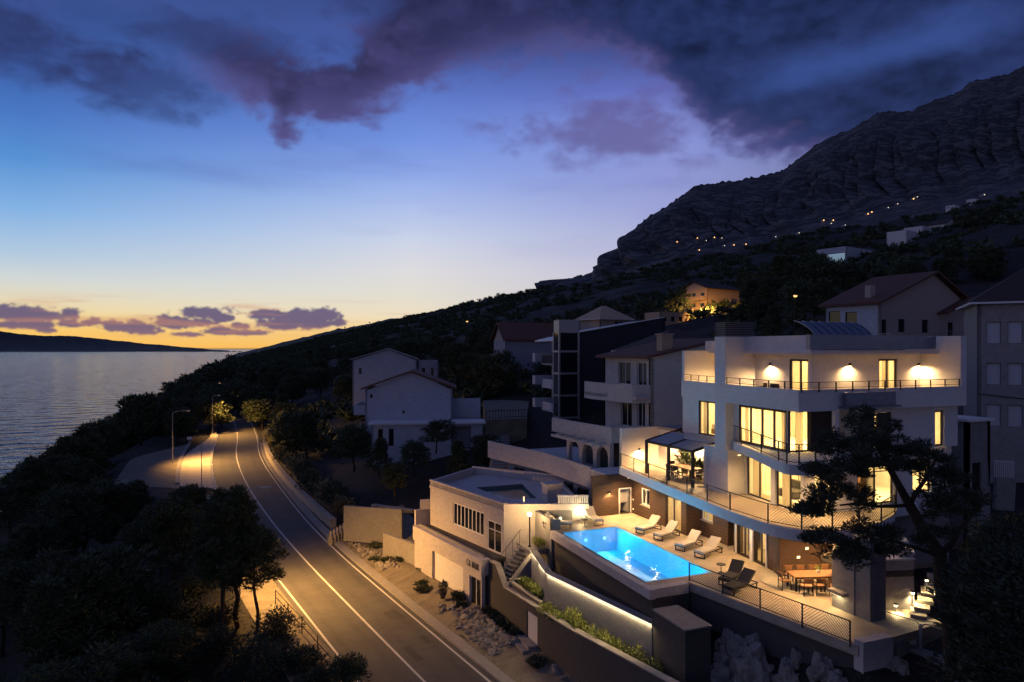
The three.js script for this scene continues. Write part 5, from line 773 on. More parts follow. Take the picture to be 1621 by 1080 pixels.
  const tp2 = thing('triangle_planter', 'small triangular planter with pale coping at the foot of the garden stair', 'planter'); mesh('wall', [wallg([16.15, -41.6], [16.55, -37.9], 2.4, 3.2, 0.15), wallg([16.2, -41.75], [17.3, -41.3], 2.4, 3.35, 0.15)], M.charcoal, tp2); mesh('coping', [...slab4([V(16.08, 3.28, -41.8), V(16.32, 3.28, -41.8), V(16.72, 3.22, -37.8), V(16.48, 3.22, -37.8)], 0.06), ...slab4([V(16.1, 3.42, -41.7), V(17.35, 3.42, -41.2), V(17.35, 3.42, -41.4), V(16.1, 3.42, -41.9)], 0.06)], M.coping, tp2); mesh('soil', prism([[16.35, -41.4], [17.2, -41.2], [16.85, -38.2], [16.6, -38]], 2.5, 3.1), M.soil, tp2); rebase(tp2);
  const steps = thing('garden_stair', 'pale concrete stair with open treads rising beside the lit white wall', 'steps'); for (let i = 0; i < 8; i++) { const t = (i + 0.5) / 8, x = lerp(16.0, 17.35, t), z = lerp(-42.9, -42.3, t); mesh('tread', new THREE.BoxGeometry(0.2, 0.09, 1.0).rotateY(0.35).translate(x, 3.2 + i * 0.27, z), M.conc, steps); mesh('riser', new THREE.BoxGeometry(0.06, 0.2, 0.9).rotateY(0.35).translate(x + 0.06, 3.06 + i * 0.27, z), M.charcoal, steps); } mesh('stringer', slab4([V(15.95, 3.05, -41.75), V(17.4, 5.15, -41.15), V(17.4, 5.15, -41.3), V(15.95, 3.05, -41.9)], 0.3), M.coping, steps); mesh('handrail', [bar(V(15.9, 4.2, -43.5), V(17.35, 6.25, -42.9), 0.022), ...[0.05, 0.35, 0.65, 0.95].map((t) => bar(V(lerp(15.9, 17.35, t), lerp(3.2, 5.2, t), lerp(-43.5, -42.9, t)), V(lerp(15.9, 17.35, t), lerp(4.2, 6.25, t), lerp(-43.5, -42.9, t)), 0.016))], M.iron, steps); rebase(steps);
  struct('stair_landing', prism([[17.3, -43.6], [18.7, -43.2], [18.7, -41.5], [17.35, -41.2]], 4.9, 5.2), M.conc);
  { const l = thing('lamp_post', 'slim black lamp post with a glowing globe before the white wall', 'lamp'), c = V(17.75, 5.2, -42.3), hd = V(17.75, 7.25, -42.3); mesh('post', bar(c, hd, 0.045, 10), M.black, l); mesh('lamp_globe', new THREE.SphereGeometry(0.14, 16, 12).translate(hd.x, hd.y + 0.12, hd.z), glow('globe_lamp_glow', [1, 0.74, 0.36], 14), l); mesh('foot', new THREE.CylinderGeometry(0.09, 0.11, 0.1, 12).translate(c.x, c.y + 0.05, c.z), M.black, l); point(V(hd.x, hd.y + 0.12, hd.z), WARM, 8, 6); rebase(l); }
  const r = rng(3); const bush = (x, z, y, w, h, i, lb, gp) => shrub('garden_bush', x, y, z, w, h, LEAF.lime, 200 + i, lb, gp, 46, 0.14);
  for (let i = 0; i < 12; i++) { const z = lerp(-37.0, -28.0, i / 11) + (r() - 0.5) * 0.3, x = lerp(16.6, 18.15, i / 11) + (r() - 0.5) * 0.12; bush(x, z, 2.44, 0.85 + 0.35 * r(), 0.9 + 0.6 * r(), i, 'bright green shrub in the row under the light strip wall', 'row of shrubs under the light strip'); }
  for (let i = 0; i < 6; i++) { const t = i / 5; bush(lerp(16.75, 16.75, t) + (r() - 0.5) * 0.3, lerp(-41, -38.4, t), 3.08, 0.6, 0.45 + 0.3 * r(), 20 + i, 'low green plant in the small triangular planter', 'plants in the triangular planter'); }
  bush(18.25, -41.9, 5.1, 1.0, 0.8, 30, 'dark leafy plant behind the lamp post beside the deck wall');
  for (let i = 0; i < 7; i++) { const z = lerp(-43.6, -39.6, i / 6), x = wallX(z) - 0.45; shrub('wall_shrub', x, 0.5, z, 0.6, 0.5, LEAF.dark, 300 + i, 'dark ragged plant along the foot of the charcoal street wall', 'plants along the street wall', 40, 0.22); }
  for (let i = 0; i < 12; i++) { const z = -34 - r() * 30, d = 4.9 + r() * 2.6, x = roadX(z) + d; if (x > wallX(z) - 0.4) continue; const s = shrub('weed_patch', x, Math.max(0, groundY(x, z)), z, 0.7 + r() * 0.7, 0.16 + 0.1 * r(), LEAF.dark, 340 + i, 'low dark weed clump on the gravel beside the road', 'weeds on the gravel verge', 26, 0.2); }
  { // broken pale stone lying on the yard
    const rr = rng(77), g = new THREE.IcosahedronGeometry(0.16, 1), p = g.attributes.position; for (let k = 0; k < p.count; k++) { const v = V(p.getX(k), p.getY(k), p.getZ(k)).multiplyScalar(1 + 0.5 * noise3(p.getX(k) * 9, p.getY(k) * 9, p.getZ(k) * 9)); p.setXYZ(k, v.x, v.y * 0.6, v.z); } g.computeVertexNormals(); const N = 900, im = new THREE.InstancedMesh(g, M.boulder, N), q = new THREE.Object3D(); let n = 0;
    while (n < N) { const z = -66 + rr() * 38, d = 4.8 + rr() * 5.5, x = roadX(z) + d; if (x > Math.min(wallX(z), z < -45 ? 12.6 + (z + 54) * 0.21 : 99) - 0.3) continue; if (fbm(x * 0.35, 2, z * 0.35, 3) < 0.06 + 0.25 * (rr() - 0.5)) continue; const s = 0.3 + Math.pow(rr(), 3) * 1.6; q.position.set(x, Math.max(0, groundY(x, z)) + 0.03, z); q.rotation.set(rr() * 6, rr() * 6, rr() * 6); q.scale.setScalar(s); q.updateMatrix(); im.setMatrixAt(n++, q.matrix); }
    im.name = 'stone_rubble'; im.userData = { kind: 'stuff', label: 'pale broken stones scattered over the gravel yard', category: 'rubble' }; im.castShadow = im.receiveShadow = true; scene.add(im); }
  const st = onY(832, 1030, 0.55); const es = thing('gate_step', 'two low concrete steps before the garden gate', 'steps'); mesh('step', bx(15.2, 16.1, 0.45, 0.62, -39.2, -37.3), M.conc, es); mesh('step', bx(15.6, 16.1, 0.622, 0.78, -39.1, -37.4), M.conc, es); rebase(es);
  { const p = thing('potted_shrub', 'dark shrub in a stone urn on the gravel before the garage', 'plant'), c = onY(701, 948, 0.5); mesh('pot', new THREE.LatheGeometry([[0, 0], [0.2, 0], [0.16, 0.1], [0.3, 0.4], [0.34, 0.6], [0.28, 0.6], [0.2, 0.3]].map(([x, y]) => new THREE.Vector2(x, y)), 18), M.black2, p); mesh('leaves', leaves([[0, 0.8, 0, 0.3, 0.9], [0.1, 1.0, 0, 0.2, 0.9]], 60, 0.22, rng(4)), LEAF.dark, p); p.position.set(c.x, 0.53, c.z); shrub('yard_bush', c.x + 0.9, 0.5, c.z + 0.7, 1.1, 0.6, LEAF.dark, 401, 'low dark bush beside the stone urn before the garage', undefined, 50, 0.2); }
}
// ---------- neighbours ----------
const plan = (ph) => ({ ex: [Math.cos(ph), -Math.sin(ph)], ez: [Math.sin(ph), Math.cos(ph)] });
const off = (K, f, a, b) => [K[0] + f.ex[0] * a + f.ez[0] * b, K[1] + f.ex[1] * a + f.ez[1] * b];
// K: the corner between the seaward (west) face and the face towards the viewer; w inland, d away from the viewer
function shell(o, K, w, d, y0, y1, ph, m, W = [], Sx = [], opt = {}) {
  const f = plan(ph), n = off(K, f, 0, -d), e = off(K, f, w, 0), ne = off(K, f, w, -d);
  const opsW = W.map(([u0, u1, a, b]) => [d - u1, d - u0, a, b]);
  mesh('wall', wallg(n, K, y0, y1, 0.25, opsW), m, o); mesh('wall', wallg(K, e, y0, y1, 0.25, Sx), opt.mS ?? m, o); mesh('wall', [wallg(e, ne, y0, y1, 0.25), wallg(ne, n, y0, y1, 0.25)], m, o);
  if (opt.flat !== false) mesh('roof', prism([off(K, f, 0.02, -0.02), off(K, f, w - 0.02, -0.02), off(K, f, w - 0.02, -d + 0.02), off(K, f, 0.02, -d + 0.02)], y1 - 0.35, y1 - 0.12), opt.roofM ?? M.conc, o);
  const pw = { cols: 2, frame: opt.frame ?? M.wframe, pane: opt.pane ?? M.dglass, fw: 0.06, rec: 0.12, ...(opt.win ?? {}) };
  for (const [u0, u1, a, b, q] of opsW) windowPart(o, n, K, u0, u1, a, b, pw); for (const [u0, u1, a, b] of Sx) windowPart(o, K, e, u0, u1, a, b, pw);
}
function gable(o, K, w, d, ph, ye, yr, ov, m, along = 'x', th = 0.22, peak = 0.5) { // ridge runs along x (inland) or z; peak = place of the ridge across
  const f = plan(ph), P = (a, b, y) => { const p = off(K, f, a, b); return V(p[0], y, p[1]); };
  if (along === 'z') { const r = w * peak; mesh('roof', [...slab4([P(-ov, ov, ye), P(r, ov, yr), P(r, -d - ov, yr), P(-ov, -d - ov, ye)], th), ...slab4([P(r, ov, yr), P(w + ov, ov, ye), P(w + ov, -d - ov, ye), P(r, -d - ov, yr)], th)], m, o); mesh('gable_wall', [new THREE.Shape([new THREE.Vector2(0, ye - 0.3), new THREE.Vector2(w, ye - 0.3), new THREE.Vector2(r, yr - th)])].map((s) => new THREE.ExtrudeGeometry(s, { depth: 0.2, bevelEnabled: false }).translate(0, 0, -0.22).applyMatrix4(basis(K, off(K, f, w, 0)))), o.userData.gm ?? M.white, o); }
  else { const r = d * peak; mesh('roof', [...slab4([P(-ov, ov, ye), P(w + ov, ov, ye), P(w + ov, -r, yr), P(-ov, -r, yr)], th), ...slab4([P(-ov, -r, yr), P(w + ov, -r, yr), P(w + ov, -d - ov, ye), P(-ov, -d - ov, ye)], th)], m, o); mesh('gable_wall', new THREE.ExtrudeGeometry(new THREE.Shape([new THREE.Vector2(0, ye - 0.3), new THREE.Vector2(d, ye - 0.3), new THREE.Vector2(d - r, yr - th)]), { depth: 0.2, bevelEnabled: false }).translate(0, 0, -0.22).applyMatrix4(basis(off(K, f, 0, -d), K)), o.userData.gm ?? M.white, o); }
}
function hip(o, K, w, d, ph, ye, yr, ov, m) { const f = plan(ph), P = (a, b, y) => { const p = off(K, f, a, b); return V(p[0], y, p[1]); }, c = [P(-ov, ov, ye), P(w + ov, ov, ye), P(w + ov, -d - ov, ye), P(-ov, -d - ov, ye)], k = Math.min(w, d) / 2, r0 = w > d ? P(k, -d / 2, yr) : P(w / 2, -k, yr), r1 = w > d ? P(w - k, -d / 2, yr) : P(w / 2, -d + k, yr); const tri = (a, b, c) => quad(a, b, c, c); mesh('roof', w > d ? [quad(c[0], c[1], r1, r0), tri(c[1], c[2], r1), quad(c[2], c[3], r0, r1), tri(c[3], c[0], r0)] : [tri(c[0], c[1], r0), quad(c[1], c[2], r1, r0), tri(c[2], c[3], r1), quad(c[3], c[0], r0, r1)], m, o); mesh('eaves', slab4(c.map((v) => v.clone().add(V(0, -0.02, 0))), 0.14), M.wframe, o); }
function balcony(o, K, ph, side, u0, u1, y, out, m, o2 = {}) { // slab with a parapet or a barred railing on the west ('W', u from the south corner) or south face
  const f = plan(ph), P = side === 'W' ? (u, w) => off(K, f, -w, -u) : (u, w) => off(K, f, u, w), q = (a, b, c, d) => [P(a, c), P(b, c), P(b, d), P(a, d)], g = part('balcony', o);
  mesh('slab', prism(q(u0, u1, 0.01, out), y - 0.2, y), m, g); const h = o2.h ?? 1.0, rail = (a, b) => { const A = V(a[0], y, a[1]), B = V(b[0], y, b[1]); if (o2.solid) mesh('parapet', rbar(A.clone().add(V(0, h / 2 + 0.005, 0)), B.clone().add(V(0, h / 2 + 0.005, 0)), 0.12, h), m, g); else { const n = Math.max(2, Math.round(A.distanceTo(B) / 0.35)), s = [rbar(A.clone().add(V(0, h, 0)), B.clone().add(V(0, h, 0)), 0.05, 0.05), rbar(A.clone().add(V(0, 0.12, 0)), B.clone().add(V(0, 0.12, 0)), 0.04, 0.04)]; for (let i = 0; i <= n; i++) { const p = A.clone().lerp(B, i / n); s.push(rbar(p, p.clone().add(V(0, h, 0)), 0.03, 0.03)); } mesh('railing', s, o2.rm ?? M.steel, g); } };
  rail(P(u0, out - 0.06), P(u1, out - 0.06)); rail(P(u0, 0.02), P(u0, out - 0.14)); rail(P(u1, 0.02), P(u1, out - 0.14));
}
{ // garage building with the roof pool
  const o = thing('garage_building', 'white garage with a balustraded roof pool above, beside the lit villa garden', 'building');
  const a = [12.9, -54.9], b = [15.07, -44.45], m = basis(a, b), uu = (px, py) => { const r = ray(px, py), dx = b[0] - a[0], dz = b[1] - a[1], det = r.x * -dz + dx * r.z; return (r.x * a[1] - r.z * a[0]) / det * m.len; };
  const g0 = uu(684, 890), g1 = uu(733, 890), d0 = uu(743, 920), d1 = uu(761, 920);
  mesh('garage_front', wallg(a, b, 0.2, 2.9, 0.3, [[g0, g1, 0.5, 2.75], [d0, d1, 0.5, 2.5]]), M.pinkw, o); mesh('fascia', bxm(m, -0.2, m.len + 0.15, 2.9, 4.0, -0.6, 0.12), M.pinkw, o);
  const gd = part('garage_door', o); for (let i = 0; i < 5; i++) mesh('panel', bxm(m, g0 + 0.02, g1 - 0.02, 0.52 + i * 0.445, 0.955 + i * 0.445, -0.28, -0.2), M.white, gd);
  windowPart(o, a, b, d0, d1, 0.5, 2.5, { frame: M.wframe, pane: M.dglass, cols: 2, name: 'side_door' });
  const A = [14.2, -55.1], B = [16.8, -44.7], D = [22.35, -42.55], m2 = basis(A, B), E = [19.5, -59.8], Fp = [25.2, -53];
  mesh('terrace_floor', prism([a, b, [16.9, -44.5], [16.5, -55.5]], 3.7, 3.95), M.charcoal, o); mesh('terrace_kerb', bxm(m, 0.1, m.len - 0.3, 4.002, 4.14, -0.5, -0.3), M.conc, o);
  const W0 = uuOn(A, B, 717, 820), W1 = uuOn(A, B, 766, 850), Wd0 = uuOn(A, B, 772, 850), Wd1 = uuOn(A, B, 794, 850);
  mesh('upper_front', wallg(A, B, 3.95, 7.0, 0.25, [[W0, W1, 4.75, 6.5], [Wd0, Wd1, 4.0, 6.15]]), M.pinkw, o); windowPart(o, A, B, W0, W1, 4.75, 6.5, { frame: M.wframe, pane: M.dglass, cols: 8, fw: 0.1, rec: 0.05 });
  windowPart(o, A, B, Wd0, Wd1, 4.0, 6.15, { frame: M.wframe, pane: M.dglass, cols: 2, fw: 0.08, bar: 5.5, rec: 0.02 }); 
  mesh('lit_side_wall', wallg(B, D, 2.5, 7.62, 0.25), M.cream, o); mesh('wall', [wallg(D, Fp, 2.5, 7.2, 0.25), wallg(Fp, E, 2.5, 7.7, 0.25), wallg(E, A, 0.5, 7.6, 0.25)], M.pinkw, o);
  mesh('wing_wall', [wallg([13.0, -55.2], [14.3, -55.6], 0.5, 5.2, 0.2), wallg([13.4, -55.3], [14.2, -55.15], 5.2, 6.0, 0.2)], M.pinkw, o);
  const ped = m2; mesh('parapet', bxm(ped, -0.05, m2.len + 0.05, 7.0, 7.2, -0.3, 0.05), M.pinkw, o); mesh('top_rail', bxm(ped, -0.05, m2.len + 0.05, 7.55, 7.68, -0.28, 0.04), M.pinkw, o);
  for (let i = 0; i < 58; i++) { const u = 0.1 + i * (m2.len - 0.2) / 57; mesh('baluster', bxm(ped, u - 0.045, u + 0.045, 7.2, 7.55, -0.18, -0.09), M.pinkw, o); }
  const bal = basis(B, D), b0 = bal.len * 0.63; mesh('top_rail', bxm(bal, b0, bal.len, 8.12, 8.22, -0.25, 0.02), M.cream, o); for (let i = 0; i < 13; i++) { const u = b0 + 0.12 + i * (bal.len - b0 - 0.24) / 12; mesh('baluster', bxm(bal, u - 0.06, u + 0.06, 7.62, 8.12, -0.19, -0.06), M.cream, o); }
  const RP = [[797, 791.5], [850, 790], [827, 767], [753, 772.5]].map(([x, y]) => onY(x, y, 6.95)).map((p) => [p.x, p.z]), RW = [0, 1, 2, 3].map((i) => wallg(RP[(i + 1) % 4], RP[i], 5.7, 6.98, 0.1));
  mesh('roof_deck', prism([[16.6, -45.4], [22.1, -43.1], [24.8, -52.8], [19.6, -59.4], [14.6, -55.2]], 6.7, 7.0, RP), M.pinkw, o);
  const pl = part('roof_pool', o); mesh('pool_basin', [prism(RP, 5.6, 5.7), ...RW], M.tealtile, pl); mesh('pool_water', prism(RP.map(([x, z], i) => [lerp(x, (RP[0][0] + RP[2][0]) / 2, 0.04), lerp(z, (RP[0][1] + RP[2][1]) / 2, 0.04)]), 6.74, 6.75), M.water, pl);
  mesh('roof_hut', [bx(20.9, 22.1, 7.0, 8.3, -47.4, -46.4), bx(20.8, 22.2, 8.3, 8.4, -47.5, -46.3)], M.pinkw, o); mesh('vase', [new THREE.CylinderGeometry(0.09, 0.05, 0.4, 10).translate(18.2, 7.9, -44.45)], M.white2, o);
  { const font = await new FontLoader().loadAsync('fonts/droid/droid_sans_bold.typeface.json'); const u = uu(741, 890), t = new TextGeometry('C.B. MAMI', { font, size: 0.44, depth: 0.02, curveSegments: 3 }); t.computeBoundingBox(); const w = t.boundingBox.max.x; t.scale((m.len - 0.15 - u) / w, 1, 1).translate(u, 3.2, 0.122).applyMatrix4(m); mesh('lettering', t, M.letter, o); }
  rebase(o);
}
function uuOn(a, b, px, py) { const m = basis(a, b), r = ray(px, py), dx = b[0] - a[0], dz = b[1] - a[1], det = r.x * -dz + dx * r.z; return (r.x * a[1] - r.z * a[0]) / det * m.len; }
{ // concrete pillar and stair with balusters north of the garage yard
  const o = thing('yard_wall', 'rough concrete wall closing the garage yard beside the stair', 'wall'), A = onY(638, 868, 0.6), B = onY(657, 900, 0.6); mesh('wall', wallg([11.2, -60], [13.0, -55.4], 0.2, 2.3, 0.3), M.conc, o); mesh('rear_wall', wallg([8.6, -66], [13.4, -62.5], 0.3, 3.6, 0.3), M.conc, o); rebase(o);
  const s = thing('bank_stair', 'pale concrete stair with block balustrade climbing from the end of the road wall', 'steps'); const p0 = onY(522, 850, 0.6), p1 = at(592, 806, 72);
  for (let i = 0; i < 16; i++) { const q = V(...p0.toArray()).lerp(p1, i / 15); mesh('step', new THREE.BoxGeometry(0.4, 0.9, 1.1).translate(q.x, q.y - 0.35, q.z), M.conc, s); mesh('balustrade_block', new THREE.BoxGeometry(0.14, 0.55, 0.14).translate(q.x, q.y + 0.36, q.z + 0.5), M.coping, s); } rebase(s);
  const w = thing('terrace_wall', 'dark rubble terrace wall with pale coping above the bank stair', 'wall'); const a = at(590, 800, 72.5), b = at(655, 784, 70); mesh('wall', wallg([a.x, a.z], [b.x, b.z], 0.5, a.y, 0.4), M.conc, w); mesh('coping', rbar(a.clone().add(V(0, 0.06, 0)), V(b.x, a.y + 0.06, b.z), 0.6, 0.1), M.coping, w); rebase(w);
}
{ // house with arches
  const o = thing('arched_house', 'white house with arched loggia and rounded balconies adjoining the villa', 'house'), K = [29.6, -46], t = [[0.6, 2.0, 15.5, 17.4], [3.0, 5.0, 15.5, 17.4], [0.8, 2.0, 12.2, 14.3], [2.8, 4.6, 12.0, 14.3]];
  shell(o, K, 6.5, 7.5, 4, 17.7, 0, M.pinkw, t, [], { win: { cols: 2 }, flat: false, mS: M.cream });
  mesh('roof', [...slab4([V(29.0, 17.9, -45.6), V(36.6, 19.4, -45.6), V(36.6, 19.4, -54), V(29.0, 17.9, -54)], 0.2)], M.roof, o); mesh('gable', new THREE.ExtrudeGeometry(new THREE.Shape([[0, 17.6], [6.5, 17.6], [6.5, 19.2], [0, 17.8]].map(([x, y]) => new THREE.Vector2(x, y))), { depth: 0.22, bevelEnabled: false }).translate(0, 0, -0.24).applyMatrix4(basis(K, [36.1, -46])), M.cream, o); mesh('chimney', [bx(31.2, 32.2, 18.3, 19.6, -47.6, -46.8), bx(31.1, 32.3, 19.6, 19.72, -47.7, -46.7)], M.orange, o);
  for (let i = 0; i < 22; i++) mesh('quoin', bx(29.57, 29.9, 10.2 + i * 0.34, 10.48 + i * 0.34, -46.002, -45.97), M.coping, o);
  const f = (pts, y0, y1, m, n) => mesh(n, pts.slice(1).map((p, i) => wallg(pts[i], p, y0, y1, 0.2)), m, o);
  mesh('balcony_slab', prism([[27.4, -51.5], [27.8, -49.6], [28.3, -46.1], [29.6, -46], [29.6, -53.4], [27.6, -53.4]], 14.5, 14.75), M.pinkw, o); f([[27.6, -53.4], [27.4, -51.5], [27.8, -49.6], [28.2, -46.5], [29.6, -46.0]], 14.2, 15.65, M.pinkw, 'balcony_parapet');
  mesh('terrace_slab', prism([[25.4, -53.5], [26.2, -46.2], [29.6, -46.2], [29.6, -55]], 11.3, 11.6), M.pinkw, o); f([[25.2, -55.0], [25.6, -51], [26.2, -46.2], [29.6, -45.98]], 11.2, 12.4, M.pinkw, 'terrace_parapet');
  // arches
  { const A = [25.5, -52.6], B = [26.2, -46.4], m = basis(A, B), s = new THREE.Shape([[0, 8.6], [m.len, 8.6], [m.len, 11.2], [0, 11.2]].map(([x, y]) => new THREE.Vector2(x, y))); for (let i = 0; i < 3; i++) { const c = 1.1 + i * 2.05, r = 0.78, h = new THREE.Path(); h.moveTo(c - r, 8.9); h.lineTo(c - r, 10.0); h.absarc(c, 10.0, r, Math.PI, 0, true); h.lineTo(c + r, 8.9); s.holes.push(h); } mesh('arcade', new THREE.ExtrudeGeometry(s, { depth: 0.35, bevelEnabled: false }).translate(0, 0, -0.35).applyMatrix4(m), M.pinkw, o); }
  for (let i = 0; i < 5; i++) mesh('pergola_beam', rbar(V(24.7 + i * 0.02, 11.15, -53 + i * 1.55), V(26.6, 11.15, -53 + i * 1.55), 0.16, 0.2), M.pinkw, o); mesh('pergola_plate', rbar(V(24.75, 11.0, -54), V(25.3, 11.0, -46.3), 0.2, 0.2), M.pinkw, o);
  mesh('loggia_wall', bx(27.6, 29.6, 8.4, 11.3, -54, -46.3), M.navy, o); mesh('lower_block', bx(24.4, 27.6, 7.2, 9.3, -46.2, -43.75), M.pinkw, o); mesh('block_cap', bx(24.3, 27.7, 9.3, 9.36, -46.3, -43.65), M.wframe, o);
  mesh('terrace_slab', prism([[22.2, -62], [24.0, -54], [24.4, -46.2], [29.6, -46.2], [31, -62]], 8.2, 8.6), M.pinkw, o); f([[22.0, -63], [22.2, -61.5], [24.0, -54], [24.35, -46.2]], 7.9, 9.5, M.pinkw, 'terrace_parapet'); mesh('lower_wall', [wallg([23.4, -61], [24.8, -54], 3.5, 8.2, 0.25), wallg([24.8, -54], [25.2, -46], 3.5, 8.2, 0.25)], M.lilac, o); for (const z of [-59, -56, -51, -48.5]) mesh('lower_window', bx(24.5 - (z < -54 ? (z + 54) * -0.2 : -0.3) - 0.05, 25.2, 5.4, 7.4, z - 0.6, z + 0.6), M.dglass, o);
  rebase(o);
}
{ // dark apartment block with a glazed lift tower
  const o = thing('lift_tower_block', 'dark slate apartment block with a glazed lift tower and side balconies', 'building'), c = at(912, 700, 86), K = [c.x + 0.2, c.z], f = plan(-0.06);
  const y0 = 4, yt = 20.5; mesh('side_wall', new THREE.ExtrudeGeometry(new THREE.Shape([[0, y0], [12.5, y0], [12.5, 22.6], [0, yt]].map(([x, y]) => new THREE.Vector2(x, y))), { depth: 0.3, bevelEnabled: false }).translate(0, 0, -0.3).applyMatrix4(basis(K, off(K, f, 12.5, 0))), M.navy, o); mesh('roof_coping', rbar(V(K[0], yt + 0.05, K[1]), V(...[off(K, f, 12.5, 0)].map((p) => [p[0], 22.65, p[1]])[0]), 0.35, 0.1), M.wframe, o); mesh('facade', wallg(off(K, f, 0, -9), K, y0, 20.2, 0.3), M.lilac, o); mesh('rear_wall', [wallg(off(K, f, 12.5, 0), off(K, f, 12.5, -9), y0, 22.5, 0.3)], M.navy, o); mesh('roof', slab4([V(...[off(K, f, 0.3, -0.4)].map((p) => [p[0], yt - 0.1, p[1]])[0]), V(...[off(K, f, 12.3, -0.4)].map((p) => [p[0], 22.4, p[1]])[0]), V(...[off(K, f, 12.3, -8.9)].map((p) => [p[0], 22.4, p[1]])[0]), V(...[off(K, f, 0.3, -8.9)].map((p) => [p[0], yt - 0.1, p[1]])[0])], 0.2), M.zinc, o);
  const tw = part('lift_tower', o), Q = off(K, f, -2.7, 0.6), e = (a, b) => off(Q, f, a, b), H = 22.1, col = (a, b, w = 0.18) => bx(-w / 2, w / 2, y0, H - 1.6, -w / 2, w / 2).translate(e(a, b)[0], 0, e(a, b)[1]);
  mesh('tower_frame', [col(0, 0), col(2.6, 0), col(0, -1.9), col(2.6, -1.9)], M.steel, tw); mesh('tower_head', [wallg(e(0, -1.9), e(0, 0.05), H - 1.6, H, 0.1), wallg(e(-0.05, 0.05), e(2.65, 0.05), H - 1.6, H, 0.1), prism([e(0, 0), e(2.6, 0), e(2.6, -1.9), e(0, -1.9)], H - 0.1, H - 0.02)], M.steel, tw);
  for (let i = 0; i < 6; i++) { const y = y0 + i * 2.75; mesh('tower_ring', [rbar(V(e(0, 0)[0], y + 0.4, e(0, 0)[1]), V(e(2.6, 0)[0], y + 0.4, e(2.6, 0)[1]), 0.12, 0.22), rbar(V(e(0, 0)[0], y + 0.4, e(0, 0)[1]), V(e(0, -1.9)[0], y + 0.4, e(0, -1.9)[1]), 0.12, 0.22)], M.steel, tw); mesh('pane', wallg(e(0.12, -0.02), e(2.48, -0.02), y + 0.52, Math.min(y + 3.03, H - 1.62), 0.02), M.dglass, tw); mesh('pane', wallg(e(0.02, -1.8), e(0.02, -0.12), y + 0.52, Math.min(y + 3.03, H - 1.62), 0.02), M.bglass, tw); }
  for (let i = 0; i < 4; i++) { const y = 7.2 + i * 3.1; balcony(o, K, -0.06, 'W', 2.2, 8.4, y, 1.7, i === 3 ? M.lilac : M.bluew, { solid: i < 3 && i > 0, rm: M.black }); windowPart(o, off(K, f, 0, -9), K, 1.2, 3.2, y, y + 2.1, { rec: -0.12, pane: M.dglass, frame: M.wframe }); windowPart(o, off(K, f, 0, -9), K, 4.2, 6.2, y, y + 2.1, { rec: -0.12, pane: M.dglass, frame: M.wframe }); balcony(o, K, -0.06, 'W', 8.6, 9.6, y + 0.4, 2.6, M.bluew, { solid: true }); }
  mesh('canopy', slab4([V(K[0] - 2.2, 19.6, K[1] - 2), V(K[0], 20.1, K[1] - 2), V(K[0], 20.1, K[1] - 8.5), V(K[0] - 2.2, 19.6, K[1] - 8.5)], 0.15), M.wframe, o); rebase(o);
}
{ // white house with gable and flat-roofed annexe
  const o = thing('gable_house', 'pale blue white house with long gable end and flat roofed annexe below', 'house'); const c = at(578, 705, 86), K = [c.x, c.z]; o.userData.gm = M.bluew;
  shell(o, K, 11, 8, 5, 13.4, -0.28, M.bluew, [[1, 2.2, 11.3, 12.6], [3.4, 4.6, 11.3, 12.6]], [[0.5, 1.0, 12.2, 12.8], [4.6, 5.0, 10.2, 10.7]], { flat: false, win: { cols: 1 } }); gable(o, K, 11, 8, -0.28, 13.5, 15.7, 0.5, M.roof, 'z', 0.2, 0.52); balcony(o, K, -0.28, 'W', 0.5, 7.5, 10.3, 1.5, M.bluew, { solid: true }); balcony(o, K, -0.28, 'W', 0.5, 7.5, 7.4, 1.5, M.bluew, {});
  const f = plan(-0.28), A = off(K, f, 1.2, 3.6), B = off(K, f, 14.6, 3.6); mesh('annexe_wall', wallg(A, B, 4.2, 9.3, 0.25, [[0.7, 1.4, 6.6, 8.8], [2.0, 2.7, 6.6, 8.8], [9.6, 12.0, 6.2, 9.0]]), M.bluew, o); windowPart(o, A, B, 0.7, 1.4, 6.6, 8.8, { cols: 1, frame: M.wframe, pane: M.dglass, rec: 0.15 }); windowPart(o, A, B, 2.0, 2.7, 6.6, 8.8, { cols: 1, frame: M.wframe, pane: M.dglass, rec: 0.15 }); mesh('loggia_back', wallg(off(A, f, 9.6, -1.2), off(A, f, 12, -1.2), 6.2, 9.0, 0.1), M.lilac, o); mesh('annexe_wall', wallg(off(K, f, 1.2, 0), A, 4.2, 9.3, 0.25), M.bluew, o); mesh('annexe_roof', prism([off(A, f, -0.4, 0.4), off(B, f, 0.4, 0.4), off(B, f, 0.4, -3.6), off(A, f, -0.4, -3.6)], 9.3, 9.5), M.white, o); mesh('side_wing', [wallg(off(K, f, 11, -2), off(K, f, 14.6, -2), 9, 12.0, 0.25)], M.bluew, o); rebase(o);
  const b = thing('upper_white_house', 'plain bluish house with shallow gable behind the flat-roofed annexe house', 'house'), c2 = at(558, 620, 118), K2 = [c2.x, c2.z]; b.userData.gm = M.bluew; shell(b, K2, 11, 9, 8, 16.6, -0.2, M.bluew, [], [[1, 1.6, 14, 15.2]], { flat: false, win: { cols: 1 } }); gable(b, K2, 11, 9, -0.2, 16.7, 18.6, 0.4, M.zinc, 'z', 0.2, 0.55); const e = off(K2, plan(-0.2), 11.2, 0); shell(b, e, 3.6, 6, 8, 16.4, -0.2, M.lilac, [], [[0.6, 1.4, 13.4, 15.2], [2.2, 2.9, 13.4, 15.2]], { win: { cols: 1 } }); rebase(b);
}
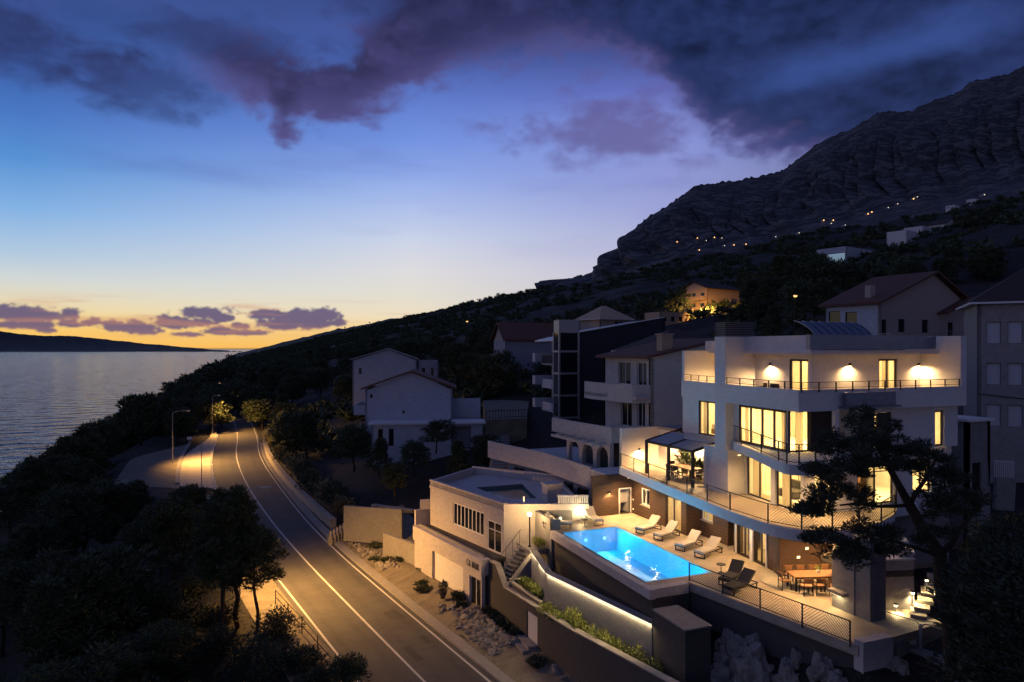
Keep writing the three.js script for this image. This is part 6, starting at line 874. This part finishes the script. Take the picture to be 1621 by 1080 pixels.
{ const o = thing('red_roof_house', 'tall plain grey house under a dark red roof behind the round tree', 'house'), c = at(800, 640, 128), K = [c.x, c.z]; o.userData.gm = M.beige; shell(o, K, 11, 9, 6, 20.2, -0.1, M.lilac, [[1, 2, 17, 18.4], [4, 5, 17, 18.4], [1, 2, 13.8, 15.2]], [], { flat: false, win: { cols: 1 } }); gable(o, K, 11, 9, -0.1, 20.2, 23.6, 0.6, M.roof, 'x'); balcony(o, K, -0.1, 'W', 0.4, 6, 16.4, 1.4, M.beige, { solid: true }); rebase(o); }
{ const o = thing('tent_roof_house', 'small house with a pale pointed roof peeping over the dark block', 'house'), c = at(950, 505, 125), K = [c.x, c.z]; shell(o, K, 7, 6, 14, 24.0, 0.2, M.beige, [], [[3.5, 6, 22.4, 23.6]], { flat: false, win: { cols: 2 } }); hip(o, K, 7, 6, 0.2, 24.0, 26.6, 0.8, M.orange); rebase(o); }
{ const o = thing('dark_roof_house', 'low house with a broad dark tiled roof between the slate block and the villa', 'house'), c = at(1040, 560, 68), K = [c.x, c.z]; shell(o, K, 9, 8, 8, 18.2, -0.05, M.navy, [], [[1, 3, 16.4, 17.6], [5, 7, 16.4, 17.6]], { flat: false, frame: M.frame }); hip(o, K, 9, 8, -0.05, 18.3, 20.6, 0.7, M.droof); rebase(o); }
{ const o = thing('terraced_flats', 'apartment house with three rows of balconies lit ochre by a street lamp', 'building'), c = at(1120, 512, 185), K = [c.x, c.z]; o.userData.gm = M.beige; const w = []; for (let i = 0; i < 3; i++) for (const u of [1, 4, 7]) w.push([u, u + 1.5, 26.2 + i * 2.9, 28.1 + i * 2.9]); shell(o, K, 14, 9, 18, 35, 0.25, M.orange, w, [[2, 3.2, 27, 28.6], [2, 3.2, 30.2, 31.8], [8, 10, 30.2, 31.8]], { flat: false, win: { cols: 1 } }); for (let i = 0; i < 3; i++) balcony(o, K, 0.25, 'W', 0.2, 8.8, 26 + i * 2.9, 1.8, M.orange, { solid: true, h: 0.9 }); gable(o, K, 14, 9, 0.25, 35, 37, 0.6, M.droof, 'x'); rebase(o);
  const b = thing('low_ochre_house', 'long low ochre house left of the balcony flats', 'house'), c2 = at(1045, 512, 165), K2 = [c2.x, c2.z]; shell(b, K2, 9, 6, 16, 27.4, 0.1, M.orange, [], [[1, 2.2, 25, 26.4], [3.4, 4.6, 25, 26.4], [5.8, 7, 25, 26.4]], { win: { cols: 1 } }); rebase(b); }
{ // beige house with red roof on the right
  const o = thing('beige_house', 'large beige house with red gabled roofs and railed balconies behind the villa', 'house'), c = at(1393, 560, 70), K = [c.x, c.z]; o.userData.gm = M.beige; const ph = 0.1, f = plan(ph), y0 = 11;
  shell(o, K, 16, 6.4, y0, 23.4, ph, M.bluew, [[2.6, 4.0, 20.6, 22.4], [2.6, 4.0, 17.4, 19.2], [4.6, 6.1, 20.0, 22.6]], [[0.3, 1.1, 19.0, 21.5], [3.0, 4.1, 20.2, 21.6], [3.0, 4.1, 17.2, 18.6], [0.3, 1.1, 16, 18.4], [11.6, 12.6, 19.4, 21.4], [11.6, 12.6, 16.4, 18.4], [7.0, 8.1, 20.2, 21.6], [7.0, 8.1, 17.2, 18.6]], { flat: false, mS: M.beige, frame: M.frame, win: { cols: 1 } });
  gable(o, K, 16, 6.4, ph, 23.3, 26.9, 0.6, M.roof, 'z', 0.22, 0.56); balcony(o, K, ph, 'S', -0.6, 2.6, 19.0, 1.6, M.beige); balcony(o, K, ph, 'S', 10.2, 14.5, 19.4, 1.6, M.beige); balcony(o, K, ph, 'W', 4.3, 6.3, 19.8, 1.2, M.bluew);
  const e = off(K, f, 9.6, 1.2); mesh('porch_roof', slab4([V(e[0], 22.4, e[1]), V(...[off(e, f, 5, 0)].map((p) => [p[0], 24.2, p[1]])[0]), V(...[off(e, f, 5, -3)].map((p) => [p[0], 24.2, p[1]])[0]), V(...[off(e, f, 0, -3)].map((p) => [p[0], 22.4, p[1]])[0])], 0.2), M.roof, o); mesh('chimney', bx(-0.35, 0.35, 23, 25.2, -0.35, 0.35).translate(off(K, f, 1.3, -2)[0], 0, off(K, f, 1.3, -2)[1]), M.beige, o); rebase(o);
}
{ // gritty apartment house at the right edge
  const o = thing('shuttered_flats', 'gritty grey apartment house with white roller shutters under a dark hipped roof', 'building'), c = at(1547, 760, 50), K = [c.x, c.z], ph = -0.85, S2 = [], W2 = []; for (let r = 0; r < 3; r++) for (let k = 0; k < 6; k++) S2.push([0.55 + k * 1.28, 1.45 + k * 1.28, 18.85 - r * 3.0, 20.45 - r * 3.0]);
  shell(o, K, 12, 8, 7, 21.9, ph, M.grit, W2, S2, { flat: false, pane: M.shutter, frame: M.conc, win: { cols: 1, fw: 0.05 } }); hip(o, K, 12, 8, ph, 21.9, 25.0, 0.5, M.droof); mesh('string_course', rbar(V(K[0] - 0.05, 15.2, K[1] + 0.06), V(off(K, plan(ph), 12, 0)[0], 14.0, off(K, plan(ph), 12, 0)[1] + 0.06), 0.04, 0.06), M.black, o); rebase(o);
  const s = thing('side_shed', 'dark flat-roofed shed in the gap beside the villa', 'building'), p = at(1532, 800, 41), K3 = [p.x, p.z]; shell(s, K3, 2.0, 3, 6, 14.2, 0, M.greyw, [], [[0.4, 1.2, 8.5, 11.6]], { pane: M.dglass, frame: M.frame, win: { cols: 1 } }); mesh('roof_edge', bx(K3[0] - 0.15, K3[0] + 2.2, 14.1, 14.25, K3[1] - 3.1, K3[1] + 0.15), M.wframe, s); rebase(s);
  const g = thing('yard_fence', 'short white barred fence between the shed and the shuttered flats', 'fence'), q = at(1575, 755, 45), q2 = at(1605, 757, 45); for (let i = 0; i < 11; i++) { const v = q.clone().lerp(q2, i / 10); mesh('picket', rbar(v, v.clone().add(V(0, 1.1, 0)), 0.04, 0.04), M.wframe, g); } mesh('rail', rbar(q.clone().add(V(0, 1.05, 0)), q2.clone().add(V(0, 1.05, 0)), 0.04, 0.05), M.wframe, g); mesh('base', rbar(q.clone().add(V(0, -1.1, 0)), q2.clone().add(V(0, -1.1, 0)), 0.3, 2.1), M.conc, g); rebase(g);
}
{ // modern blue house high on the slope, and two white ones
  const o = thing('slope_house', 'modern bluish house with a long lit window band on the upper slope', 'house'), c = at(1340, 432, 215), K = [c.x, c.z], ty = c.y; shell(o, K, 17, 10, ty - 6, ty + 8.4, 0.25, M.bluew, [[0.5, 9, ty + 3.6, ty + 6.6]], [[3, 5, ty + 2, ty + 5], [10, 13, ty + 1, ty + 6]], { pane: M.dglass, frame: M.frame, win: { cols: 3 }, roofM: M.navy }); rebase(o);
  const n = off(K, plan(0.25), 0, -10); const wl = mesh('lit_window_band', wallg(off(K, plan(0.25), -0.06, -9), off(K, plan(0.25), -0.06, -0.5), ty + 3.6, ty + 6.4, 0.02), glow('blue_window_glow', [0.45, 0.75, 0.85], 0.22)); wl.position.sub(o.position); o.add(wl);
  for (const [i, [px, py, w, h, dd, lb]] of [[1436, 402, 7.5, 8.5, 240, 'white stepped villa on the dark upper slope'], [1462, 392, 6, 8, 250, 'white house just above the stepped villa'], [1498, 372, 11, 5, 288, 'pale gabled house high above the shuttered flats'], [1545, 322, 6, 4, 560, 'tiny white hut high on the right of the slope'], [1512, 330, 8, 3, 550, 'long low shed below the tiny white hut']].entries()) { const c = at(px, py, dd), s = thing('upper_house', lb, 'house'); s.userData.gm = M.white; shell(s, [c.x, c.z], w, 7, c.y - 8, c.y + h, 0.25, M.white, [[1, 2.5, c.y + h * 0.3, c.y + h * 0.55], [4, 5.5, c.y + h * 0.3, c.y + h * 0.55]], [[1, 2.4, c.y + h * 0.35, c.y + h * 0.6]], { win: { cols: 1 } }); if (i === 2) gable(s, [c.x, c.z], w, 7, 0.25, c.y + h, c.y + h + 2.6, 0.5, M.droof, 'z'); rebase(s); }
}
// far hamlets with a few lit lamps on the mountain slope
{
  const r = rng(8), lit = [[1072, 384, 'o'], [1104, 378, 'o'], [1118, 382, 'w'], [1131, 377, 'o'], [1143, 378, 'w'], [1147, 390, 'w'], [1162, 389, 'o'], [1181, 388, 'o'], [1107, 397, 'o'], [1304, 350, 'o'], [1319, 350, 'o'], [1316, 355, 'w'], [1380, 337, 'o'], [1374, 340, 'o'], [1406, 330, 'w'], [1421, 324, 'w'], [1446, 316, 'o'], [1452, 313, 'w'], [1228, 376, 'w'], [1265, 370, 'w'], [1558, 310, 'w'], [1338, 358, 'w']];
  lit.forEach(([px, py, k], i) => { const hit = new THREE.Raycaster(camera.position, ray(px, py).normalize()).intersectObject(mountainMesh)[0], c = hit ? hit.point : at(px, py, 680), o = thing('hamlet_house', k === 'o' ? 'tiny far house with an orange lamp on the mountain slope' : 'tiny far pale house with a white lit window on the mountain slope', 'house', k === 'o' ? 'orange-lit houses on the mountain slope' : 'white-lit houses on the mountain slope'), w = 3 + 2 * r(), ph = 0.3; shell(o, [c.x, c.z], w, 4, c.y - 3, c.y + 1.6, ph, k === 'o' ? M.beige : M.lilac, [], [[w * 0.3, w * 0.6, c.y - 1, c.y + 0.8]], { win: { cols: 1 }, flat: false }); hip(o, [c.x, c.z], w, 4, ph, c.y + 1.6, c.y + 2.6, 0.3, M.droof);
    mesh('outdoor_lamp', new THREE.SphereGeometry((k === 'o' ? 0.5 : 0.36) * c.distanceTo(camera.position) / 680, 8, 6).translate(c.x - 0.6, c.y + 0.9, c.z + 0.9), k === 'o' ? glow('hamlet_lamp_orange', [1, 0.5, 0.15], 2.6) : glow('hamlet_lamp_white', [1, 0.85, 0.6], 1.4), o); if (i % 2 === 0) point(V(c.x - 0.6, c.y + 0.9, c.z + 0.9), k === 'o' ? SODIUM : SOFT, k === 'o' ? 5 : 2, 16); rebase(o); });
}
// ---------- street lamps ----------
function streetLamp(base, h, arm, dir, label, cd, tilt = 0.4, glowK = 9) { // dir: plan direction of the arm
  const o = thing('street_lamp', label, 'street lamp'), t = base.clone().add(V(0, h - 0.35, 0)), e = base.clone().add(V(dir[0] * arm, h, dir[1] * arm)), mid = t.clone().lerp(e, 0.35).add(V(0, 0.16, 0));
  mesh('pole', bar(base.clone().add(V(0, -0.4, 0)), t, 0.085, 10, 0.05), glowK > 15 ? M.iron : M.steel, o); mesh('arm', [bar(t, mid, 0.045, 8), bar(mid, e, 0.04, 8)], M.steel, o); const hd = new THREE.BoxGeometry(0.26, 0.12, 0.7).applyMatrix4(new THREE.Matrix4().lookAt(V(0, 0, 0), V(dir[0], 0.05, dir[1]), V(0, 1, 0))); mesh('lamp_head', hd.translate(e.x + dir[0] * 0.3, e.y, e.z + dir[1] * 0.3), M.steel, o);
  const c = V(e.x + dir[0] * 0.3, e.y - 0.1, e.z + dir[1] * 0.3); mesh('lamp_lens', new THREE.SphereGeometry(glowK > 15 ? 0.26 : 0.12, 12, 8).scale(1, glowK > 15 ? 0.7 : 0.25, 1).translate(c.x, c.y + (glowK > 15 ? 0 : 0.05), c.z), glowK > 15 ? glow('far_sodium_glow', SODIUM, 1.7) : glow('sodium_lamp_glow', SODIUM, 3), o); spot(V(c.x, c.y - 0.1, c.z), V(c.x + dir[0] * tilt, c.y - 3, c.z + dir[1] * tilt), [1, 0.50, 0.13], cd, 1.3, 0.9, 6); return rebase(o);
}
const lampDir = [0.98, 0.2];
{ const p = onY(392, 862, 0), q = at(425, 772, 51.6); streetLamp(V(q.x - 2.0, 0, q.z - 0.35), q.y, 1.6, lampDir, 'tall steel street lamp behind the roadside pines, its arm over the road', 430, 1.6); }
{ const p = onY(273, 733, 0.05); streetLamp(p, 8.4, 2.0, lampDir, 'steel street lamp standing in the lay-by beside the bend', 560, 2.6); }
{ const p = onY(336, 688, 0.05); streetLamp(p, 8.4, 1.0, lampDir, 'slim street lamp beside the pavement in front of the lit yellow tree', 420, 2.0); }
{ const p = onY(342, 661, 0); streetLamp(p, 9.2, 0.6, lampDir, 'glowing orange street lamp beyond the trees past the bend', 330, 0.4, 24); }
{ const p = at(1258, 520, 96); streetLamp(V(p.x, p.y - 3, p.z), 7.6, 0.5, [-0.6, 0.8], 'glowing orange street lamp on the slope behind the villa roof', 120, 0.3, 26); }
{ const p = at(741, 520, 170); streetLamp(V(p.x, p.y - 5, p.z), 6.8, 0.5, [-0.6, 0.8], 'glowing orange street lamp on the dark hillside above the red roof house', 140, 0.3, 26); }
{ const p = at(1112, 520, 172); streetLamp(V(p.x - 3, p.y - 4, p.z + 3), 12, 0.6, [0.7, -0.6], 'street lamp before the balcony flats that it lights ochre', 1100, 2.2, 3); }
{ const p = onY(319, 768, 0.05), o = thing('bare_pole', 'thin bare metal pole at the edge of the pavement on the bend', 'pole'); mesh('pole', bar(p, p.clone().add(V(0, 6, 0)), 0.06, 8, 0.04), M.steel, o); mesh('foot', new THREE.CylinderGeometry(0.12, 0.14, 0.1, 10).translate(p.x, p.y + 0.1, p.z), M.conc, o); rebase(o); }
{ const p = onY(300, 711, 0.05), o = thing('road_sign', 'small white road sign on a post beside the lay-by', 'sign'); mesh('post', bar(p, p.clone().add(V(0, 2.2, 0)), 0.035), M.steel, o); mesh('sign_plate', bx(p.x - 0.45, p.x + 0.45, p.y + 1.75, p.y + 2.25, p.z + 0.04, p.z + 0.06), M.white2, o); rebase(o); }
{ // guard railing on the seaward verge
  const o = thing('guard_railing', 'tubular steel guard railing on the seaward side of the near road', 'railing'), a = onY(436, 957, 0), b = onY(531, 1064, 0), n = 4; for (let i = 0; i <= n; i++) { const p = a.clone().lerp(b, i / n); mesh('post', bar(p, p.clone().add(V(0, 1.05, 0)), 0.035), M.iron, o); } for (const h of [0.55, 1.03]) mesh('rail', bar(a.clone().add(V(0, h, 0)), b.clone().add(V(0, h, 0)), 0.03), M.iron, o); rebase(o);
}
// ---------- the big pine in front of the villa and the dark garden on the right ----------
{
  const o = thing('leaning_pine', 'big dark pine leaning in front of the near end of the villa', 'tree'), r = rng(99), P = (px, py, d) => at(px, py, d), wood = [], cl = [];
  const base = P(1512, 1010, 26), k1 = P(1488, 880, 26), k2 = P(1440, 800, 26.5), k3 = P(1405, 735, 26.5), k4 = P(1375, 690, 26.8);
  wood.push(...limb(base.clone().add(V(0, -1.5, 0)), k1, 0.30, 0.26, r, 4, 0.02), ...limb(k1, k2, 0.26, 0.19, r, 3, 0.02), ...limb(k2, k3, 0.17, 0.11, r, 3, 0.03), ...limb(k3, k4, 0.1, 0.05, r, 3, 0.04));
  const arms = [[k1, P(1380, 845, 25.6), 0.09], [P(1380, 845, 25.6), P(1330, 862, 25.4), 0.05], [k2, P(1480, 730, 27), 0.11], [k3, P(1320, 745, 26.2), 0.07], [k2, P(1330, 800, 25.8), 0.08], [k1, P(1550, 800, 26.5), 0.14]]; for (const [a, b, t] of arms) wood.push(...limb(a, b, t, t * 0.4, r, 4, 0.04));
  const C = [[1365, 662, 26, 3], [1350, 690, 44, 6], [1395, 690, 40, 6], [1320, 705, 26, 4], [1375, 722, 52, 7], [1330, 745, 44, 7], [1290, 752, 26, 3], [1300, 768, 30, 4], [1405, 728, 34, 5], [1455, 722, 36, 5], [1482, 745, 36, 5], [1440, 705, 22, 3], [1505, 760, 32, 5], [1478, 788, 26, 3], [1500, 800, 40, 5], [1310, 800, 34, 6], [1350, 790, 36, 5], [1285, 806, 22, 4], [1365, 835, 30, 3], [1300, 848, 26, 4], [1330, 868, 34, 6], [1395, 850, 28, 4], [1350, 880, 26, 3], [1420, 868, 22, 2], [1480, 850, 30, 3], [1525, 790, 30, 4]];
  for (const [px, py, s, n] of C) for (let i = 0; i < n * 2.0; i++) { const a = r() * 6.28, q = Math.sqrt(r()) * s; const p = P(px + Math.cos(a) * q, py + Math.sin(a) * q * 0.55, 26 + (r() - 0.5) * s * 0.075); cl.push([p.x, p.y, p.z, 0.25 + 0.2 * r(), 0.55]); }
  mesh('trunk', wood, M.bark, o); mesh('crown', leaves(cl, 150, 0.15, r, { w: 0.2, up: 0.35 }), LEAF.dark, o); rebase(o);
  // the dark thicket to its right
  const T = [[1605, 1000, 24, 4.2, 0.75], [1660, 1060, 22, 5, 0.9], [1650, 940, 26, 6, 0.9], [1585, 900, 29, 4.4, 0.7], [1610, 860, 32, 5, 0.8], [1690, 1040, 22, 6, 1], [1575, 1075, 20, 2.2, 0.6], [1555, 960, 28, 3.4, 0.6]]; T.forEach(([px, py, d, h, s], i) => { const p = at(px, py, d), t = thing('garden_evergreen', 'dense dark evergreen in the unlit garden right of the leaning pine', 'tree', 'evergreens in the unlit garden'); for (const c of proto.near[3].children) t.add(c.clone()); for (const c of t.children) if (c.name === 'crown') c.material = LEAF.dark; t.position.set(p.x, Math.min(p.y, 6) - 0.6, p.z); const k = h / 9; t.scale.set(k * 1.5 * s, k, k * 1.5 * s); t.rotation.y = i * 1.3; });
}
{ // gravel lot with a low fence and steps between the annexe house and the slate block
  const q = [[764, 634], [838, 632], [834, 663], [770, 665]].map(([x, y]) => onY(x, y, 10)), P = q.map((p) => [p.x, p.z]); struct('gravel_lot', prism(P, 5, 10), M.gravel);
  const f = thing('lot_fence', 'dark slatted fence along the near edge of the gravel lot', 'fence'), a = q[3], b = q[2]; for (let i = 0; i <= 14; i++) { const p = a.clone().lerp(b, i / 14); mesh('picket', rbar(p.clone().add(V(0, 0.003, 0.1)), p.clone().add(V(0, 1.2, 0.1)), 0.08, 0.04), M.iron, f); } for (const h of [0.3, 1.1]) mesh('rail', rbar(a.clone().add(V(0, h, 0.14)), b.clone().add(V(0, h, 0.14)), 0.04, 0.06), M.iron, f); rebase(f);
  const st = thing('lot_steps', 'pale stone steps climbing from the roof pool to the gravel lot', 'steps'); for (let i = 0; i < 14; i++) { const c = at(790 + i * 0.4, 742 - i * 4.6, 70 + i * 1.1); mesh('step', new THREE.BoxGeometry(1.9, 0.5, 0.7).translate(c.x, c.y, c.z), M.conc, st); } rebase(st);
}
// trees around the neighbours
for (const [i, [px, py, d, h, lb]] of [[785, 640, 118, 9, 'broad round evergreen before the red roof house'], [745, 610, 122, 6, 'dark evergreen left of the round tree before the red roof house'], [690, 708, 78, 3.4, 'dark bushy tree before the flat-roofed annexe'], [725, 748, 72, 3.6, 'dark bushy tree above the roof pool'], [655, 745, 76, 3.6, 'dark tree at the foot of the annexe house'], [770, 740, 76, 4, 'dark tree between the annexe and the slate block'], [1290, 520, 110, 8, 'tree lit orange by the street lamp behind the villa roof'], [1222, 530, 105, 4.6, 'dark tree behind the villa chimney'], [1290, 545, 90, 3.6, 'dark tree low behind the metal vault of the villa roof'], [1208, 522, 130, 6, 'dark tree beside the balcony flats'], [1330, 500, 150, 12, 'tall dark evergreen behind the beige house roof'], [600, 745, 78, 4, 'dark tree on the bank beside the terrace wall'], [560, 735, 84, 5, 'dark tree at the head of the bank stair'], [625, 775, 66, 3, 'low tree behind the terrace wall']].entries()) { const p = at(px, py, d); tree('town_tree', proto.mid[i % 4], p.x, p.z, h, lb, undefined, 2000 + i, 1.2, p.y - 0.5); }
{ const r = rng(15); for (let i = 0; i < 64; i++) { const px = 1180 + r() * 460, py = 395 + r() * 75 + (px > 1420 ? 10 : 40), d = 120 + r() * 120, p = at(px, py, d), lim = px < 1230 ? 430 : px < 1300 ? 405 : px < 1430 ? 440 : px < 1500 ? 412 : 392; let h = 7 + 5 * r(); const gy = Math.max(groundY(p.x, p.z), p.y - 8) - 0.5, top = (h) => HY - F * (gy + h - EYE) / d; while (h > 2 && top(h) < lim) h -= 0.5; if (h <= 2) continue; tree('slope_tree', proto.mid[i % 4], p.x, p.z, h, 'dark tree in the wood on the slope above the beige house', 'wood above the beige house', 2300 + i, 1.25, gy); } }
renderer.render(scene, camera);
